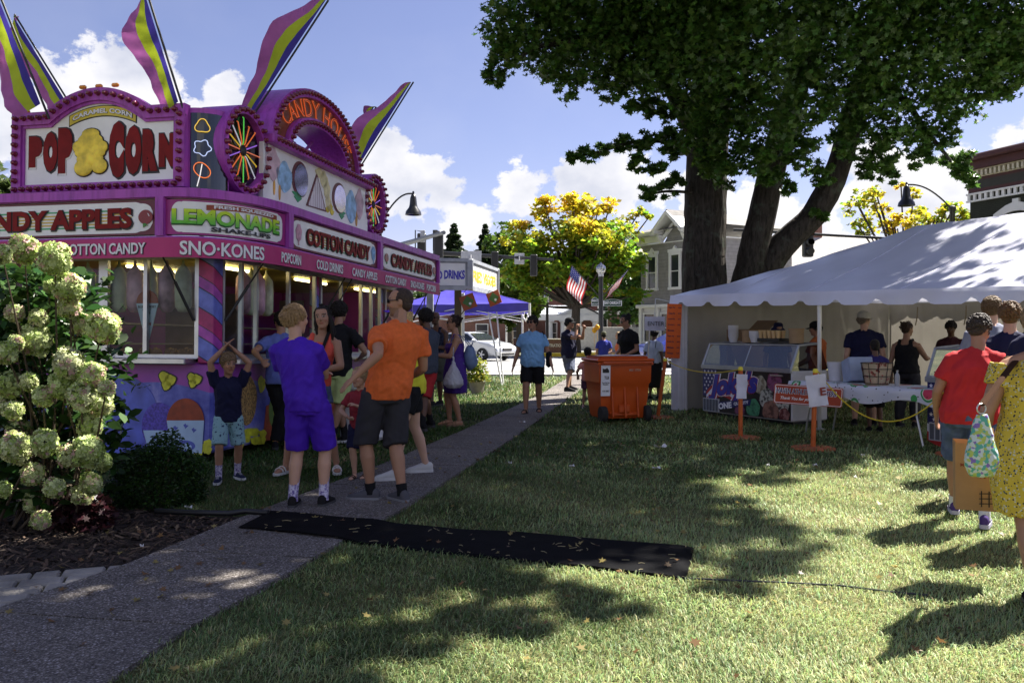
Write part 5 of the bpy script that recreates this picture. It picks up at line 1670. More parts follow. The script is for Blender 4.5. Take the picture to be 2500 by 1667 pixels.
# boosters board
bo = empty('boosters_board', (4.13, 12.0, .6), math.atan2(-.14, .9), 'red board with blue and white boosters lettering hanging at the table front', 'sign')
B = face_frame((0, 0, 0), (1, 0, -.065))
rr = lambda w, h, r: [(sx * (w - r) + r * math.cos(a), sy * (h - r) + r * math.sin(a)) for sx, sy, a0 in ((1, -1, -90), (1, 1, 0), (-1, 1, 90), (-1, -1, 180)) for a in [R(a0 + 30 * i) for i in range(4)]]
mb = MB(); mb.prism(rr(.46, .135, .02), .012, B); mb.build('board', mat('brick red enamel', (.36, .035, .015), .35, var=.08), bo)
mb = MB(); a = rr(.45, .125, .018); b = rr(.442, .117, .014); mb.strip(a + [a[0]], b + [b[0]], .002, B @ Matrix.Translation((0, 0, .0075))); mb.build('border', m_wht, bo)
mb = MB(); letter(mb, 'HAVEN ATHLETIC BOOSTERS', B @ Matrix.Translation((-.03, .045, .008)), .082, .82, .05, .002); mb.build('lettering_edge', m_wht, bo)
mb = MB(); letter(mb, 'HAVEN ATHLETIC BOOSTERS', B @ Matrix.Translation((-.03, .045, .011)), .072, .80, .015, .002); mb.build('lettering', NAVY, bo)
mb = MB(); letter(mb, 'Thank You for your Support', B @ Matrix.Translation((-.06, -.06, .008)), .055, .62, .02, .002, None, .3); mb.build('second_lettering', m_wht, bo)
mb = MB()
for x in (-.4, .4): mb.tube([(x, .005, .13), (x, .08, .17), (x * .95 + .1, .2, .155)], .004, 5)
mb.build('hanger', m_blk, bo)

# ------------------------------------------------------------------ orange rope posts
OR = mat('orange painted post', (.52, .11, .015), .6, var=.2, scale=10)
POSTS = [(gnd(1808, 1070), (0, 0), .97, 'orange rope post with blank white sheet before the freezer'), (gnd(1985, 1096), (.03, 0), .99, 'orange rope post with lettered white sheet before the boosters board'),
         (gnd(1606, 1020), (.12, -.05), 1.0, 'leaning orange rope post at the tent corner drape'), (gnd(2345, 1112), (.05, .1), 1.0, 'orange rope post base half hidden behind the red shirted woman')]
tops = []
for p, ln, h, lab in POSTS:
    r = empty('rope_post', p, 0, lab, 'post', 'orange rope posts before the tent')
    mb = MB(); mb.lathe([(.28, 0), (.285, .012), (.26, .028), (.05, .035)], (0, 0, 0), 28); mb.build('base', mat('rusty orange plate', (.42, .12, .04), .8, var=.3, scale=8), r)
    t = Vector((ln[0], ln[1], h)); mb = MB(); mb.tube([(0, 0, .02), t * .5, t], .031, 12); mb.build('pole', OR, r); tops.append(Vector(p) + t)
    mb = MB(); mb.lathe([(.033, -.02), (.037, 0), (.024, .03), (.001, .035)], t, 10); mb.build('cap', m_yel, r)
for k, (i, tx) in enumerate(((0, None), (1, 'E'))):
    t = tops[i]
    s = empty('paper_sheet', t + Vector((.0, -.06, -.24)), .1, ('blank white paper sheet taped to the post before the freezer', 'white paper sheet lettered E taped to the post before the boosters board')[k], 'paper')
    a = .12 if k else -.03
    PF = face_frame((0, 0, 0), (math.cos(a), 0, math.sin(a)), (-math.sin(a) - (.25 if k else .15), 0, 1))
    w, h = (.13, .2) if k else (.075, .17)
    mb = MB(); mb.grid(lambda u, v: PF @ Vector(((u - .5) * 2 * w, (v - .5) * 2 * h, .012 * math.sin(u * 3 + v * 5))), 6, 8); mb.build('sheet', _MC['white paper'], s, 180)
    if tx: mb = MB(); letter(mb, 'E', PF @ Matrix.Translation((.07, -.02, .016)), .1, .08, .03, .001); mb.build('lettering', mat('brown ink', (.25, .04, .02), .7), s)


def rope(name, a, b, sag, label, cat='rope', r=.008, m=None, grp=None):
    mb = MB(); n = 24; mb.tube([Vector(a).lerp(Vector(b), i / n) - Vector((0, 0, sag * 4 * (i / n) * (1 - i / n))) for i in range(n + 1)], r, 6)
    return tag(mb.build(name, m or mat('yellow rope', (.60, .46, .02), .7)), label, cat, grp)


rope('yellow_rope', tops[2], tops[0], .12, 'yellow rope slung from the leaning post to the freezer post')
rope('yellow_rope', tops[1] + Vector((.03, 0, 0)), tops[3], .62, 'yellow rope hanging low in front of the boosters board and table')

# ------------------------------------------------------------------ orange wheeled bin
bn = empty('wheeled_bin', gnd(1512, 1030) + Vector((0, .3, 0)), R(14), 'big orange wheeled rubbish bin with pale lid standing on the lawn', 'rubbish bin')
mO = mat('orange bin plastic', (.55, .085, .01), .42, var=.08, scale=4, bump=.08, bscale=30)
mb = MB()
def binring(z, wx, wy): return [(sx * wx, sy * wy, z) for sx, sy in ((-1, -1), (1, -1), (1, 1), (-1, 1))]
rings = [binring(.06, .36, .27), binring(.10, .38, .29), binring(.45, .415, .335), binring(.62, .425, .345), binring(.66, .45, .37), binring(.94, .455, .385), binring(.945, .48, .41), binring(.985, .48, .41)]
vs = [p for r_ in rings for p in r_]; fs = [(3, 2, 1, 0)]
for k in range(len(rings) - 1):
    for i in range(4): fs.append((4 * k + i, 4 * k + (i + 1) % 4, 4 * k + 4 + (i + 1) % 4, 4 * k + 4 + i))
fs.append(tuple(4 * (len(rings) - 1) + i for i in range(4))); mb.add(vs, fs)
for x in (-.22, 0, .22): mb.bbox((x, -.36, .33), (.03, .05, .5), .01, Matrix.Rotation(R(-8), 3, 'X'))
mb.bbox((.0, -.3, .13), (.5, .06, .06), .015); mb.bbox((0, -.33, .22), (.2, .06, .14), .02)
mb.build('tub', mO, bn, 30)
mb = MB(); mb.bbox((0, 0, 1.02), (1.0, .86, .05), .02); mb.bbox((0, .02, 1.06), (.86, .7, .05), .025); mb.build('lid', mO, bn)
mb = MB(); mb.grid(lambda u, v: Vector((-.43 + .86 * u, -.33 + .68 * v, 1.09 + .012 * math.sin(9 * u) * math.sin(5 * v))), 10, 8); mb.build('lid_sheet', mat('pale peach film', (.62, .36, .30), .4), bn, 180)
for x in (-.36, .40):
    mb = MB(); mb.lathe([(.04, -.05), (.125, -.05), (.135, -.03), (.135, .03), (.125, .05), (.04, .05)], (x, -.3, .135), 20, Matrix.Rotation(R(90), 3, 'Y')); mb.build('wheel', mat('tyre', (.02, .02, .02), .9), bn, 40)
mb = MB()
for sx in (-1, 1): mb.tube([(sx * .42, -.42, .965), (sx * .42, -.5, .985), (sx * .2, -.5, .985)], .016, 6)
mb.tube([(-.3, -.5, .985), (.3, -.5, .985)], .016, 8); mb.build('handle', mO, bn)
KF = face_frame((-.36, -.352, .74), (1, 0, 0), (0, -.12, 1)); 
mb = MB(); mb.prism([(-.085, -.3), (.075, -.3), (.075, .2), (-.085, .2)], .004, face_frame((-.345, -.398, .74), (1, 0, 0), (0, -.05, 1))); stq = mb.build('sticker', m_wht, bn)
SF = face_frame((-.345, -.398, .74), (1, 0, 0), (0, -.05, 1)) @ Matrix.Translation((0, 0, .003))
mb = MB(); letter(mb, 'TLB', SF @ Matrix.Translation((.01, 0, 0)), .05, .08, .03, .002); letter(mb, 'Top of the Line\nDumpsters', SF @ Matrix.Translation((-.005, -.1, 0)), .06, .13, .02, .002); letter(mb, '419-3087', SF @ Matrix.Translation((0, -.22, 0)), .03, .12, .02, .002)
mb.prism([(-.06, .08), (.05, .08), (.05, .12), (.02, .16), (-.02, .14), (-.06, .15)], .002, SF); mb.build('lettering', m_blk, stq)
mb = MB(); letter(mb, 'MILE  177310', face_frame((.16, -.402, .86), (1, 0, 0), (0, -.05, 1)), .035, .2, .015, .004); mb.build('serial_lettering', mat('pale orange print', (.6, .45, .35), .6), bn)

# ------------------------------------------------------------------ rubber mat, cords, litter
mb = MB()
c00, c10, c11, c01 = [Vector((x, y, 0)) for x, y in MATPOLY]
def matpt(u, v):
    if not (u in (0, 1)): u = .006 + .988 * u
    if not (v in (0, 1)): v = .02 + .96 * (v - 1 / 14) / (12 / 14) if 1 / 14 - .001 <= v <= 13 / 14 + .001 else v
    p = (c00 * (1 - u) + c10 * u) * (1 - v) + (c01 * (1 - u) + c11 * u) * v
    p = p + Vector((0, .02 * math.sin(u * 9 + v) + .012 * math.sin(u * 23), 0)) * (1 if v in (0, 1) else .4)
    zb0 = .031 - .019 * max(0, min(1, (p.x - edge_x(PATH_R, p.y)) / .15))
    z = zb0 + .004 + .004 * math.sin(u * 14 + 3 * v) * math.sin(u * 5) + .006 * max(0, math.sin(u * 6.0 - v * 2.5)) + .004 * noise.noise(Vector((u * 9, v * 3, 1)))
    e = min(v, 1 - v, u * 4, (1 - u) * 4)
    return Vector((p.x, p.y, max(zb0, z) if e > .01 or p.x < edge_x(PATH_R, p.y) else .006))
mb.grid(matpt, 70, 14)
o = mb.build('rubber_mat', mat('black rubber mat', (.006, .006, .007), .95, spec=.08, var=.3, scale=8, bump=.3, bscale=220), None, 25); tag(o, 'long black rubber runner mat lying across the path and lawn', 'mat')
mod = o.modifiers.new('thick', 'SOLIDIFY'); mod.thickness = .008; mod.offset = 1
mb = MB()
for i in range(50):
    u, v = rnd.random(), rnd.random(); p = matpt(u, v); a = rnd.uniform(0, 6.3); l = rnd.uniform(.01, .035)
    d = Vector((math.cos(a), math.sin(a), 0)) * l; mb.tube([p - d + Vector((0, 0, .011)), p + Vector((0, 0, .013)) + Vector((d.y, -d.x, 0)) * .2, p + d + Vector((0, 0, .011))], .0016, 4)
tag(mb.build('grass_clippings', mat('dry clipping', (.42, .36, .2), .8)), kind='stuff')
P = [gnd(380, 1262), gnd(480, 1266), gnd(560, 1268), gnd(600, 1262), gnd(655, 1266)]
mb = MB(); mb.tube([p + Vector((0, 0, .05)) for p in P], .022, 10); tag(mb.build('black_hose', m_blk, None, 60), 'thick black hose running from the shrub to the rubber mat', 'hose')
P = [gnd(1675, 1418), gnd(1800, 1424), gnd(1900, 1428), gnd(2050, 1436), gnd(2160, 1450), gnd(2265, 1460)]
mb = MB(); mb.tube([p + Vector((0, 0, .018)) for p in P], .006, 6); tag(mb.build('grey_cable', mat('grey cable', (.05, .05, .055), .8), None, 60), 'thin grey cable running over the grass from the mat corner', 'cable')
lit = mat('white litter', (.72, .72, .74), .7)
for x, y, s, lab in ((1612, 1098, .08, 'white paper tray lying on the shaded lawn'), (1396, 1145, .035, 'white spoon lying on the shaded lawn behind the mat'), (1602, 1150, .05, 'white napkin scrap below the paper tray'), (1875, 1143, .03, 'white spoon near the freezer post base'), (1990, 1143, .045, 'white scrap beside the sunlit grass patch'), (2088, 1173, .035, 'white scrap at the edge of the sunlit grass'), (2106, 1118, .022, 'tiny white scrap below the table'), (1245, 1137, .02, 'tiny white scrap beside the path'), (460, 1248, .03, 'white stick beside the hose on the grass'), (1275, 1035, .05, 'flat white scrap lying on the far path'), (346, 1345, .012, 'tiny white pebble on the mulch')):
    p = gnd(x, y); mb = MB(); a = rnd.uniform(0, 3)
    mb.grid(lambda u, v: Vector(((u - .5) * 2 * s, (v - .5) * s * (.9 if s > .06 else .5), .012 * math.sin(u * 5 + v * 3) + (.03 * (abs(u - .5) * 2) ** 3 if s > .06 else .004))), 6, 4)
    o = mb.build('litter', lit, None, 180); o.location = p + Vector((0, 0, .035)); o.rotation_euler = (0, 0, a * .3); tag(o, lab, 'litter')

# ------------------------------------------------------------------ second stall and blue canopy
s2 = empty('drinks_stall', (0, 0, 0), 0, 'silver framed stall sign box lettered drinks and veggies on tall posts', 'food stall')
ca = pix(1148, 635, 19.5); zt = ca.z; zb_ = pix(1148, 706, 19.5).z
cL = pix(1020, 634, 19.0); cR = pix(1213, 645, 22.6)
m_box = mat('weathered silver frame', (.36, .38, .43), .5, metal=.35, var=.2, scale=5)
mb = MB()
P = [Vector((cL.x - .6, cL.y + .05, 0)), Vector((ca.x, ca.y, 0)), Vector((cR.x, cR.y, 0))]
def plate(mb, a, b, z0, z1, t=.1, off=0):
    d = (b - a).normalized(); n = Vector((d.y, -d.x, 0)); mb.add([a + n * off + Vector((0, 0, z0)), b + n * off + Vector((0, 0, z0)), b + n * off + Vector((0, 0, z1)), a + n * off + Vector((0, 0, z1)), a - n * t + Vector((0, 0, z0)), b - n * t + Vector((0, 0, z0)), b - n * t + Vector((0, 0, z1)), a - n * t + Vector((0, 0, z1))],
        [(0, 1, 2, 3), (4, 7, 6, 5), (0, 3, 7, 4), (1, 5, 6, 2), (3, 2, 6, 7), (0, 4, 5, 1)])
plate(mb, P[0], P[1], zb_, zt); plate(mb, P[1] + Vector((.01, .02, 0)), P[2], zb_, zt)
for a, b in ((P[0], P[1]), (P[1], P[2])):
    d = (b - a).normalized(); plate(mb, a, b, zt - .05, zt + .03, .0, .05); plate(mb, a, b, zb_ - .03, zb_ + .06, .0, .05)
for p in (P[1], P[2]): mb.bbox(p + Vector((0, 0, (zt + zb_) / 2)), (.14, .14, zt - zb_ + .05), .02)
mb.build('sign_frame', m_box, s2)
for a, b, w, m, kk, ins in ((P[0], P[1], 'COLD DRINKS', mat('blue bubble print', (.06, .05, .5), .5), .22, .12), (P[1], P[2], 'FRIED VEGGIES', mat('gold print', (.55, .40, .03), .5), .26, .12)):
    d = (b - a).normalized(); n = Vector((d.y, -d.x, 0)); mb = MB(); plate(mb, a + d * ins, b - d * ins, zb_ + .08, zt - .08, -.005, .012); f = mb.build('sign_face', m_white, s2)
    c = (a + b) / 2 + n * .016 + Vector((0, 0, (zb_ + zt) / 2 - .01)); wl = (b - a).length - 2 * ins - .2
    if w[0] == 'C': c = a + (b - a) * .68 + n * .016 + Vector((0, 0, (zb_ + zt) / 2 - .01)); wl *= .66
    mb = MB(); letter(mb, w, face_frame(c, d), .20 if w[0] == 'C' else .27, wl, .045, .003, lambda x, y: (x, y + .012 * math.sin(x * 17))); mb.build('lettering', m, f)
for p, m in ((pix(1050, 700, 20.5), m_box), (pix(1118, 700, 20.0), mat('brown post', (.10, .085, .05), .8)), (pix(1130, 700, 21.5), m_white)):
    mb = MB(); mb.bbox((p.x, p.y, zb_ / 2), (.16 if m != m_white else .08, .12, zb_), .01); mb.build('post', m, s2)
for (x0, y0, x1, y1) in ((1040, 712, 1030, 780), (1075, 712, 1058, 765), (1155, 730, 1120, 775)):
    mb = MB(); mb.tube([pix(x0, y0, 19.8), pix(x1, y1, 20.4)], .014, 6); mb.build('gas_strut', m_blk, s2)
for k, (x, y, Y) in enumerate(((1143, 737, 19.35), (1206, 728, 20.6))):
    c = pix(x, y, Y); d = empty('hanging_card', c, .1 - .5 * k, ('square green and rust card hanging by a corner under the drinks sign', 'square green and rust card hanging by a corner under the veggies sign')[k], 'card')
    F = face_frame((0, 0, 0), (1, 0, 0)) @ Matrix.Rotation(R(20), 4, 'Z'); s = .165
    mb = MB(); mb.prism([(-s, -s), (s, -s), (s, s), (-s, s)], .01, F); mb.build('card', mat('rust card', (.30, .06, .015), .5), d)
    mb = MB(); mb.prism([(-s * .8, s * .1), (0, -s * .8), (s * .8, -s * .1), (.1 * s, s * .9)], .004, F @ Matrix.Translation((0, 0, .008))); mb.build('leaf_print', mat('deep green print', (.05, .14, .03), .5), d)
    mb = MB(); mb.lathe([(.001, .002), (.03, .002), (.03, 0)], F @ Vector((.03, -.05, .011)), 12, F.to_3x3()); mb.build('disc_print', m_wht, d)
    mb = MB(); mb.tube([F @ Vector((-s * .9, s * .9, 0)), Vector((-.02, .0, .30))], .006, 5); mb.build('string', m_blk, d)

cn = empty('blue_canopy', (0, 0, 0), 0, 'blue pop up canopy on white legs beyond the drinks stall', 'canopy')
m_bluec = mat('royal blue canvas', (.07, .055, .42), .55, var=.12, scale=3, bump=.4, bscale=4, transl=.25)
q = [pix(968, 735, 24.5), pix(1293, 737, 22.5), pix(1275, 737, 26.5), pix(1000, 737, 28)]
ze = pix(1293, 740, 22.5).z; zp = ze + .62
for p in q: p.z = ze
pk = sum((p for p in q), Vector()) / 4; pk.z = zp
mb = MB()
for i in range(4):
    a, b = q[i], q[(i + 1) % 4]
    mb.grid(lambda u, v: (a.lerp(b, u)).lerp(pk, v) + Vector((0, 0, -.10 * math.sin(math.pi * v) * math.sin(math.pi * u) + .012 * math.sin(u * 22 + v * 9))), 12, 10)
    mb.grid(lambda u, v: a.lerp(b, u) + Vector((0, 0, -.22 * v + .012 * math.sin(u * 9))) + Vector(((a.lerp(b, u) - pk).x, (a.lerp(b, u) - pk).y, 0)).normalized() * (.02 * v + .015 * math.sin(u * 25) * v), 20, 2)
mb.build('canvas', m_bluec, cn, 50)
for p in q:
    mb = MB(); mb.tube([(p.x, p.y, 0), (p.x, p.y, ze)], .03, 8); mb.build('leg', m_white, cn)
for (x0, y0, x1, y1, Y) in ((1192, 760, 1225, 915, 23.6), (1212, 755, 1229, 922, 23.9)):
    mb = MB(); mb.tube([pix(x0, y0, Y), Vector((pix(x1, y1, Y).x, Y, 0.02))], .022, 6); mb.build('guy_pole', m_white, cn)
mb = MB()
for i in range(4): a, b = q[i] - Vector((0, 0, .2)), q[(i + 1) % 4] - Vector((0, 0, .2)); mb.tube([a, (a + b) / 2 - Vector((0, 0, .25)), b], .015, 6); mb.tube([a - Vector((0, 0, .25)), (a + b) / 2 + Vector((0, 0, .1)), b - Vector((0, 0, .25))], .015, 6)
mb.build('truss', m_white, cn)

# flower pot beside the stall
fp = empty('flower_pot', gnd(1165, 962), 0, 'pot of yellow green leafy flowers on the lawn behind the backpack', 'plant pot')
mb = MB(); mb.lathe([(.13, 0), (.2, .28), (.22, .3), (.18, .3), (.001, .27)], (0, 0, 0), 16); mb.build('pot', mat('stone pot', (.3, .28, .24), .9, var=.2), fp)

# ------------------------------------------------------------------ street furniture
m_bp = mat('black street metal', (.014, .014, .015), .4, var=.1)


def bell_lamp(x, ybase, Y, xs, ys, label):
    """post with an arm reaching to a bell shade whose rim the photo shows at xs, ys"""
    top = pix(x, ybase, Y); r = empty('street_lamp', (top.x, Y, 0), 0, label, 'street lamp', 'arched street lamps')
    sh = pix(xs, ys, Y) - Vector((top.x, Y, 0)); zt = top.z
    mb = MB(); mb.lathe([(.2, 0), (.2, .3), (.12, .5), (.09, 1.0), (.075, zt - .15), (.1, zt - .1), (.1, zt), (.001, zt + .05)], (0, 0, 0), 14); mb.build('post', m_bp, r, 40)
    hi = sh.z + .62
    mb = MB(); n = 14
    mb.tube([Vector((sh.x * (i / n), 0, zt - .1 + (hi - zt + .1) * math.sin(math.pi / 2 * min(1, i / n * 1.12)) ** .9)) for i in range(n + 1)], .025, 8); mb.build('arm', m_bp, r)
    mb = MB(); mb.lathe([(.001, .70), (.03, .68), (.035, .6), (.06, .58), (.09, .5), (.11, .3), (.13, .22), (.22, .1), (.24, 0), (.22, 0), (.12, .14), (.001, .16)], sh, 18); mb.build('bell_shade', mat('black enamel shade', (.02, .02, .024), .3), r, 40)
    return r


bell_lamp(926, 545, 25, 1009, 525, 'black arched street lamp rising behind the trailer roof')
bell_lamp(2325, 505, 25, 2213, 503, 'black arched street lamp rising behind the white tent roof')


def globe_lamp(x, yg, Y, rg, label, flags=False):
    g = pix(x, yg, Y); r = empty('globe_lamp', (g.x, Y, 0), 0, label, 'street lamp')
    z = g.z
    mb = MB(); mb.lathe([(.24, 0), (.24, .25), (.16, .5), (.12, .9), (.1, z - rg * 1.9), (.12, z - rg * 1.85), (.13, z - rg * 1.5), (.1, z - rg * 1.45)], (0, 0, 0), 14); mb.build('post', m_bp, r, 40)
    mb = MB(); mb.lathe([(rg * .5, -rg * 1.45), (rg * .5, -rg * 1.0), (rg * .6, -rg * .9)], (0, 0, z), 14); mb.build('collar', mat('lamp collar', (.5, .5, .52), .3, metal=.6), r, 40)
    mb = MB(); mb.ball((0, 0, z), rg, 20); mb.lathe([(rg * .3, rg * .95), (rg * .08, rg * 1.25), (.001, rg * 1.4)], (0, 0, z), 10)
    mb.build('globe', m_thin_glass('lamp glass', (.85, .87, .87), .4), r, 60); return r, z


lamp, lz = globe_lamp(1467, 657, 40, .24, 'black globe street lamp with two flags and green street signs')
globe_lamp(1336, 725, 62, .26, 'smaller distant globe street lamp in front of the station')


def m_flag():
    pass


FW = [mat('flag red', (.42, .03, .03), .8, transl=.35), mat('flag white', (.70, .68, .68), .8, transl=.35), mat('flag blue', (.05, .06, .22), .8, transl=.3)]


def us_flag(base, top, sidex, label, hoist=.95, fly=1.25, ph=0.0):
    r = empty('striped_flag', Vector(base), 0, label, 'flag', 'striped flags on the globe lamp'); t = Vector(top) - Vector(base)
    mb = MB(); mb.tube([(0, 0, 0), t], .02, 6); mb.build('pole', m_bp, r)
    ax = t.normalized()
    def pos(u, v):                       # u along the pole from the tip, v away from it
        p = t - ax * (u * hoist)
        return p + Vector((sidex * .22 * v * fly + .05 * math.sin(v * 7 + ph) * v, .09 * math.sin(v * 8 + u * 2 + ph) * v, -v * fly * (.93 - .08 * u)))
    n = 13
    for i in range(n):
        a = i / n
        v0 = .42 if i < 7 else 0
        mb = MB(); mb.grid(lambda u, v: pos(a + u / n, v0 + (1 - v0) * v), 1, 10); mb.build('stripe', FW[i % 2], r, 180)
    mb = MB(); mb.grid(lambda u, v: pos(u * 7 / n, .415 * v), 4, 5); c = mb.build('canton', FW[2], r, 180)
    mb = MB()
    for j in range(5):
        for i in range(5):
            p = pos((i + .5) / 5 * 7 / n, (j + .5) / 5 * .415); mb.ball(p + Vector((0, -.012, 0)), .02, 6)
    mb.build('stars', FW[1], c)


L0 = Vector((lamp.location.x, 40, 0))
us_flag(pix(1461, 722, 40), pix(1396, 648, 39.6), -1, 'striped starry flag drooping on the near side of the globe lamp, canton outward', 1.1, 1.2)
us_flag(pix(1472, 722, 40), pix(1535, 656, 40.4), -2.6, 'striped starry flag on the far side of the globe lamp, folded in wind', .95, .95, 2.0)
GR = mat('dark green sign enamel', (.012, .045, .03), .4)
for x0, x1, y0, y1, w, lab in ((1473, 1518, 730, 747, 'EAST CHURCH ST', 'arched green street sign lettered EAST CHURCH ST on the globe lamp'), (1444, 1461, 726, 747, 'MAIN ST', 'arched green street sign lettered MAIN ST on the globe lamp')):
    a, b = pix(x0, y1, 39.85), pix(x1, y0, 39.85); W, H_ = (b.x - a.x) / 2, (b.z - a.z) / 2
    s = empty('street_sign', (a + b) / 2, 0, lab, 'street sign'); F = face_frame((0, 0, 0), (1, 0, 0))
    out = lambda k: [(-W * k, -H_ * k), (W * k, -H_ * k), (W * k, H_ * .55 * k)] + [(W * k * (.8 - .16 * i), H_ * k * (.62 + .38 * math.sin(math.pi * i / 10))) for i in range(11)] + [(-W * k, H_ * .55 * k)]
    mb = MB(); mb.prism(out(1), .04, F); mb.build('rim', m_wht, s); mb = MB(); mb.prism(out(.93), .02, F @ Matrix.Translation((0, 0, .014))); mb.build('plate', GR, s)
    mb = MB(); letter(mb, w, F @ Matrix.Translation((0, -.01 if len(w) > 8 else .05, .027)), H_ * (.85 if len(w) > 8 else .6), W * 1.75, .02, .004)
    if len(w) < 8: letter(mb, 'EAST CHURCH', F @ Matrix.Translation((0, -H_ * .55, .027)), H_ * .3, W * 1.7, .02, .004)
    mb.build('lettering', m_wht, s)

# traffic signals
def signal(parent, p, back=True, lit=None):
    mb = MB(); mb.bbox(p, (.36, .28, 1.08), .04)
    for k in range(3): mb.tube([p + Vector((.0, .16 if back else -.16, .33 - k * .33)), p + Vector((.0, .38 if back else -.38, .31 - k * .33))], .13, 10)
    s = mb.build('signal_head', m_bp, parent)
    if lit:
        for k, c in ((0, (.55, .03, .01)), (1, (.2, .02, .01))):
            mb = MB(); mb.lathe([(.001, 0), (.11, 0)], p + Vector((0, -.39, .33 - k * .33)), 14, Matrix.Rotation(R(90), 3, 'X')); mb.build('lens', mat('signal lens %d' % k, c, .3), s)
    return s


tm = empty('signal_mast', (pix(1063, 640, 45).x, 45, 0), 0, 'black traffic signal mast arm stretching over the street before the autumn tree', 'traffic signal')
o0 = Vector(tm.location)
mb = MB(); za_ = pix(1063, 618, 45).z; mb.tube([(0, 0, 0), (0, 0, za_ + 1.2)], [.17, .12], 12); mb.build('post', m_bp, tm)
mb = MB(); mb.tube([Vector((0, 0, za_)), pix(1352, 634, 43) - o0], [.13, .06], 10); mb.build('arm', m_bp, tm)
for x, y, Y in ((1068, 590, 44.5), (1208, 640, 43.7), (1303, 648, 43.2)): signal(tm, pix(x, y, Y) - o0)
for x, y, Y, w, h in ((1150, 627, 43.9, 1.05, .62), (1268, 631, 43.4, .5, .55)):
    mb = MB(); mb.bbox(pix(x, y, Y) - o0 + Vector((0, .18, 0)), (w, .03, h), .01); mb.build('sign_back', mat('bare sign back', (.42, .43, .47), .5, metal=.3), tm)
    mb = MB(); mb.box(pix(x, y, Y) - o0 + Vector((0, .0, 0)), (.05, .3, .2)); mb.build('clamp', m_white, tm)
tm2 = empty('signal_mast', (pix(930, 640, 40).x, 40, 0), 0, 'grey traffic signal mast arm rising above the far end of the trailer', 'traffic signal')
o0 = Vector(tm2.location); z_ = pix(930, 612, 40).z
mb = MB(); mb.tube([(0, 0, 0), (0, 0, z_ + .3)], .15, 10); mb.build('post', m_bp, tm2)
mb = MB(); mb.tube([Vector((0, 0, z_)), pix(1084, 568, 34) - o0], [.14, .08], 10); mb.build('arm', mat('grey mast', (.2, .21, .22), .5, metal=.4), tm2)
for x, y, Y in ((1028, 588, 36.4), (1070, 585, 34.6)): signal(tm2, pix(x, y, Y) - o0 + Vector((0, .25, -.2)))
mb = MB(); mb.bbox(pix(1032, 577, 36.0) - o0, (.2, .03, .5), .01); mb.build('sign_back', _MC['bare sign back'], tm2)
mb = MB()
for x, Y in ((1014, 36.6), (1058, 34.8)): mb.tube([pix(x, 612, Y) - o0, pix(x, 562, Y) - o0, pix(x + 16, 566, Y) - o0], .025, 6)
mb.build('bracket', m_bp, tm2)
tm3 = empty('signal_mast', (pix(2200, 560, 32).x, 32, 0), 0, 'traffic signal with red lens on an arm behind the tent ridge', 'traffic signal')
o0 = Vector(tm3.location)
mb = MB(); zz = pix(2075, 577, 32).z; mb.tube([(0, 0, 0), (0, 0, zz)], .12, 10); mb.build('post', m_bp, tm3)
mb = MB(); mb.tube([Vector((0, 0, zz - .1)), pix(1985, 572, 32) - o0, pix(1790, 561, 32) - o0], .05, 8); mb.build('arm', m_bp, tm3)
signal(tm3, pix(1972, 592, 31.8) - o0, False, True)
mb = MB(); mb.bbox(pix(1872, 561, 32) - o0, (.4, .2, .22), .03); mb.build('camera_box', m_bp, tm3)
fpz = empty('tall_flagpole', gnd(1236, 858) * 1.0, 0, 'thin white flagpole with small drooping flag in front of the station', 'flagpole')
Yf = fpz.location.y; mb = MB(); mb.tube([(0, 0, 0), (0, 0, pix(1236, 645, Yf).z)], .06, 8); mb.build('pole', m_white, fpz)
mb = MB(); hz = pix(1222, 672, Yf).z
mb.grid(lambda u, v: Vector((-.15 - .25 * u - .1 * v, .1 * math.sin(5 * v), hz - 1.0 * v)), 3, 8); mb.build('cloth', m_rows('tiny flag stripes', (.5, .08, .08), (.6, .58, .58), .2, 'Z', .5), fpz, 180)

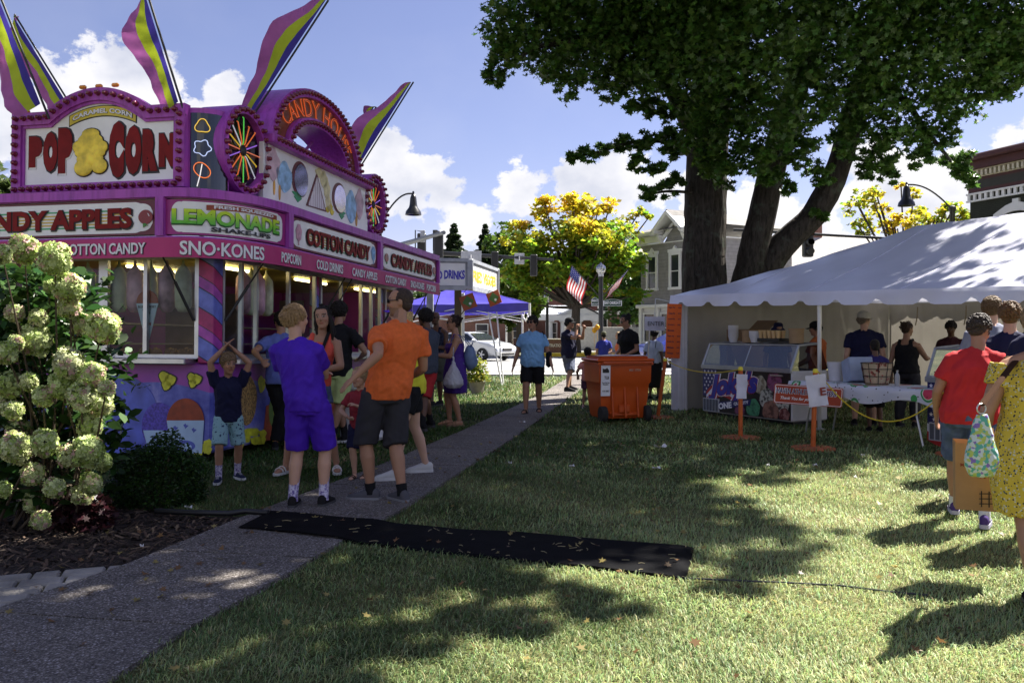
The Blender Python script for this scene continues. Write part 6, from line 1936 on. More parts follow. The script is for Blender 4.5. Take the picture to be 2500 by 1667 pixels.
# ------------------------------------------------------------------ parked car
def car(loc, rz, col, label):
    r = empty('parked_car', loc, rz, label, 'car')
    # side profile, x forward
    prof = [(-2.35, .32), (-2.4, .62), (-2.32, .9), (-1.7, 1.0), (-1.0, 1.40), (-.3, 1.46), (.35, 1.42), (1.15, 1.0), (1.9, .88), (2.3, .7), (2.38, .48), (2.3, .25)]
    n = len(prof); mb = MB(); L_ = 7
    def half(z): return .9 if z < .95 else .9 - (z - .95) * .52
    secs = []
    vs = []
    for s in (-1, 1):
        for x, z in prof: vs.append((x, s * half(z) * (1 - .10 * max(0, abs(x) - 1.8) / .6), z))
    fs = [list(range(n)), [n + i for i in range(n)][::-1]]
    for i in range(n): fs.append((i, n + i, n + (i + 1) % n, (i + 1) % n))
    mb.add(vs, fs)
    b = mb.build('body', mat('car paint ' + label[:6], col, .3, metal=.5, var=.03, coat=.6), r); md = b.modifiers.new('bevel', 'BEVEL'); md.width = .07; md.segments = 3; md.limit_method = 'ANGLE'; md.angle_limit = R(25)
    gl = mat('car glass', (.02, .025, .03), .05, var=0)
    for s in (-1, 1):
        mb = MB(); P = [(-1.45, 1.02), (-.98, 1.34), (-.2, 1.385), (.32, 1.35), (.95, 1.02)]
        mb.add([(x, s * (half(z) + .006), z) for x, z in P], [(0, 1, 2, 3, 4)]); w = mb.build('side_window', gl, r)
        mb = MB(); mb.add([(-.28, s * (half(1.02) + .012), 1.02), (-.2, s * (half(1.02) + .012), 1.02), (-.2, s * (half(1.38) + .012), 1.38), (-.26, s * (half(1.38) + .012), 1.38)], [(0, 1, 2, 3)]); mb.build('pillar', m_blk, w)
    mb = MB(); mb.add([(.44, -.62, 1.385), (.44, .62, 1.385), (1.1, .78, 1.055), (1.1, -.78, 1.055)], [(0, 1, 2, 3)]); mb.v = [(x + .02, y, z + .015) for x, y, z in mb.v]; mb.build('windscreen', gl, r)
    for x in (-1.45, 1.45):
        for s in (-1, 1):
            mb = MB(); mb.lathe([(.2, -.1), (.31, -.1), (.33, -.07), (.33, .07), (.31, .1), (.2, .1)], (x, s * .83, .33), 20, Matrix.Rotation(R(90), 3, 'X')); w = mb.build('wheel', mat('tyre', (.02, .02, .02), .9), r, 40)
            mb = MB()
            for k in range(5): a = k * 1.2566; mb.box((x + .1 * math.cos(a), s * .93, .33 + .1 * math.sin(a)), (.2, .02, .05), Matrix.Rotation(-a, 3, 'Y'))
            mb.build('rim', m_alu, w)
    for s in (-1, 1):
        mb = MB(); mb.ball((2.12, s * .66, .70), (.18, .17, .08), 10); mb.build('headlight', mat('headlight glass', (.75, .78, .8), .1), r)
        mb = MB(); mb.ball((.95, s * .98, 1.04), (.09, .1, .065), 8); mb.build('mirror', mat('car paint ' + label[:6], col), r)
    mb = MB(); mb.bbox((2.37, 0, .58), (.06, .7, .14), .02); mb.bbox((2.36, 0, .36), (.06, 1.1, .12), .02); mb.build('grille', m_blk, r)
    return r


car((-2.1, 44.5, 0), R(-38), (.55, .57, .6), 'silver saloon car parked at the street corner beyond the backpack woman')
car((7.6, 36, 0), R(8), (.04, .06, .35), 'blue car half hidden behind the man in the blue shirt')
for i, (x, y) in enumerate(((1451, 806), (1458, 799))):
    c = pix(x, y, 24); bl_ = MB(); bl_.ball((0, 0, 0), (.07, .07, .085), 14); bl_.tube([(0, 0, -.08), (.01, 0, -.5), (-.02, .02, -1.0)], .004, 5)
    o = bl_.build('balloon', mat('yellow balloon', (.75, .42, .02), .25, transl=.2), None, 60); o.location = c; tag(o, 'yellow balloon held up in the crowd beside the lamp post', 'balloon', 'yellow balloons in the crowd')
# ------------------------------------------------------------------ trees and plants
def m_bark(name, c1, c2):
    def b(N, L, tc):
        mp = N('ShaderNodeMapping'); L(tc.outputs['Object'], mp.inputs[0]); mp.inputs['Scale'].default_value = (1, 1, .22)
        n = tex_noise(N, L, mp.outputs[0], 14, 8, .7)
        v = N('ShaderNodeTexVoronoi'); v.inputs['Scale'].default_value = 9; v.feature = 'DISTANCE_TO_EDGE'; L(mp.outputs[0], v.inputs['Vector'])
        h = N('ShaderNodeMath'); h.operation = 'MULTIPLY_ADD'; L(v.outputs['Distance'], h.inputs[0]); h.inputs[1].default_value = 1.6; L(n, h.inputs[2])
        l = tex_noise(N, L, tc.outputs['Object'], 3.0, 5, .6)
        c = ramp(N, L, n, [(.35, c1), (.7, c2)])
        g = ramp(N, L, l, [(.55, (0, 0, 0)), (.68, (1, 1, 1))])
        return mixc(N, L, g, c, (.06, .07, .055)), h.outputs[0]
    return pattern_mat(name, .95, b, 1.0, .1)


BARK = m_bark('furrowed maple bark', (.016, .014, .012), (.062, .054, .046))
BARK2 = m_bark('smooth brown bark', (.05, .04, .03), (.12, .10, .08))


def leaf_mat(name, tr, rough=.45):
    return mat(name, (.1, .2, .05), rough, var=0, attr='Col', transl=tr, spec=.4)


LEAF = leaf_mat('leaves', .42)
MAPLE = np.array([(0, -.5), (.12, -.18), (.46, -.30), (.26, .02), (.5, .26), (.16, .2), (0, .56), (-.16, .2), (-.5, .26), (-.26, .02), (-.46, -.30), (-.12, -.18)])
OVAL = np.array([(0, -.5), (.22, -.2), (.24, .12), (0, .5), (-.24, .12), (-.22, -.2)])
QUAD = np.array([(0, -.5), (.3, 0), (0, .5), (-.3, 0)])


def leaves(P, size, cols, shape, tilt=.8, droop=.0):
    """leaf polygons at points P"""
    n = len(P); k = len(shape)
    az = nrs.uniform(0, 2 * np.pi, n)
    nz = np.stack([nrs.normal(0, tilt, n), nrs.normal(0, tilt, n), np.ones(n)], 1); nz /= np.linalg.norm(nz, axis=1)[:, None]
    d = np.stack([np.cos(az), np.sin(az), nrs.normal(-droop, .3, n)], 1)
    y = d - nz * (d * nz).sum(1)[:, None]; y /= np.linalg.norm(y, axis=1)[:, None] + 1e-9
    x = np.cross(y, nz)
    s = (size * nrs.uniform(.65, 1.25, n))[:, None, None]
    fold = np.abs(shape[:, 0])[None, :, None] * nz[:, None, :] * .35
    V = P[:, None, :] + s * (shape[None, :, 0, None] * x[:, None, :] + shape[None, :, 1, None] * y[:, None, :] + fold)
    return V.reshape(-1, 3), np.arange(n * k), np.repeat(cols, k, 0)


def cloud(c, r, n, shell=.55, twig=None, spread=.16):
    """points in leafy sprays through an uneven ball"""
    c = np.array(c); r = np.array(r if hasattr(r, '__len__') else (r, r, r))
    m = max(3, n // 14)
    d = nrs.normal(0, 1, (m, 3)); d /= np.linalg.norm(d, axis=1)[:, None]
    rad = shell + (1 - shell) * nrs.rand(m) ** .6
    ph = nrs.uniform(0, 6, 3)
    rad *= 1 + .22 * np.sin(3 * d[:, 0] + ph[0]) * np.sin(4 * d[:, 2] + ph[1]) + .12 * np.sin(7 * d[:, 1] + ph[2])
    T = c + d * rad[:, None] * r
    i = nrs.randint(0, m, n)
    sp = spread * max(r)
    return T[i] + nrs.normal(0, 1, (n, 3)) * np.array([sp, sp, sp * .55])


def gcol(n, base, var=.35, warm=0.0):
    b = np.array(base)[None] * nrs.uniform(1 - var, 1 + var, (n, 1))
    b[:, 0] *= nrs.uniform(.8, 1.3 + warm, n); b[:, 2] *= nrs.uniform(.7, 1.2, n)
    return np.clip(b, .004, .9)


def crown(name, parent, parts, shape, m=LEAF, tilt=.8, droop=.1):
    V, C = [], []
    for P, size, cols in parts:
        v, _, c = leaves(P, size, cols, shape, tilt, droop); V.append(v); C.append(c)
    V = np.concatenate(V); C = np.concatenate(C); k = len(shape)
    return link_mesh(name, np_mesh(name, V, np.arange(len(V)), k, m, None, C), parent)


def limb(mb, pts, rads, n=14, wob=.05):
    """bent tapering limb with knobbly outline"""
    P = [Vector(p) for p in pts]; Q = []; RR = []
    m = 7
    for i in range(len(P) - 1):
        p0 = P[max(i - 1, 0)]; p1 = P[i]; p2 = P[i + 1]; p3 = P[min(i + 2, len(P) - 1)]
        for j in range(m):
            t = j / m
            q = .5 * ((2 * p1) + (p2 - p0) * t + (2 * p0 - 5 * p1 + 4 * p2 - p3) * t * t + (3 * p1 - p0 - 3 * p2 + p3) * t ** 3)
            Q.append(q); RR.append(rads[i] + (rads[i + 1] - rads[i]) * t)
    Q.append(P[-1]); RR.append(rads[-1])
    o = len(mb.v); mb.tube(Q, RR, n)
    for k in range(o, len(mb.v)):
        i = (k - o) // n; v = Vector(mb.v[k]); c = Q[min(i, len(Q) - 1)]; d = v - c
        f = 1 + wob * 2 * noise.noise(v * 2.2) + wob * noise.noise(v * 9) + (.05 * math.sin(((k - o) % n) * 2.7 + 3 * noise.noise(v)))
        mb.v[k] = tuple(c + d * f)


SUNH = Vector((SUN_TO.x / SUN_TO.z, SUN_TO.y / SUN_TO.z, 1))
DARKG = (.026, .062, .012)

# the big split maple behind the tent
mp_ = empty('maple_tree', (0, 0, 0), 0, 'huge split trunk maple with dark green crown spreading over the tent', 'tree')
Y0 = 20.5
mb = MB()
limb(mb, [pix(1722, 1015, Y0), pix(1722, 800, Y0), pix(1720, 600, Y0), pix(1726, 420, Y0), pix(1735, 250, Y0), pix(1760, 80, Y0), pix(1790, -150, Y0 - .3)], [.66, .54, .50, .47, .45, .40, .28], 26)
mb.build('trunk', BARK, mp_, 60)
mb = MB(); limb(mb, [pix(1775, 1015, Y0 + .2), pix(1800, 800, Y0 + .2), pix(1830, 650, Y0), pix(1862, 520, Y0 - .1), pix(1905, 340, Y0 - .3), pix(1958, 170, Y0 - .5), pix(2005, 20, Y0 - .8), pix(2040, -200, Y0 - 1)], [.40, .37, .335, .315, .29, .27, .24, .18], 22); mb.build('trunk', BARK, mp_, 60)
mb = MB(); limb(mb, [pix(1790, 1000, Y0 + .4), pix(1830, 760, Y0 + .4), pix(1885, 630, Y0 + .1), pix(1985, 525, Y0 - .1), pix(2050, 400, Y0 - .3), pix(2095, 240, Y0 - .5), pix(2140, 80, Y0 - .8), pix(2190, -120, Y0 - 1)], [.38, .35, .32, .29, .265, .25, .21, .16], 22); mb.build('trunk', BARK, mp_, 60)
mb = MB()
for P_, r_ in (([(1700, 330, 20.3), (1650, 235, 20.0), (1600, 150, 19.6), (1540, 60, 19.2), (1460, -60, 18.5)], [.24, .2, .16, .13, .1]), ([(1665, 245, 20.1), (1620, 212, 19.8), (1560, 195, 19.5)], [.1, .07, .03]), ([(1560, 90, 19.3), (1420, 100, 19), (1300, 120, 18.8), (1215, 190, 18.8)], [.1, .07, .05, .015]),
               ([(1690, 350, 20.2), (1560, 345, 19.8), (1460, 372, 19.5), (1390, 385, 19.4)], [.06, .045, .03, .01]), ([(1690, 470, 20.2), (1620, 468, 20), (1565, 485, 20)], [.04, .03, .01]), ([(2110, 200, 19.9), (2200, 240, 19.4), (2270, 330, 19), (2360, 440, 18.8)], [.12, .08, .05, .01]),
               ([(2130, 90, 19.7), (2260, 60, 19), (2400, 100, 18.5), (2540, 160, 18)], [.14, .1, .07, .03]), ([(1960, 150, 19.9), (1900, 60, 19.4), (1840, -40, 19)], [.14, .1, .07]), ([(1740, 200, 20.3), (1800, 100, 19.6), (1850, 20, 19)], [.16, .1, .06]), ([(2060, 380, 20.2), (2130, 400, 19.8), (2160, 430, 19.6)], [.06, .03, .01]),
               ([(1740, 60, 20.4), (1600, -150, 17), (1500, -450, 14.5)], [.25, .18, .1]), ([(2000, 40, 19.8), (2150, -300, 17), (2400, -500, 15)], [.22, .16, .08]), ([(1790, -150, 20), (1750, -420, 19)], [.28, .12])):
    limb(mb, [pix(*p) for p in P_], r_, 10, .03)
mb.build('branches', BARK, mp_, 60)
VIS = [(1250, 60, 19, .85), (1330, 120, 19, .8), (1205, 190, 19, .28), (1235, 140, 18.8, .4), (1400, 50, 19.5, 1.25), (1385, 195, 19, .45), (1470, 130, 19.5, .9), (1550, 80, 19, 1.25), (1575, 190, 19.4, .6), (1490, 215, 19.3, .4), (1650, 40, 19, 1.4), (1640, 160, 19, .7),
       (1580, 265, 19.6, .28), (1625, 268, 19.8, .3), (1540, 262, 19.5, .18), (1395, 382, 19.4, .15), (1430, 380, 19.4, .2), (1475, 368, 19.5, .22), (1525, 355, 19.6, .26), (1575, 348, 19.7, .3), (1630, 340, 19.8, .35), (1555, 400, 19.6, .25), (1600, 415, 19.7, .22), (1648, 365, 19.9, .3), (1580, 475, 19.9, .24), (1625, 462, 20, .26), (1655, 440, 20, .22),
       (1710, 110, 18.5, 1.45), (1760, 250, 18.8, .95), (1712, 330, 19, .6), (1740, 400, 19.2, .42), (1800, 130, 18, 1.3), (1850, 300, 18.6, .85), (1835, 385, 18.8, .55), (1775, 430, 18.7, .38), (1900, 60, 18.5, 1.3), (1950, 250, 19, .8), (1960, 370, 19.3, .5), (2000, 430, 19.6, .32), (1880, 430, 19.2, .3), (1925, 460, 19.4, .2), (1985, 520, 20, .1), (2015, 530, 20, .13),
       (2050, 90, 18.6, 1.4), (2110, 240, 19, .95), (2085, 340, 19.2, .5), (2140, 395, 19.2, .38), (2110, 420, 19.2, .22), (2190, 320, 19, .6), (2210, 140, 18.6, 1.25), (2170, 430, 19.3, .2), (2300, 90, 18.4, 1.35), (2315, 250, 18.8, .7), (2285, 335, 18.9, .42), (2335, 385, 18.9, .3), (2362, 440, 18.8, .17), (2350, 420, 18.8, .2), (2250, 385, 19, .3), (2400, 110, 18.2, 1.15), (2490, 60, 18, 1.2), (2465, 175, 18, .6), (2410, 215, 18.3, .4), (2560, 140, 17.8, 1.1), (2130, 10, 18.2, 1.3), (1350, 0, 19, .9), (1500, 0, 19, 1.2), (1750, 0, 18, 1.4)]
parts = []
for x, y, Y, r in VIS:
    n = int(900 * r ** 2) + int(420 * r) + 34
    P = cloud(pix(x, y, Y), (r, r * 1.0, r * .85), n, .35)
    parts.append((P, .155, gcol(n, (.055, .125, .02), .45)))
# the part of the crown above the picture, from which the shade on the stalls falls
SH = []
def shade(gx, gy, h, r, n=340): SH.append((Vector((gx, gy, 0)) + SUNH * h, r, n))
gy = 6.7
while gy < 21:
    gx = -5.2
    while gx < 8.6:
        jx, jy = gx + rnd.uniform(-.5, .5), gy + rnd.uniform(-.5, .5)
        lit = (jx > 1.5 and jy < 7.6 + (jx - 1.5) * 1.2) or (jx > 2.6 and jy < 9.8 - .35 * (jx - 2.6)) or (jy > 17.5 and jx > -1.4) or (jy < 8 and jx < -1.2) or jx < -4.7 or (jy > 14.5 and jx < -2.0) or (jy > 14.2 and jx > 4.6)
        if not lit and rnd.random() < .9: shade(jx, jy, rnd.uniform(9.2, 12.2), rnd.uniform(.85, 1.25), 640)
        gx += 1.25
    gy += 1.2
for c, r, n in SH:
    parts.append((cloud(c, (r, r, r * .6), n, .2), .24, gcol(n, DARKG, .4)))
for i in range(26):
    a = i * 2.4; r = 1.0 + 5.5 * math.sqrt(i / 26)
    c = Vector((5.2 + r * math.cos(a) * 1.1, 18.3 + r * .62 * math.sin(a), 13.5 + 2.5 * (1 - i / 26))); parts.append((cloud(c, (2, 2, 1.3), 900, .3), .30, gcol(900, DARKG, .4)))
crown('crown', mp_, parts, MAPLE, tilt=.9, droop=.6)

# second tree, right of the camera, whose crown shades the path in front
t2 = empty('oak_tree', (0, 0, 0), 0, 'leafy shade tree standing behind the viewer, its crown shading the front path', 'tree')
mb = MB(); limb(mb, [(4.2, -2.5, 0), (4.2, -2.4, 3), (4.0, -1.5, 6), (3.6, 2.5, 8.2), (2.9, 8.0, 9.0)], [.45, .36, .32, .22, .08], 16); limb(mb, [(4.0, -1.2, 6.1), (3.0, 2, 8), (1.5, 5.5, 8.6)], [.22, .16, .06], 10); mb.build('trunk', BARK, t2, 60)
parts = []
for gx, gy, r in [(-4.6, 3.2, 1.2), (-3.2, 3.0, 1.1), (-2.0, 3.1, .9), (-4.6, 4.2, .8), (-2.9, 4.4, 1.0), (-1.9, 4.3, .9), (-1.0, 3.5, .55), (-1.1, 5.0, .75), (-2.5, 5.7, .9), (-1.4, 6.0, .9), (-.3, 6.2, .75), (.5, 5.9, .5), (-.2, 5.2, .45), (-2.2, 7.0, .9), (-1.0, 7.1, .85), (.1, 7.2, .7), (-3.6, 7.4, .9), (.6, 6.6, .45), (-.15, 4.35, .32), (.5, 4.75, .28), (1.35, 6.35, .35), (1.6, 5.45, .3), (-.6, 4.1, .3), (1.9, 7.4, .3), (.9, 7.8, .5), (2.6, 8.6, .28), (2.1, 9.1, .4), (1.25, 4.95, .22), (-.75, 3.1, .35)]:
    h = rnd.uniform(7.6, 9.2); n = int(900 * r ** 2) + 40
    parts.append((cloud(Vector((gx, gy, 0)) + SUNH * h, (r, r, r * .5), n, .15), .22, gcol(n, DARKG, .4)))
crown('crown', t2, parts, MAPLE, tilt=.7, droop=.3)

def auto_col(P, n, warm_fn, greens=(.15, .30, .028), yellow=(.68, .50, .03)):
    w = np.clip(warm_fn(P) + nrs.normal(0, .22, n), 0, 1)[:, None]
    g = gcol(n, greens, .35, .15); y = np.array(yellow)[None] * nrs.uniform(.7, 1.3, (n, 1)); y[:, 1] *= nrs.uniform(.75, 1.2, n)
    return g * (1 - w) + y * w


def locust(x, y, Y, lobes, label, base_px, trunk_r, warm, nleaf=1.0, size=.36):
    b = pix(base_px, HYP, Y); r = empty('locust_tree', (b.x, Y, 0), 0, label, 'tree')
    o = Vector((b.x, Y, 0)); mb = MB()
    hub = pix(x, y, Y) - o
    limb(mb, [(0, 0, 0), (0, 0, hub.z * .35), hub * .62 + Vector((0, 0, .1))], [trunk_r * 1.3, trunk_r, trunk_r * .8], 12, .03)
    for (px, py, dy, rr) in lobes:
        e = pix(px, py, Y + dy) - o; limb(mb, [hub * .55, hub * .55 + (e - hub * .55) * .5 + Vector((0, 0, -.1)), e], [trunk_r * .45, trunk_r * .25, .03], 7, .03)
    mb.build('trunk', BARK2, r, 60)
    parts = []
    for (px, py, dy, rr) in lobes:
        n = int(250 * rr ** 2 * nleaf) + 30; P = cloud(pix(px, py, Y + dy) - o, (rr, rr, rr * .72), n, .25, spread=.2)
        parts.append((P, size, auto_col(P + np.array(o), n, warm)))
    crown('crown', r, parts, QUAD, leaf_mat('autumn leaves', .62), .9); return r


def warm1(P):
    px = CXP + P[:, 0] / P[:, 1] * FPX; py = HYP - (P[:, 2] - EYE) / P[:, 1] * FPX
    return np.clip(.85 - (py - 500) / 150 - np.maximum(0, px - 1480) / 260 + .35 * np.sin(px * .045) * np.sin(py * .06), 0, 1)


def warm2(P):
    px = CXP + P[:, 0] / P[:, 1] * FPX
    return np.clip(.3 + .6 * np.exp(-((px - 2190) / 50) ** 2), 0, 1)


L1 = []
for i in range(60):
    a = rnd.uniform(0, 6.28); q = math.sqrt(rnd.random())
    px, py = 1412 + 165 * q * math.cos(a), 612 + 115 * q * math.sin(a)
    if py > 690 and px > 1350 and px < 1480 and rnd.random() < .6: continue
    L1.append((px, py, rnd.uniform(-2.2, 2.2), rnd.uniform(.8, 1.35)))
L1 += [(1240, 585, 0, .6), (1262, 545, 0, .7), (1330, 500, 0, .8), (1400, 487, 0, .8), (1490, 500, 0, .7), (1560, 520, 0, .6), (1585, 530, 0, .35), (1290, 740, 0, .8), (1300, 700, 0, .9), (1250, 660, 0, .6), (1550, 720, 0, .8)]
locust(1408, 655, 52, L1, 'tall street tree turning yellow and orange over green lower leaves', 1405, .28, warm1, .85)
L2 = [(2075 + rnd.uniform(0, 280), 455 + rnd.uniform(20, 120), rnd.uniform(-1, 1), rnd.uniform(.4, .75)) for i in range(26)] + [(2090, 490, 0, .35), (2140, 475, 0, .4), (2200, 455, 0, .3), (2350, 520, 0, .3)]
locust(2210, 560, 40, L2, 'sparse street tree with orange middle behind the tent roof and bell lamp', 2215, .16, warm2, .55, .26)


def round_tree(px, Y, zc, rx, rz, label, col, n=2600, size=.6):
    b = pix(px, HYP, Y); r = empty('leafy_tree', (b.x, Y, 0), 0, label, 'tree')
    mb = MB(); limb(mb, [(0, 0, 0), (0, 0, zc * .5), (0.1, 0, zc)], [.3, .25, .15], 10); mb.build('trunk', BARK2, r, 60)
    parts = []
    for i in range(14):
        a = rnd.uniform(0, 6.28); q = rnd.uniform(.1, .75); m = n // 14
        parts.append((cloud((rx * q * math.cos(a), rx * q * math.sin(a), zc + rz * rnd.uniform(-.6, .7)), (rx * .5, rx * .5, rz * .42), m, .3), size, gcol(m, col, .35)))
    crown('crown', r, parts, QUAD, LEAF, .9)


for a in ((1245, 72, 7.2, 3.0, 4.0, 'green leafy tree left of and behind the yellow street tree', (.07, .13, .02)), (1560, 75, 5.2, 3.4, 4.2, 'green leafy tree between the yellow tree and the grey house', (.06, .13, .02)),
          (1500, 82, 6.5, 4, 3.5, 'dark leafy tree behind the yellow street tree', (.04, .08, .015)), (1270, 60, 3.4, 1.7, 2.2, 'low leafy tree beside the thin flagpole', (.07, .12, .02)), (1040, 110, 4.5, 5, 4, 'far leafy tree behind the stall and canopy', (.05, .09, .02)),
          (-8, 34, 5.4, 1.6, 2.6, 'leafy tree at the far left behind the trailer', (.07, .11, .03))):
    round_tree(*a)


def conifer(px, Y, htop, w, label):
    b = pix(px, HYP, Y); zt = pix(px, htop, Y).z; r = empty('spruce_tree', (b.x, Y, 0), 0, label, 'tree', 'far spruces')
    mb = MB(); mb.tube([(0, 0, 0), (0, 0, zt)], [.3, .04], 8); mb.build('trunk', BARK2, r)
    n = 14000; t = nrs.rand(n) ** .6; k = nrs.randint(0, 26, n) / 26 * 6.283 + nrs.normal(0, .16, n)
    lev = np.floor(t * 22) / 22 + nrs.normal(0, .008, n); rad = nrs.rand(n) ** .45 * (w * (.05 + .95 * lev)) * (1 + .25 * np.sin(lev * 91))
    P = np.stack([rad * np.cos(k), rad * np.sin(k), zt - lev * zt * .9 - .25 * rad + .12 * rad ** 2 / w], 1)
    crown('crown', r, [(P, .62, gcol(n, (.022, .042, .016), .4))], QUAD, LEAF, 1.0)


conifer(1108, 105, 551, 4.6, 'left of two dark spruces beyond the traffic signals'); conifer(1185, 108, 553, 4.2, 'right of two dark spruces beyond the traffic signals')

# ---- hydrangea
hy = empty('hydrangea_bush', (-3.5, 6.5, 0), 0, 'tall hydrangea bush with creamy green flower heads on the mulch', 'flowering shrub')
HO = np.array((-3.5, 6.5, 0))
HEADS = [(115, 95, 65), (262, 140, 72), (10, 120, 40), (330, 280, 68), (330, 370, 50), (240, 275, 25), (70, 400, 40), (185, 425, 42), (388, 455, 48), (495, 465, 75), (175, 530, 72), (25, 590, 50), (75, 545, 35), (50, 745, 62), (140, 730, 40), (205, 800, 45), (335, 640, 70), (295, 745, 60), (440, 700, 62), (390, 800, 65), (480, 830, 58), (510, 760, 35),
         (65, 865, 42), (430, 935, 55), (90, 970, 60), (75, 1045, 70), (215, 1020, 62), (330, 1085, 50), (420, 1060, 70), (490, 1110, 40), (155, 1170, 50), (260, 1235, 45), (435, 1215, 50), (395, 1265, 50), (15, 1245, 32), (165, 1305, 48), (195, 1390, 40), (10, 850, 30), (420, 1000, 40)]
FLOR = mat('floret petals', (.5, .55, .3), .7, var=0, attr='Col', transl=.3)
stems = MB()
for i, (x, y, r) in enumerate(HEADS):
    Y = 6.15 + rnd.uniform(-.25, .3); c = np.array(pix(x * .51, 560 + y * .51, Y)) - HO; r = r * .51 * Y / FPX * .93
    n = int(190 + 260 * (r / .1) ** 2)
    d = nrs.normal(0, 1, (n, 3)); d /= np.linalg.norm(d, axis=1)[:, None]
    e = np.array([r, r, r * 1.05]); rad = nrs.uniform(.82, 1.08, (n, 1)) * (1 + .1 * np.sin(4 * d[:, :1] + i) * np.sin(5 * d[:, 2:] + i))
    P = c + d * e * rad
    g = nrs.rand()
    base = np.array([.55, .66, .26]) * (1 - .5 * g) + np.array([.74, .68, .50]) * .5 * g
    col = base[None] * nrs.uniform(.7, 1.25, (n, 1)); pk = nrs.rand(n) < (.08 + .18 * (i % 3 == 0)); col[pk] = np.array([.60, .38, .34]) * nrs.uniform(.7, 1.2, (pk.sum(), 1)); gr = nrs.rand(n) < .22; col[gr] = np.array([.34, .46, .10])
    # florets: two crossed petals facing outwards
    V = []; C = []
    az = nrs.uniform(0, 6.28, n); s = nrs.uniform(.010, .017, n) * (1 + .25 * (r > .09))
    nd = d + nrs.normal(0, .35, (n, 3)); nd /= np.linalg.norm(nd, axis=1)[:, None]
    t1 = np.cross(nd, np.array([.31, .52, .79])); t1 /= np.linalg.norm(t1, axis=1)[:, None]; t2_ = np.cross(nd, t1)
    a1 = np.cos(az)[:, None] * t1 + np.sin(az)[:, None] * t2_; a2 = -np.sin(az)[:, None] * t1 + np.cos(az)[:, None] * t2_
    S_ = s[:, None]
    K = [(-1.25, -.5), (-.5, -.5), (-.5, -1.25), (.5, -1.25), (.5, -.5), (1.25, -.5), (1.25, .5), (.5, .5), (.5, 1.25), (-.5, 1.25), (-.5, .5), (-1.25, .5)]
    V = np.stack([P + S_ * (k[0] * a1 + k[1] * a2) + nd * S_ * (.45 if max(abs(k[0]), abs(k[1])) > 1 else 0) for k in K], 1).reshape(-1, 3)
    link_mesh('flower_head', np_mesh('flower_head', V, np.arange(len(V)), 12, FLOR, None, np.repeat(col, 12, 0)), hy)
    cv = Vector(c); root = Vector((rnd.uniform(-.35, .35) - .1, rnd.uniform(-.1, .35), 0)); stems.tube([root, root.lerp(cv, .5) + Vector((0, .1, .15)), cv], [.012, .009, .005], 6)
stems.build('stems', mat('woody stem', (.07, .05, .03), .9), hy)
n = 4200
P = np.stack([nrs.uniform(-.75, .62, n), nrs.uniform(-.22, .75, n), nrs.uniform(.12, 2.0, n)], 1)
lim = .02 + .36 * np.sin(np.clip(P[:, 2] / 2.1, 0, 1) * 3.0 + .15); P = P[P[:, 0] < lim + nrs.normal(0, .06, n)]; n = len(P)
crown('foliage', hy, [(P, .13, gcol(n, (.03, .075, .016), .5))], OVAL, leaf_mat('hydrangea leaves', .25, .35), .7, .5)
# boxwood
bw = empty('boxwood_shrub', gnd(340, 1248) + Vector((0, .35, 0)), 0, 'low rounded boxwood shrub beside the hydrangea', 'shrub')
n = 9000; d = nrs.normal(0, 1, (n, 3)); d /= np.linalg.norm(d, axis=1)[:, None]; d[:, 2] = np.abs(d[:, 2])
rad = (.6 + .45 * nrs.rand(n) ** .5)[:, None] * (1 + .12 * np.sin(6 * d[:, :1]) * np.sin(7 * d[:, 2:] + 1))
P = d * np.array([.42, .38, .56]) * rad + nrs.normal(0, .012, (n, 3)); P[:, 2] = np.maximum(P[:, 2], .02)
crown('foliage', bw, [(P, .034, gcol(n, (.03, .075, .014), .5))], OVAL, LEAF, .9)
mb = MB()
for i in range(14): a = i * .9; mb.tube([(0, 0, 0), (.15 * math.cos(a), .15 * math.sin(a), .2), (.3 * math.cos(a), .28 * math.sin(a), .42)], [.012, .008, .004], 5)
mb.build('stems', _MC['woody stem'], bw)
hc = empty('heuchera_plant', gnd(200, 1292), 0, 'dark purple leafed plant under the hydrangea', 'plant')
n = 420; d = nrs.normal(0, 1, (n, 3)); d /= np.linalg.norm(d, axis=1)[:, None]; d[:, 2] = np.abs(d[:, 2])
P = d * np.array([.26, .2, .26]) * nrs.uniform(.5, 1.05, (n, 1)) + np.array([0, 0, .03])
crown('foliage', hc, [(P, .075, gcol(n, (.045, .016, .022), .5))], MAPLE, LEAF, .7)
n = 600; d = nrs.normal(0, 1, (n, 3)); d /= np.linalg.norm(d, axis=1)[:, None]; d[:, 2] = np.abs(d[:, 2]) * 1.2
P = d * np.array([.32, .3, .5]) * nrs.uniform(.4, 1.05, (n, 1)) + np.array([0, 0, .3])
crown('foliage', fp, [(P, .1, auto_col(P, n, lambda q: np.full(len(q), .3), (.1, .2, .03), (.6, .5, .06)))], OVAL, LEAF, .8)

# fallen leaves on the lawn and path
n = 420; P = np.stack([nrs.uniform(-3, 4.5, n), nrs.uniform(3.6, 12, n) , np.full(n, .034)], 1)
v, l_, c = leaves(P, .05, np.where(nrs.rand(n, 1) < .5, np.array([[.22, .12, .05]]), np.array([[.34, .27, .09]])) * nrs.uniform(.6, 1.3, (n, 1)), MAPLE, .35)
tag(link_mesh('fallen_leaves', np_mesh('fallen_leaves', v, l_, len(MAPLE), LEAF, None, c)), kind='stuff')
# ------------------------------------------------------------------ people
SKIN = {k: np.array(v) for k, v in {'fair': (.50, .29, .20), 'tan': (.36, .19, .12), 'olive': (.30, .165, .105), 'brown': (.12, .06, .038), 'pale': (.56, .35, .26)}.items()}
skin_m = mat('skin', (.4, .25, .18), .5, var=.06, scale=14, attr='Col', spec=.35)


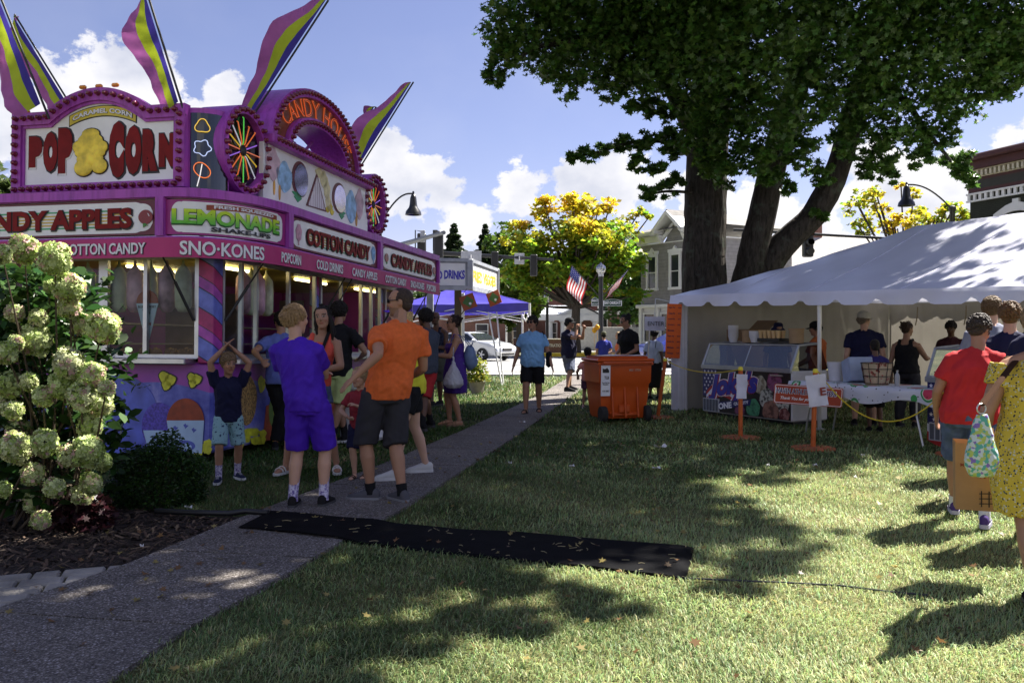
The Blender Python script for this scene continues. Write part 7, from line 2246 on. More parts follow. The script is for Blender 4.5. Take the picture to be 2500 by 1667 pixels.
def fab(name, c, **k): return mat('cloth ' + name, c, k.pop('rough', .85), var=k.pop('var', .10), scale=k.pop('scale', 7), bump=k.pop('bump', .12), bscale=k.pop('bscale', 260), spec=.2, **k)


def remeshed(mb, voxel, smooth=2):
    o = bpy.data.objects.new('tmp', mb.mesh('tmp', skin_m)); COL.objects.link(o)
    m = o.modifiers.new('r', 'REMESH'); m.mode = 'VOXEL'; m.voxel_size = voxel; m.use_smooth_shade = True
    if smooth: q = o.modifiers.new('s', 'SMOOTH'); q.factor = .5; q.iterations = smooth
    me = bpy.data.meshes.new_from_object(o.evaluated_get(bpy.context.evaluated_depsgraph_get()))
    old = o.data; bpy.data.objects.remove(o); bpy.data.meshes.remove(old)
    me.materials.clear(); me.polygons.foreach_set('use_smooth', np.ones(len(me.polygons), bool))
    return me


def rings(mb, R_, n=18):
    """loft of ellipses: (centre, rx, ry, xaxis, yaxis)"""
    vs = []
    for c, rx, ry, ax, ay in R_:
        for k in range(n):
            a = 2 * math.pi * k / n; ca, sa = math.cos(a), math.sin(a)
            ca = math.copysign(abs(ca) ** .88, ca); sa = math.copysign(abs(sa) ** .88, sa)
            vs.append(c + ax * (rx * ca) + ay * (ry * sa))
    m = len(R_); fs = [(i * n + k, i * n + (k + 1) % n, (i + 1) * n + (k + 1) % n, (i + 1) * n + k) for i in range(m - 1) for k in range(n)]
    fs += [list(range(n))[::-1], [(m - 1) * n + k for k in range(n)]]
    mb.add(vs, fs)


def crumple(me, amp, s, seed, hang=1.0):
    """folds in cloth: pushes points along their normals"""
    n = len(me.vertices); co = np.empty(n * 3, np.float32); no = np.empty(n * 3, np.float32)
    me.vertices.foreach_get('co', co); me.vertex_normals.foreach_get('vector', no); co = co.reshape(-1, 3); no = no.reshape(-1, 3)
    d = np.empty(n, np.float32); off = Vector((seed * 3.1, seed * 1.7, 0))
    for i, p in enumerate(co):
        v = Vector((float(p[0]), float(p[1]), float(p[2]))) / s
        q = Vector((v.x * 9, v.y * 9, v.z * 4 * hang)) + off
        q2 = Vector((v.x * 13 + v.z * 5, v.y * 13, v.z * 4.5 - v.x * 3)) + off
        q3 = Vector((v.x * 6, v.y * 6, v.z * 22 + abs(v.x) * 14)) + off
        d[i] = noise.noise(q) * .45 + (1 - abs(noise.noise(q2)) * 3) * .55 + (noise.noise(q3) * .55 if v.z < 1.15 else 0)
    co += no * (d * amp)[:, None]
    me.vertices.foreach_set('co', co.ravel()); me.update()


def ik(a, t, l1, l2, pole):
    d = t - a; L_ = d.length
    if L_ > (l1 + l2) * .995: t = a + d * ((l1 + l2) * .995 / L_); d = t - a; L_ = d.length
    L_ = max(L_, abs(l1 - l2) + .01); x = d.normalized()
    c = (l1 * l1 - l2 * l2 + L_ * L_) / (2 * L_); h = math.sqrt(max(0, l1 * l1 - c * c))
    p = pole - x * pole.dot(x); p = p.normalized() if p.length > 1e-6 else x.orthogonal()
    return a + x * c + p * h, t


TOR_M = [(.80, .11, .085, .005), (.86, .150, .112, .005), (.94, .158, .118, .008), (1.04, .142, .105, 0), (1.14, .146, .106, -.004), (1.26, .164, .118, -.004), (1.33, .166, .108, .004), (1.385, .128, .084, .01), (1.425, .088, .068, .012), (1.455, .064, .06, .012)]
TOR_F = [(.80, .11, .085, .005), (.86, .158, .118, .008), (.93, .166, .122, .010), (1.03, .140, .102, .002), (1.12, .128, .096, -.002), (1.24, .145, .122, -.018), (1.31, .146, .105, -.004), (1.375, .112, .078, .01), (1.42, .076, .06, .012), (1.455, .056, .054, .012)]
HEADR = [(-.118, .022, .018, -.058), (-.102, .042, .040, -.044), (-.075, .056, .066, -.022), (-.035, .066, .083, -.008), (.01, .072, .092, 0), (.05, .0735, .094, .004), (.085, .062, .079, .008), (.107, .037, .048, .010), (.117, .010, .012, .010)]


def person(label, fl, fr, th, h, sex='m', skin='fair', hair=('short', (.05, .03, .02)), top=None, bottom=None, shoes=None, socks=None,
           wl=None, wr=None, el=None, er=None, head=(0, 0, 0), hs=1.0, fat=1.0, belly=0.0, lean=(0, 0), yawl=0, yawr=0, lift=(0, 0), twist=0, curl=(.45, .45), vox=.010, glasses=False, hat=None, beard=0, dress=None, strap=None, group=None, arm=1.0, cut=0.05):
    """fl, fr: ground points of the feet; th: facing in degrees (0 towards the viewer, 90 to the picture's right)"""
    s = h / 1.75; kz = (1.75 - .28 * hs) / 1.46
    loc = Vector(((fl.x + fr.x) / 2, (fl.y + fr.y) / 2, 0.02)); rz = R(th)
    W = Matrix.Translation(loc) @ Matrix.Rotation(rz, 4, 'Z') @ Matrix.Scale(s, 4); Wi = W.inverted()
    root = empty('person', loc, rz, label, 'person', group); root.scale = (s, s, s)
    V = Vector
    loc_of = lambda p, d: d if p is None else (V(p) if not isinstance(p, V) else Wi @ p)
    # skeleton, for a figure 1.75 high facing -y
    tors = TOR_M if sex == 'm' else TOR_F
    axp = V((1, 0, 0)); axs = Matrix.Rotation(R(twist), 3, 'Z') @ axp
    def spine(z):
        t = max(0, min(1, (z - .85) / .6)); return V((lean[0] * t, lean[1] * t + .02 * math.sin(3 * t) * (1 - hs * .3), z * kz)), axp.lerp(axs, t).normalized()
    sw = (.178 if sex == 'm' else .158) * (.5 + .5 * fat)
    nb, _ = spine(1.455)
    J = {}
    gz = 0.0
    for sd, f, k, yw in ((1, fl, 0, yawl), (-1, fr, 1, yawr)):
        q = Wi @ V((f.x, f.y, loc.z)); q.z = .085 + lift[k]; hip = V((sd * .088 * fat ** .5, 0.005, .89 * kz))
        l1, l2 = .425 * kz, .40 * kz
        kn, an = ik(hip, q, l1, l2, V((math.sin(R(yw)) * 1.0, -1, 0)))
        J[sd] = dict(hip=hip, knee=kn, ank=an, foot=R(yw))
        sh, ax = spine(1.362); sh = sh + ax * sd * sw + V((0, .012, 0))
        wd = V((sd * (.25 + .05 * (fat - 1)), -.03, .83 * kz)); w = loc_of(wl if sd > 0 else wr, wd)
        pole = V(el if sd > 0 else er) if (el if sd > 0 else er) else V((sd * .4, 1, -.3))
        ek, w = ik(sh, w, .295 * kz * arm, .262 * kz * arm, pole)
        J[sd].update(sh=sh, elb=ek, wri=w)
    hc = nb + V((0, -.030 * hs, .165 * hs)) + V((lean[0] * .1, lean[1] * .1, 0))
    HM = Matrix.Translation(hc) @ Matrix.Rotation(R(head[0]), 4, 'Z') @ Matrix.Rotation(R(head[1]), 4, 'X') @ Matrix.Rotation(R(head[2]), 4, 'Y') @ Matrix.Scale(hs, 4)

    def torso(mb, off, z0, z1, straight=0.0, flare=None, n=20):
        out = []
        rows = [r for r in tors if z0 - .06 < r[0] < z1 + .03]
        zs = [z0] + [r[0] for r in rows if z0 + .02 < r[0] < z1 - .015] + [z1]
        for z in zs:
            for a, b in zip(tors, tors[1:]):
                if a[0] <= z <= b[0]: t = (z - a[0]) / (b[0] - a[0]); rx, ry, yo = [a[i] + (b[i] - a[i]) * t for i in (1, 2, 3)]; break
            else: rx, ry, yo = (tors[0] if z < tors[0][0] else tors[-1])[1:]
            ff = 1 + (fat - 1) * max(0, min(1, (1.42 - z) / .12)); bl = belly * math.exp(-((z - 1.04) / .14) ** 2)
            rx, ry = rx * ff, ry * ff + bl * .5
            if straight and z < 1.3: rx = rx + (max(rx, .158 * ff) - rx) * straight; ry = ry + (max(ry, .116 * ff) - ry) * straight
            if flare: e = flare(z); rx *= e; ry *= e
            c, ax = spine(z); out.append((c + V((0, yo - bl * .5, 0)), rx + off, ry + off, ax, V((-ax.y, ax.x, 0))))
        rings(mb, out, n)

    def armtube(mb, J_, off, t0, t1, k=1.0):
        a, e, w = J_['sh'], J_['elb'], J_['wri']
        R0 = [(0, .056), (.12, .052), (.28, .047), (.45, .040), (.5, .038), (.58, .040), (.72, .036), (.9, .027), (1, .025)]
        P, RR = [], []
        for t, r in R0:
            if t < t0 - 1e-6 or t > t1 + 1e-6: continue
            P.append(a.lerp(e, t * 2) if t <= .5 else e.lerp(w, t * 2 - 1)); RR.append(r * (.75 + .25 * fat) * arm * k + off)
        if not P or abs(R0[-1][0] - t1) > .0: 
            tt = t1; P.append(a.lerp(e, tt * 2) if tt <= .5 else e.lerp(w, tt * 2 - 1)); RR.append(RR[-1] if RR else .05 + off)
        mb.tube(P, RR, 12)

    def legtube(mb, J_, off, t0, t1, loose=0.0, n=14):
        a, e, w = J_['hip'], J_['knee'], J_['ank']
        R0 = [(0, .092), (.1, .090), (.25, .078), (.42, .062), (.5, .056), (.56, .054), (.66, .058), (.8, .046), (.93, .036), (1, .036)]
        P, RR = [], []
        ts = [t for t, _ in R0 if t0 < t < t1]
        for t in [t0] + ts + [t1]:
            r = np.interp(t, [q[0] for q in R0], [q[1] for q in R0])
            p = a.lerp(e, t * 2) if t <= .5 else e.lerp(w, t * 2 - 1)
            if .5 < t < .9: p = p + V((0, .012 * math.sin((t - .5) / .4 * math.pi), 0))
            P.append(p); RR.append((r + (max(r, .088) - r) * loose) * (.6 + .4 * fat) + off)
        mb.tube(P, RR, n)

    # ---- body
    mb = MB(); torso(mb, 0, .80, 1.455)
    fing = .0085 if vox < .0085 else .0098
    for sd in (1, -1):
        j = J[sd]; armtube(mb, j, 0, 0, 1); legtube(mb, j, 0, 0, 1)
        mb.ball(j['sh'] + V((-sd * .022, 0, -.012)), .056 * (.8 + .2 * fat), 10); mb.tube([spine(1.43)[0], j['sh'] + V((-sd * .03, 0, .01))], [.05, .045], 10)
        # hand
        d = (j['wri'] - j['elb']).normalized(); th_ = V((0, -1, .1)) if abs(d.y) < .75 else V((-sd * .7, 0, .7))
        cu = curl[0] if sd > 0 else curl[1]
        t = (th_ - d * th_.dot(d)).normalized(); nrm = d.cross(t) ; nrm = nrm if nrm.x * sd < 0 else -nrm      # palm side
        hk = hs ** .3 * arm; w0 = j['wri']
        rings(mb, [(w0 - d * .02, .026 * hk, .022 * hk, t, nrm), (w0 + d * .02 * hk, .031 * hk, .019 * hk, t, nrm), (w0 + d * .055 * hk, .040 * hk, .017 * hk, t, nrm), (w0 + d * .088 * hk, .041 * hk, .014 * hk, t, nrm)], 10)
        for i, ln in enumerate((.070, .078, .073, .056)):
            b = w0 + d * .082 * hk + t * (.030 - .0205 * i) * hk; sp = t * (.10 - .07 * i)
            dirs = []; a_ = cu * .5
            for g, f in enumerate((.45, .32, .23)):
                dirs.append(((d + sp) * math.cos(a_) + nrm * math.sin(a_)) * ln * f * hk); a_ += cu * .9
            P = [b, b + dirs[0], b + dirs[0] + dirs[1], b + dirs[0] + dirs[1] + dirs[2]]; mb.tube(P, [fing * 1.1 * hk, fing * 1.05 * hk, fing * hk, fing * .8 * hk], 7)
        b = w0 + d * .025 * hk + t * .026 * hk; mb.tube([b, b + (t * .7 + d * .6 + nrm * .2 * cu) * .036 * hk, b + (t * .75 + d * 1.25 + nrm * .5 * cu) * .052 * hk], [.0135 * hk, .0115 * hk, .0085 * hk], 8)
        # foot
        fd = V((math.sin(j['foot']), -math.cos(j['foot']), 0)); fx = V((-fd.y, fd.x, 0)); an = j['ank']; g = an.z - .085
        rings(mb, [(V((an.x, an.y, g + z)) + fd * t_, w_, hh, fx, V((0, 0, 1))) for t_, z, w_, hh in ((-.05, .04, .024, .03), (-.02, .045, .03, .036), (.05, .045, .034, .036), (.11, .035, .038, .026), (.16, .027, .034, .018), (.19, .022, .018, .010))], 12)
    mb.tube([nb + V((0, .012, -.05)), nb + V((0, .0, .05)), HM @ V((0, .012, -.04))], [.06 * (.8 + .2 * fat) * hs ** .5, .053 * (.8 + .2 * fat) * hs ** .4, .050 * hs], 14)
    hl = MB(); rings(hl, [(V((0, y, z)), rx * (.93 + .07 * fat), ry, V((1, 0, 0)), V((0, 1, 0))) for z, rx, ry, y in HEADR], 22)
    for c, r in (((0, -.099, -.018), (.0125, .020, .020)), ((0, -.094, .005), (.008, .013, .022)), ((0, -.080, .028), (.052, .016, .012)), ((.073, .014, -.004), (.010, .020, .031)), ((-.073, .014, -.004), (.010, .020, .031)), ((0, -.080, -.061), (.024, .014, .012)), ((0, -.075, -.102), (.022, .016, .014)), ((.036, -.068, -.028), (.024, .020, .022)), ((-.036, -.068, -.028), (.024, .020, .022))): hl.ball(c, r, 12)
    o = len(mb.v); mb.add([HM @ V(p) for p in hl.v], hl.f)
    me = remeshed(mb, vox, 2)
    co = np.empty(len(me.vertices) * 3, np.float32); me.vertices.foreach_get('co', co); co = co.reshape(-1, 3)
    Hi = np.array(HM.inverted()); q = co @ Hi[:3, :3].T + Hi[:3, 3]
    col = np.tile(SKIN[skin], (len(co), 1)) if isinstance(skin, str) else np.tile(np.array(skin), (len(co), 1))
    base = col[0].copy(); hd = (np.abs(q[:, 2]) < .13) & (np.abs(q[:, 0]) < .09) & (q[:, 1] < .1); fr_ = hd & (q[:, 1] < -.045)
    ax_ = np.abs(q[:, 0]); hcol = np.array(hair[1]) * .8
    def put_(mask, c, k=1.0): col[mask] = col[mask] * (1 - k) + np.array(c) * k
    if beard: put_(fr_ & (q[:, 2] < -.045) | (hd & (q[:, 2] < -.05) & (q[:, 1] < .0)), hcol, beard)
    put_(fr_ & (ax_ > .02) & (ax_ < .06) & (q[:, 2] < -.01) & (q[:, 2] > -.045), base * np.array([1.12, .9, .88]), .6)
    put_(fr_ & ((ax_ / .027) ** 2 + ((q[:, 2] + .061) / .010) ** 2 < 1), base * np.array([.85, .5, .5]))
    put_(fr_ & ((ax_ / .025) ** 2 + ((q[:, 2] + .060) / .003) ** 2 < 1), base * .35)
    put_(fr_ & (((ax_ - .033) / .020) ** 2 + ((q[:, 2] - .010) / .011) ** 2 < 1), base * .55)
    put_(fr_ & (((ax_ - .033) / .014) ** 2 + ((q[:, 2] - .010) / .0065) ** 2 < 1), (.55, .52, .5))
    put_(fr_ & (((ax_ - .033) / .0075) ** 2 + ((q[:, 2] - .010) / .0075) ** 2 < 1), (.03, .02, .015))
    put_(fr_ & (ax_ > .014) & (ax_ < .054) & (np.abs(q[:, 2] - .033 + (ax_ - .03) ** 2 * 4) < .0055), hcol, .8)
    a = me.color_attributes.new('Col', 'FLOAT_COLOR', 'POINT'); cc = np.ones((len(co), 4), np.float32); cc[:, :3] = np.clip(col, 0, 1); a.data.foreach_set('color', cc.ravel())
    me.materials.append(skin_m); me.name = 'body'; link_mesh('body', me, root)
    seed = rnd.uniform(0, 50)

    def garment(nm, build, m, amp=.006, v=None, hang=1.0):
        g = MB(); build(g); me = remeshed(g, v or max(vox, .009) * 1.1, 3); crumple(me, amp, 1, seed, hang); me.materials.append(m); me.name = nm
        return link_mesh(nm, me, root)

    # ---- clothes
    if bottom:
        kind, m, ln = bottom
        def b(g):
            torso(g, .014, .80, 1.03, .3)
            for sd in (1, -1):
                legtube(g, J[sd], .016, .02, ln, {'shorts': .85, 'pants': .35, 'tight': .15}[kind]); 
                if kind == 'shorts': g.ball(J[sd]['hip'] + V((0, 0, -.02)), .105 * (.6 + .4 * fat), 10)
        garment('shorts' if kind != 'pants' else 'trousers', b, m, .009)
    if dress:
        m, hem, fl_ = dress
        def b(g):
            torso(g, .016, .86, 1.40 if cut < .1 else 1.30, .2)
            P = []
            for i in range(9):
                t = i / 8; z = 1.05 + (hem - 1.05) * t; w = (.150 + fl_ * t + .03 * math.sin(t * 3)) * fat
                c, ax = spine(max(z, .86)); c.z = z * kz; P.append((c + V((0, .01 * t, 0)), w + .01, w * .78 + .01, ax, V((-ax.y, ax.x, 0))))
            rings(g, P, 24)
            if cut < .1:
                for sd in (1, -1): armtube(g, J[sd], .02, 0, .22)
        garment('dress', b, m, .008, hang=.5)
        if cut >= .1:
            g = MB()
            for sd in (1, -1):
                sh, ax = spine(1.40); g.tube([spine(1.28)[0] + ax * sd * .09 + V((0, -.115, 0)), sh + ax * sd * .085 + V((0, -.03, .045)), sh + ax * sd * .08 + V((0, .06, .03)), spine(1.28)[0] + ax * sd * .08 + V((0, .115, 0))], .009, 6)
            g.build('shoulder_strap', m, root)
    if top:
        kind, m = top; vv = None
        def b(g):
            torso(g, .017, .83 if kind != 'tank' else .88, 1.445 if kind == 'tee' else 1.36, .75 if kind == 'tee' else .35)
            if kind == 'tee':
                c0, ax = spine(1.425)
                for sd in (1, -1):
                    a_, e_ = J[sd]['sh'], J[sd]['elb']; f_ = (.75 + .25 * fat) * arm
                    g.tube([a_ + (a_ - e_) * .10 + V((-sd * .03, 0, 0)), a_, a_.lerp(e_, .3), a_.lerp(e_, .62)], [.050 * f_, .060 * f_ + .006, .062 * f_ + .006, .066 * f_ + .008], 14)
                    g.tube([spine(1.43)[0], a_ + V((-sd * .025, 0, .004))], [.066, .060], 12)
            else:
                for sd in (1, -1):
                    sh, ax = spine(1.40); g.tube([spine(1.30)[0] + ax * sd * .10 + V((0, -.08, 0)), sh + ax * sd * .09 + V((0, -.02, .042)), sh + ax * sd * .09 + V((0, .05, .03)), spine(1.28)[0] + ax * sd * .10 + V((0, .09, 0))], .028, 8)
        garment('shirt' if kind == 'tee' else 'tank_top', b, m, .0135)
    if strap:
        m, sd = strap; g = MB(); c, ax = spine(1.40); lo = spine(.95)[0]
        side = [c + ax * sd * .085 + V((0, -.02, .075)), spine(1.28)[0] + ax * sd * .05 + V((0, .155, 0)), spine(1.1)[0] - ax * sd * .07 + V((0, .15, 0)), lo - ax * sd * .19]
        fr2 = [side[0], spine(1.28)[0] + ax * sd * .05 + V((0, -.165, 0)), spine(1.1)[0] - ax * sd * .07 + V((0, -.15, 0)), lo - ax * sd * .19]
        g.tube(side, .022, 8, flat=.3); g.tube(fr2, .022, 8, flat=.3); g.build('bag_strap', m, root)
    # ---- socks and shoes
    for sd in (1, -1):
        j = J[sd]; an = j['ank']; fd = V((math.sin(j['foot']), -math.cos(j['foot']), 0)); fx = V((-fd.y, fd.x, 0)); g0 = an.z - .085; up = V((0, 0, 1)); b0 = V((an.x, an.y, g0))
        if socks:
            sh_ = (j['knee'] - an).normalized(); g = MB(); g.tube([b0 + up * .05, an + sh_ * .02, an + sh_ * socks[1]], [.044, .043, .047], 12); g.build('sock', socks[0], root, 60)
        if not shoes: continue
        kind, m, sm = shoes
        prof = [(-.075, .024), (-.06, .034), (-.02, .039), (.05, .041), (.11, .046), (.16, .044), (.195, .030), (.208, .012)]
        out = [b0 + fd * t + fx * w for t, w in prof] + [b0 + fd * t - fx * w for t, w in prof[::-1]]
        g = MB(); n = len(out); zt = .026 if kind != 'sandal' else .018
        hl_ = lambda p: up * (0 if kind == 'flat' else 0)
        g.add([p + up * -.008 for p in out] + [p + up * zt for p in out], [list(range(n))[::-1], [n + i for i in range(n)]] + [(i, (i + 1) % n, n + (i + 1) % n, n + i) for i in range(n)])
        if kind == 'sandal':
            so = g.build('sandal', sm, root); g = MB()
            for t0 in (.07, .115): g.tube([b0 + fd * t0 + fx * (.045 * math.cos(a)) + up * (.02 + .052 * math.sin(a) * (1 if t0 < .1 else .78)) for a in [math.pi * i / 8 for i in range(9)]], .016, 6, flat=.5)
            g.build('strap', m, so, 60)
        else:
            st = [(-.072, .036, .026, .040), (-.055, .045, .034, .052), (-.02, .05, .037, .056), (.03, .046, .039, .052), (.08, .038, .042, .040), (.13, .03, .043, .030), (.175, .026, .034, .022), (.2, .02, .015, .012)]
            g2 = MB(); rings(g2, [(b0 + fd * t + up * z, w, hh, fx, up) for t, z, w, hh in st], 14)
            sh_o = g2.build('shoe', m, root, 70); g.build('sole', sm, sh_o)
            if vox < .0085:
                g = MB()
                for t0 in (.05, .07, .09, .11): g.tube([b0 + fd * t0 + fx * x + up * (.094 - (t0 - .05) * .45 - abs(x) * .25) for x in (-.02, 0, .02)], .003, 5)
                g.build('laces', sm, sh_o)
    # ---- hair
    kind, hcl = hair[0], hair[1]
    if kind != 'bald':
        hm = mat('hair %.3f %.3f %.3f' % hcl, hcl, .55, var=.35, scale=60, bump=.6, bscale=150, spec=.3); g = MB()
        rs = {'short': (.080, .098, .092), 'curly': (.088, .104, .100), 'long': (.084, .102, .097), 'bun': (.080, .099, .094), 'afro': (.102, .112, .105), 'crop': (.079, .097, .0905)}[kind]
        c0 = V((0, .016, .030)); tr = Matrix.Rotation(R(-20), 3, 'X')
        g.ball(c0, rs if not hat else (.082, .10, .084), 18, tr)
        if kind in ('short', 'crop', 'curly', 'long', 'bun'): g.ball(V((0, .045, -.02)), (.070, .058, .062), 12)
        rr_ = random.Random(int(seed * 100))
        cnt = {'short': 600, 'crop': 0, 'curly': 260, 'long': 160, 'bun': 120, 'afro': 420}[kind]
        for i in range(cnt):
            d = V((rr_.gauss(0, 1), rr_.gauss(0, 1), abs(rr_.gauss(0, 1)) - .35)).normalized()
            p = c0 + tr @ V((d.x * rs[0], d.y * rs[1], d.z * rs[2]))
            if (p.y < -.055 and p.z < .045) or (kind == 'long' and p.y < -.02) or (hat and p.z > .03): continue
            if kind in ('curly', 'afro'): r = rr_.uniform(.009, .017); g.ball(p, (r, r, r * rr_.uniform(.7, 1.2)), 6)
            else:
                fl0 = V((rr_.gauss(0, .3), .5 if kind != 'short' else -.25, -.75 + (.5 if d.z > .6 else 0))); fl0 = (fl0 - d * fl0.dot(d)).normalized(); l = rr_.uniform(.025, .06)
                g.tube([p - d * .002, p + fl0 * l * .5 + d * .006, p + fl0 * l + d * rr_.uniform(-.002, .006)], [.006, .005, .001], 4)
        if kind == 'long':
            for i in range(26):
                a = R(-20 + 220 * i / 25); x, y = .078 * math.cos(a), .02 + .078 * math.sin(a); dz = rr_.uniform(.2, .27)
                g.tube([V((x * .9, y * .9, .03)), V((x * 1.08, y * 1.05, -.06)), V((x * 1.1 + rr_.gauss(0, .012), y * 1.15 + .01, -dz * .75)), V((x * 1.0, y * 1.1 + .015, -dz))], [.018, .022, .018, .006], 6)
        if kind == 'bun': g.ball(V((0, .105, .065)), (.045, .042, .045), 12); [g.ball(V((rr_.gauss(0, .022), .11 + rr_.gauss(0, .018), .07 + rr_.gauss(0, .025))), .018, 6) for _ in range(24)]
        g.v = [tuple(HM @ V(p)) for p in g.v]; g.build('hair', hm, root, 60)
    if hat:
        kind, hm = hat; g = MB()
        if kind == 'cap':
            g.lathe([(.091, -.03), (.093, .01), (.086, .05), (.06, .078), (.02, .092), (.001, .093)], (0, 0, 0), 20)
            g.grid(lambda u, v: V(((u - .5) * .15 * (1 - .25 * v * v), -.075 - .085 * v * math.sqrt(max(0, 1 - (2 * u - 1) ** 2 * .7)), -.008 - .02 * (2 * u - 1) ** 2 - .012 * v)), 10, 5)
            g.v = [tuple(HM @ (Matrix.Translation((0, .010, .048)) @ V((p[0], p[1] * 1.16, p[2])))) for p in g.v]
        else:
            g.lathe([(.135, -.05), (.128, -.03), (.092, .0), (.088, .06), (.07, .085), (.001, .09)], (0, .01, .035), 24); g.v = [tuple(HM @ V(p)) for p in g.v]
        g.build('hat', hm, root, 60)
    if glasses:
        g = MB()
        for sx in (-1, 1):
            g.ball(V((sx * .034, -.094, .008)), (.029, .008, .020), 12); g.tube([V((sx * .062, -.088, .012)), V((sx * .078, -.03, .014)), V((sx * .077, .02, .008))], .0035, 5)
        g.tube([V((-.01, -.102, .012)), V((.01, -.102, .012))], .004, 5); g.v = [tuple(HM @ V(p)) for p in g.v]; g.build('sunglasses', mat('sunglass lens', (.012, .012, .018), .08, var=0), root, 50)
    return root, W, J, HM


BLK, DRK = fab('black', (.010, .010, .012)), (.012, .009, .008)
NV = fab('navy', (.012, .013, .045)); DEN = fab('denim', (.075, .105, .20), var=.3, scale=14); CHAR = fab('charcoal', (.035, .034, .042))
rub = mat('white rubber sole', (.6, .6, .6), .6); drub = mat('dark sole', (.05, .05, .055), .7)
gp = lambda px, py: gnd(px, py)


def tropic(N, L, tc, a, b, c, d, sc):
    v = N('ShaderNodeTexVoronoi'); v.inputs['Scale'].default_value = sc; L(tc.outputs['Object'], v.inputs['Vector'])
    return ramp(N, L, v.outputs['Color'], [(.2, a), (.42, b), (.6, c), (.8, d)], 'CONSTANT'), v


m_shark = pattern_mat('cloth pale blue print', .85, lambda N, L, tc: mixc(N, L, ramp(N, L, tex_noise(N, L, tc.outputs['Object'], 26, 2, .5), [(.60, (0, 0, 0)), (.63, (1, 1, 1))]), (.26, .44, .50), (.03, .06, .14)))
m_sock = pattern_mat('cloth mottled sock', .9, lambda N, L, tc: ramp(N, L, tex_noise(N, L, tc.outputs['Object'], 38, 4, .7), [(.42, (.62, .58, .72)), (.6, (.14, .10, .30))]))


def ditsy(N, L, tc):
    v = N('ShaderNodeTexVoronoi'); v.inputs['Scale'].default_value = 70; L(tc.outputs['Object'], v.inputs['Vector'])
    pick = ramp(N, L, v.outputs['Color'], [(0, (.015, .02, .04)), (.36, (.62, .44, .03)), (.5, (.55, .56, .5)), (.72, (.05, .09, .12))], 'CONSTANT')
    m_ = ramp(N, L, v.outputs['Distance'], [(.34, (1, 1, 1)), (.40, (0, 0, 0))])
    return mixc(N, L, m_, (.60, .43, .05), pick)


m_ditsy = pattern_mat('cloth yellow ditsy print', .8, ditsy)

# boy with hands on his head
person('small boy in navy tee and pale blue print shorts holding both hands on his head', gp(580, 1172), gp(534, 1182), 22, 1.26, skin='tan', hair=('curly', (.20, .13, .07)), top=('tee', NV), bottom=('shorts', m_shark, .46), shoes=('shoe', fab('navy canvas', (.02, .025, .06)), rub), socks=(m_sock, .15),
       wl=(.075, -.02, 1.80), wr=(-.05, -.03, 1.83), el=(1, -.25, .1), er=(-1, -.2, .1), head=(18, 8, 0), hs=1.17, vox=.0075, yawl=22, yawr=-14, curl=(.15, .15), arm=1.08)
# tall boy in purple
PUR = fab('violet jersey', (.065, .016, .42), rough=.7)
person('boy in violet tee and shorts seen from behind with arms folded', gp(715, 1243), gp(790, 1240), 176, 1.71, skin='fair', hair=('short', (.34, .22, .11)), top=('tee', PUR), bottom=('shorts', PUR, .47), shoes=('shoe', fab('black trainer', (.014, .013, .014)), drub), socks=(m_sock, .19),
       wl=(-.0, -.22, 1.13), wr=(.14, -.24, 1.17), el=(1, .25, -.5), er=(-1, .25, -.3), head=(-42, 2, -4), hs=1.08, fat=1.06, lean=(.12, -.02), vox=.0075, yawl=6, yawr=-8, twist=-6)
# man in orange
om = person('man in orange tee and charcoal shorts turning his head, one arm stretched out', gp(905, 1226), gp(982, 1230), -152, 1.86, skin='tan', hair=('crop', (.045, .028, .02)), top=('tee', fab('burnt orange', (.66, .135, .035), scale=30)), bottom=('shorts', CHAR, .53), shoes=('shoe', fab('grey trainer', (.085, .085, .10)), mat('grey sole', (.2, .2, .22), .7)), socks=(BLK, .06),
       wl=pix(864, 922, 7.05), wr=(-.26, -.22, .98), el=(.3, .8, -.6), head=(58, 0, 0), fat=1.12, belly=.03, beard=.45, glasses=True, vox=.0075, yawl=55, yawr=12, curl=(.22, .4), lean=(-.10, .05))
# woman in coral tank
person('smiling dark haired woman in coral tank top and denim shorts facing the viewer', gp(822, 1156), gp(698, 1158), 6, 1.74, 'f', 'tan', ('long', (.012, .008, .007)), ('tank', fab('coral', (.68, .10, .07))), ('shorts', DEN, .22), ('sandal', fab('white strap', (.62, .6, .58)), rub),
       wl=(.10, -.26, 1.08), wr=(-.06, -.24, 1.10), el=(1, .35, -.3), er=(-1, .3, -.3), head=(-8, 0, -6), vox=.0085, strap=(BLK, 1), yawl=8, yawr=-25, fat=1.02, lean=(.11, 0))
# customer at the hatch
person('dark curly haired customer in light blue tee leaning at the serving hatch', gp(700, 1098), gp(672, 1100), -165, 1.72, 'f', 'tan', ('curly', DRK), ('tee', fab('periwinkle', (.13, .17, .46))), ('pants', BLK, .97), ('shoe', BLK, drub), None, wl=pix(640, 880, 10.4), wr=(-.15, -.35, 1.1), el=(1, .2, -.2), head=(20, 6, 0), fat=1.08, lean=(0, -.08))
# man in black tee
person('man in black tee and lime shorts standing with his back turned at the counter', gp(842, 1082), gp(812, 1086), 168, 1.86, 'm', 'olive', ('afro', DRK), ('tee', BLK), ('shorts', fab('pale lime', (.46, .56, .24)), .47), ('shoe', BLK, rub), (BLK, .22), wl=(.16, -.25, 1.15), wr=(-.2, -.2, 1.05), el=(1, .5, -.5), er=(-1, .5, -.5), head=(-8, 0, 0), vox=.0095)
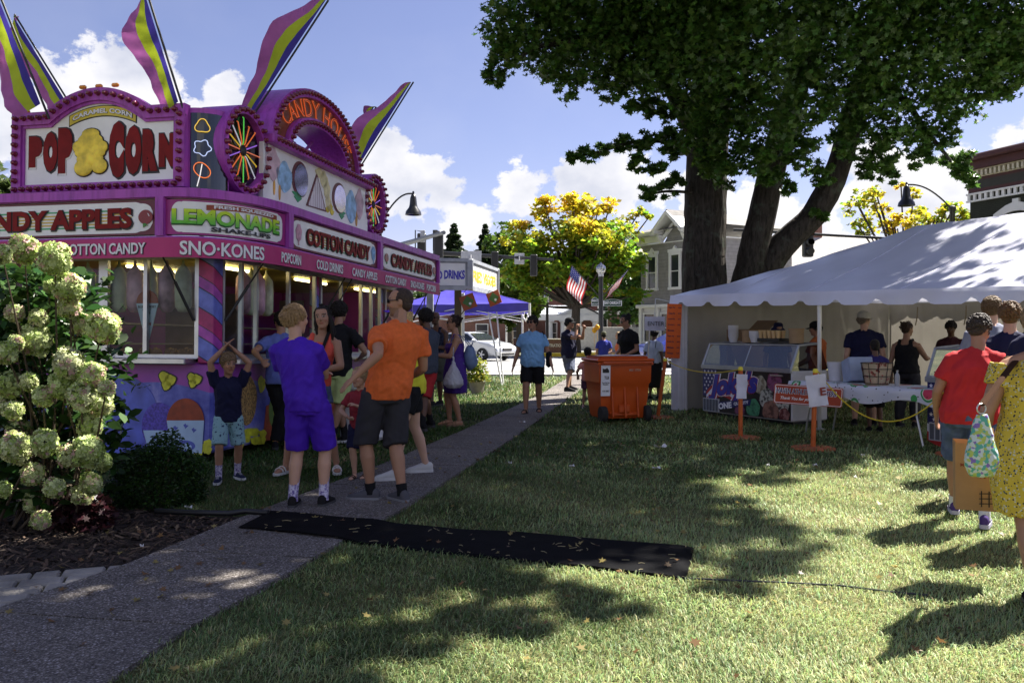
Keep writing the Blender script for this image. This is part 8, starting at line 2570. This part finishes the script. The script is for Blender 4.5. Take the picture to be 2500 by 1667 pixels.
# toddler
person('toddler in dark red tee and navy shorts clasping hands in front', gp(893, 1172), gp(866, 1174), -14, 1.12, 'm', 'fair', ('short', (.36, .25, .14)), ('tee', fab('brick red', (.26, .028, .04))), ('shorts', NV, .47), ('sandal', fab('brown strap', (.05, .03, .02)), drub), None,
       wl=(.03, -.20, 1.16), wr=(-.12, -.20, .98), el=(1, .2, -.6), er=(-1, .2, -.6), head=(-22, 4, 0), hs=1.30, vox=.0085, curl=(1.0, 1.0))
# woman behind the orange man
person('blonde woman in yellow top and violet cap walking behind the man in orange', gp(965, 1178), gp(1040, 1158), -78, 1.78, 'f', 'pale', ('long', (.50, .34, .15)), ('tee', fab('acid yellow', (.60, .58, .04))), ('shorts', BLK, .3), ('shoe', fab('white mesh', (.55, .55, .54)), rub), None, head=(0, 0, 0), hat=('cap', fab('violet cap', (.13, .05, .50))), lift=(.0, .0), wl=(.15, -.3, 1.15), wr=(-.2, -.2, 1.0), vox=.0095, lean=(0, -.07))
person('man in slate tee and red shorts with round dark hair beyond the man in orange', gp(1052, 1052), gp(1030, 1062), -125, 1.80, 'm', 'brown', ('afro', DRK), ('tee', fab('slate', (.05, .06, .085))), ('shorts', fab('red shorts', (.36, .025, .03)), .5), ('shoe', BLK, drub), (BLK, .2), wl=(.1, -.3, 1.1), wr=(-.1, -.3, 1.1))
person('bald man in dark sleeveless top and sunglasses waiting by the stall post', gp(1075, 992), gp(1054, 996), -25, 1.86, 'm', 'brown', ('bald', DRK), ('tank', fab('dark print', (.025, .028, .05), var=.8, scale=30)), ('shorts', fab('olive grey', (.07, .075, .06), var=.4), .5), ('shoe', BLK, drub), None, glasses=True, wl=(.12, -.25, 1.1), wr=(-.2, -.2, 1.05), fat=1.1, vox=.011, beard=.3)
# woman in violet dress
wd, W, J, HM = person('woman in violet dress and sunglasses with blue backpack facing the trailer', gp(1122, 1042), gp(1098, 1040), -76, 1.72, 'f', 'tan', ('bun', (.03, .018, .014)), None, None, ('sandal', fab('tan strap', (.25, .15, .09)), mat('tan sole', (.22, .14, .09), .8)), None, dress=(fab('violet dress', (.055, .018, .20), rough=.6), .52, .035), cut=.15, glasses=True,
       wl=(.06, -.34, 1.12), wr=(-.08, -.36, 1.12), el=(.6, .6, -.8), er=(-.6, .6, -.8), fat=1.14, vox=.0095)
bp = empty('backpack', W @ Vector((.03, .24, 1.08)), R(-76), 'pale blue backpack worn by the woman in the violet dress', 'backpack')
mb = MB(); mb.ball((0, .0, .0), (.15, .10, .2), 16); mb.ball((0, .05, -.06), (.11, .08, .11), 12); me = remeshed(mb, .012, 4); crumple(me, .006, 1, 3); me.materials.append(fab('chambray', (.16, .22, .36), var=.2)); link_mesh('pouch', me, bp)
mb = MB()
for sx in (-1, 1): mb.tube([(sx * .09, .02, .17), (sx * .1, -.12, .34), (sx * .10, -.30, .3), (sx * .11, -.32, .08), (sx * .12, -.1, -.1)], .017, 6, flat=.4)
mb.tube([(-.03, .03, .19), (0, .05, .24), (.03, .03, .19)], .008, 6); mb.build('strap', fab('chambray strap', (.12, .16, .28)), bp)
pb = empty('plastic_bag', pix(1107, 880, 13.1), 0, 'knotted white plastic carrier bag hanging from the violet dressed woman\'s arm', 'bag')
mb = MB(); mb.lathe([(.012, .06), (.018, -.02), (.05, -.10), (.10, -.19), (.145, -.30), (.15, -.36), (.10, -.41), (.001, -.42)], (0, 0, 0), 22); me = remeshed(mb, .012, 2); crumple(me, .014, .35, 8); me.materials.append(mat('white carrier film', (.62, .62, .68), .4, transl=.4, var=.05)); link_mesh('bag_body', me, pb)
mb = MB(); mb.tube([(.0, 0, .05), (.01, -.02, .16), (0, .03, .2), (-.01, .03, .08)], .012, 6, flat=.4); mb.build('handle', _MC['white carrier film'], pb)
mb = MB(); mb.lathe([(.001, 0), (.06, 0), (.085, .045), (.078, .045), (.05, .012)], (0, 0, 0), 16); mb.ball((0, 0, .04), (.06, .06, .03), 8)
o = mb.build('paper_bowl', mat('paper cup white', (.72, .72, .74), .6), None, 50); o.location = W @ Vector((0, -.46, 1.13)); tag(o, 'white paper bowl of food held by the woman in the violet dress', 'bowl')
# woman in blue tee
wb, W, J, HM = person('woman in sky blue tee and black shorts walking up the path towards us', gp(1316, 1008), gp(1284, 1012), -6, 1.75, 'f', 'tan', ('curly', (.02, .014, .012)), ('tee', fab('sky blue', (.20, .40, .66))), ('shorts', BLK, .42), ('sandal', BLK, drub), None, head=(-32, 0, 0), glasses=True, fat=1.26, belly=.04, wl=(.36, -.02, .82), wr=(-.36, .0, .80), vox=.0095, yawl=5, yawr=-12)
sb = empty('shoulder_bag', W @ Vector((.27, .06, 1.02)), R(-6), 'black shoulder bag at the side of the woman in sky blue', 'bag')
mb = MB(); mb.bbox((0.02, .03, -.05), (.10, .26, .3), .04); mb.build('pouch', BLK, sb)
mb = MB(); mb.tube([(0, -.05, .08), (-.06, -.10, .36), (-.09, -.04, .45), (-.07, .08, .4), (0, .1, .08)], .016, 6, flat=.4); mb.build('strap', BLK, sb)
# man eating
person('man in navy tee and cap eating with both hands by the path', gp(1384, 968), gp(1392, 962), 58, 1.78, 'm', 'tan', ('short', DRK), ('tee', fab('navy print tee', (.012, .012, .035))), ('shorts', fab('blue grey', (.10, .115, .17)), .5), ('shoe', BLK, drub), None, hat=('cap', fab('black cap', (.012, .012, .014))), wl=(.06, -.36, 1.50), wr=(-.04, -.24, 1.52), el=(.5, 0, -1), er=(-.5, 0, -1), fat=1.14, belly=.05, vox=.0105, curl=(1, 1))
person('little girl in pink tee with hair bun seen from behind by the orange bin', gp(1424, 998), gp(1446, 1000), 165, 1.16, 'f', 'olive', ('bun', DRK), ('tee', fab('salmon pink', (.62, .25, .21))), ('shorts', fab('plum', (.10, .05, .09)), .35), ('shoe', fab('pink shoe', (.5, .3, .32)), rub), None, hs=1.28, vox=.0105, wl=(.32, -.12, .92), wr=(-.25, -.1, .85))
person('woman in black tee with hair bun bending over behind the orange bin', Vector((2.52, 17.3, 0)), Vector((2.3, 17.5, 0)), -48, 1.80, 'f', 'tan', ('bun', DRK), ('tee', BLK), ('pants', BLK, .95), ('shoe', BLK, drub), None, head=(-25, 22, 0), glasses=True, fat=1.16, lean=(0, -.14), vox=.0105, wl=(.15, -.32, .98), wr=(-.12, -.32, .98))
person('man in royal blue tee and olive cap seen from behind beyond the girl in pink', Vector((2.46, 24, 0)), Vector((2.66, 24, 0)), 178, 1.46, 'm', 'tan', ('short', DRK), ('tee', fab('royal blue', (.035, .045, .30))), ('shorts', CHAR, .5), ('shoe', BLK, drub), None, hat=('cap', fab('olive cap', (.08, .085, .055))), vox=.013)
person('blond child in orange tank top standing behind the woman in black', Vector((2.72, 22.5, 0)), Vector((2.9, 22.5, 0)), -80, 1.46, 'f', 'fair', ('short', (.5, .36, .18)), ('tank', fab('orange tank', (.6, .16, .06))), ('shorts', DEN, .3), ('shoe', BLK, drub), None, vox=.013, wl=(.1, -.25, 1.1))
person('person in pale tee and long black skirt behind the ENTER sheet', Vector((2.98, 18.6, 0)), Vector((3.16, 18.6, 0)), 150, 1.52, 'f', 'brown', ('afro', DRK), ('tee', fab('pale blue tee', (.45, .5, .62))), None, ('shoe', BLK, drub), None, dress=(BLK, .3, .04), cut=.15, vox=.013)
# under the tent
person('stall worker in dark bucket hat behind the long freezer', Vector((4.83, 15.3, 0)), Vector((4.63, 15.3, 0)), -8, 1.62, 'f', 'olive', ('long', DRK), ('tee', fab('grey blue', (.06, .06, .09))), ('pants', BLK, .95), ('shoe', BLK, drub), None, hat=('bucket', NV), head=(10, 12, 0), vox=.012)
person('stall worker in orange tee and black cap beside the long freezer', Vector((5.02, 14.5, 0)), Vector((5.22, 14.4, 0)), -140, 1.63, 'm', 'tan', ('short', DRK), ('tee', fab('worker orange', (.48, .13, .04))), ('pants', BLK, .95), ('shoe', BLK, drub), None, hat=('cap', BLK), head=(30, 8, 0), vox=.012, wl=(.1, -.3, 1.0), wr=(-.1, -.3, 1.0))
person('tall man in navy tee and cream cap standing with his back turned in the tent', Vector((5.42, 13.6, 0)), Vector((5.68, 13.5, 0)), 165, 1.78, 'm', 'fair', ('short', (.2, .16, .12)), ('tee', NV), ('shorts', CHAR, .5), ('shoe', BLK, drub), None, hat=('cap', fab('cream cap', (.45, .43, .38))), head=(-50, 5, 0), fat=1.3, belly=.05, vox=.012)
person('child in navy tee standing in front of the man with cream cap', Vector((5.28, 12.7, 0)), Vector((5.44, 12.7, 0)), 170, 1.36, 'm', 'brown', ('crop', DRK), ('tee', fab('indigo', (.03, .025, .13))), ('shorts', BLK, .5), ('shoe', BLK, drub), None, hs=1.12, vox=.012)
person('woman in black tank top reaching forward inside the tent', Vector((5.98, 13.3, 0)), Vector((6.18, 13.2, 0)), 135, 1.62, 'f', 'olive', ('bun', (.05, .03, .02)), ('tank', BLK), ('pants', CHAR, .95), ('shoe', BLK, drub), None, wr=(-.2, -.4, 1.15), fat=1.15, vox=.012, head=(-20, 5, 0))
person('person with dark curls bowing behind the starry freezer', Vector((7.2, 14.3, 0)), Vector((7.4, 14.3, 0)), -35, 1.64, 'f', 'brown', ('curly', DRK), ('tee', fab('dark wine', (.05, .015, .02))), ('pants', BLK, .95), ('shoe', BLK, drub), None, head=(0, 25, 0), vox=.013, fat=1.1)
person('passer by in pink tank top far beyond the tent in the sun', Vector((11.05, 23, 0)), Vector((11.25, 23, 0)), 160, 1.46, 'f', 'fair', ('bun', DRK), ('tank', fab('rose', (.6, .2, .2))), ('shorts', DEN, .3), ('shoe', BLK, drub), None, vox=.014, wl=(.4, -.2, 1.1))
person('man in charcoal cap at the tent front by the picture edge', Vector((6.0, 10.2, 0)), Vector((6.2, 10.1, 0)), -20, 1.72, 'm', 'tan', ('short', DRK), ('tee', NV), ('shorts', CHAR, .5), ('shoe', BLK, drub), None, hat=('cap', fab('charcoal cap', (.06, .06, .065))), vox=.012, fat=1.1)
person('man with brown hair in grey and navy tee queueing, seen past the red tee', Vector((4.80, 8.85, 0)), Vector((5.04, 8.8, 0)), 140, 1.84, 'm', 'fair', ('short', (.16, .10, .05)), ('tee', fab('grey marl', (.22, .23, .30))), ('shorts', NV, .5), ('shoe', BLK, drub), None, vox=.010)
person('woman with tousled brown hair in navy tee queueing behind the red tee', Vector((4.40, 7.8, 0)), Vector((4.60, 7.75, 0)), 150, 1.74, 'f', 'fair', ('curly', (.14, .08, .035)), ('tee', NV), ('shorts', DEN, .5), ('shoe', BLK, drub), None, vox=.010)
# woman in red
wr_, W, J, HM = person('woman in red tee, cuffed denim shorts and purple trainers walking away', gp(2330, 1262), gp(2404, 1298), 152, 1.60, 'f', 'tan', ('curly', (.055, .042, .035)), ('tee', fab('poppy red', (.50, .030, .035))), ('shorts', DEN, .46), ('shoe', fab('purple trainer', (.07, .04, .16)), mat('lilac sole', (.4, .38, .5), .7)), (fab('white sock', (.6, .6, .62)), .07), head=(-28, 24, 0), fat=1.30, belly=.02, wl=(.25, -.12, .88), wr=(-.12, -.3, 1.1), el=(.5, .8, -.2), vox=.0085, lean=(-.07, -.02), yawl=5, yawr=-5)
# woman in yellow print dress
wy, W, J, HM = person('woman in yellow ditsy print dress cut by the right picture edge', Vector((2.78, 4.56, 0)), Vector((3.05, 4.95, 0)), 160, 1.64, 'f', 'tan', ('short', (.3, .2, .12)), None, None, ('sandal', BLK, drub), None, dress=(m_ditsy, .50, .012), fat=1.34, wl=(.30, -.05, .86), wr=(-.2, -.3, 1.1), vox=.0085, el=(.4, .9, 0))
person('man in dark clothes standing past the picture edge beyond the yellow dress', Vector((3.72, 6.25, 0)), Vector((3.95, 6.05, 0)), 150, 1.76, 'm', 'tan', ('short', DRK), ('tee', NV), ('shorts', CHAR, .5), ('shoe', BLK, drub), None, vox=.013)
kb = empty('kraft_carrier_bag', pix(2400, 1080, 5.2), R(-22), 'brown paper carrier bag with rust lettering held by the yellow dressed woman', 'bag')
mb = MB()
w, dd, hh = .155, .075, .40
mb.add([(-w, -dd, -hh), (w, -dd, -hh), (w, dd, -hh), (-w, dd, -hh), (-w * 1.02, -dd, 0), (w * 1.02, -dd, .01), (w * 1.02, dd, 0), (-w * 1.02, dd, .01), (-w, 0, -hh), (-w * .93, 0, -.01), (w, 0, -hh), (w * .93, 0, 0)], [(0, 1, 2, 3), (0, 4, 5, 1), (2, 6, 7, 3), (0, 8, 9, 4), (8, 3, 7, 9), (1, 5, 11, 10), (10, 11, 6, 2)])
mb.build('bag_body', mat('kraft paper', (.36, .21, .10), .8, var=.1, bump=.4, bscale=9), kb)
KF = face_frame((0, -dd - .002, 0), (1, 0, 0))
mb = MB(); letter(mb, 'FRIENDS', KF @ Matrix.Translation((.06, -.10, 0)), .036, .17, .02, .001); letter(mb, 'FAMILY', KF @ Matrix.Translation((.06, -.185, 0)), .042, .17, .02, .001); letter(mb, 'M', KF @ Matrix.Translation((-.12, -.13, 0)), .02, None, .02, .001); mb.build('lettering', mat('rust ink', (.22, .03, .015), .7), kb)
mb = MB(); 
for z in (-.30, -.33, -.36): mb.prism([(-.03, z), (.15, z + .012), (.15, z + .017), (-.03, z + .005)], .001, KF)
for x in (-.02, .02, .06, .1, .14): mb.prism([(x, -.375), (x + .006, -.375), (x + .006, -.28), (x, -.28)], .0012, KF @ Matrix.Translation((0, 0, .0004)))
mb.build('fence_print', mat('black ink', (.015, .012, .012), .7), kb)
mb = MB()
for y in (-dd, dd): mb.tube([(-.05, y, 0), (-.045, y * .6, .09), (.045, y * .6, .09), (.05, y, 0)], .005, 6)
mb.build('handle', _MC['kraft paper'], kb)
fb = empty('floral_tote', pix(2396, 1012, 4.35), R(10), 'white bag with tropical leaf print hanging from a brown shoulder strap', 'bag')
m_trop = pattern_mat('tropical leaf print', .7, lambda N, L, tc: tropic(N, L, tc, (.55, .62, .6), (.10, .38, .30), (.42, .50, .12), (.22, .14, .42), 62)[0])
mb = MB(); mb.lathe([(.03, 0), (.045, -.05), (.065, -.13), (.085, -.2), (.088, -.26), (.06, -.31), (.001, -.32)], (0, 0, 0), 20); mb.v = [(x, y * .6, z) for x, y, z in mb.v]; me = remeshed(mb, .008, 2); crumple(me, .007, .4, 5); me.materials.append(m_trop); link_mesh('pouch', me, fb)
mb = MB(); mb.tube([(.025 * math.cos(a), 0, .03 + .025 * math.sin(a)) for a in [i * math.pi / 8 for i in range(17)]], .004, 6); mb.build('ring', m_alu, fb)
mb = MB(); sp = pix(2478, 882, 4.75) - fb.location; sp = Matrix.Rotation(R(-10), 3, 'Z') @ sp; mb.tube([(0, 0, .05), sp * .5 + Vector((-.03, -.03, .02)), sp, sp + Vector((.03, .10, .02))], .019, 8, flat=.35); mb.build('strap', mat('brown leather', (.05, .025, .014), .95, spec=.05), fb)
# white cooler under the counter and a cup with straw on it
ck = empty('picnic_cooler', gnd(838, 1080) + Vector((.28, .2, 0)), R(-12), 'white picnic cooler standing against the trailer counter', 'cooler')
mb = MB(); mb.bbox((0, 0, .36), (.6, .5, .66), .05); mb.build('tub', FRW, ck); mb = MB(); mb.bbox((0, 0, .74), (.66, .55, .09), .03); mb.build('lid', FRW, ck)
cp = empty('drink_cup', pix(905, 862, 10.3), 0, 'white foam cup with yellow straw on the counter beside the orange tee', 'cup')
mb = MB(); mb.lathe([(.035, -.09), (.048, .03), (.05, .035), (.001, .04)], (0, 0, 0), 14); mb.build('foam_cup', m_wht, cp, 50); mb = MB(); mb.tube([(0, 0, .03), (.012, 0, .18)], .005, 6); mb.build('straw', m_yel, cp)
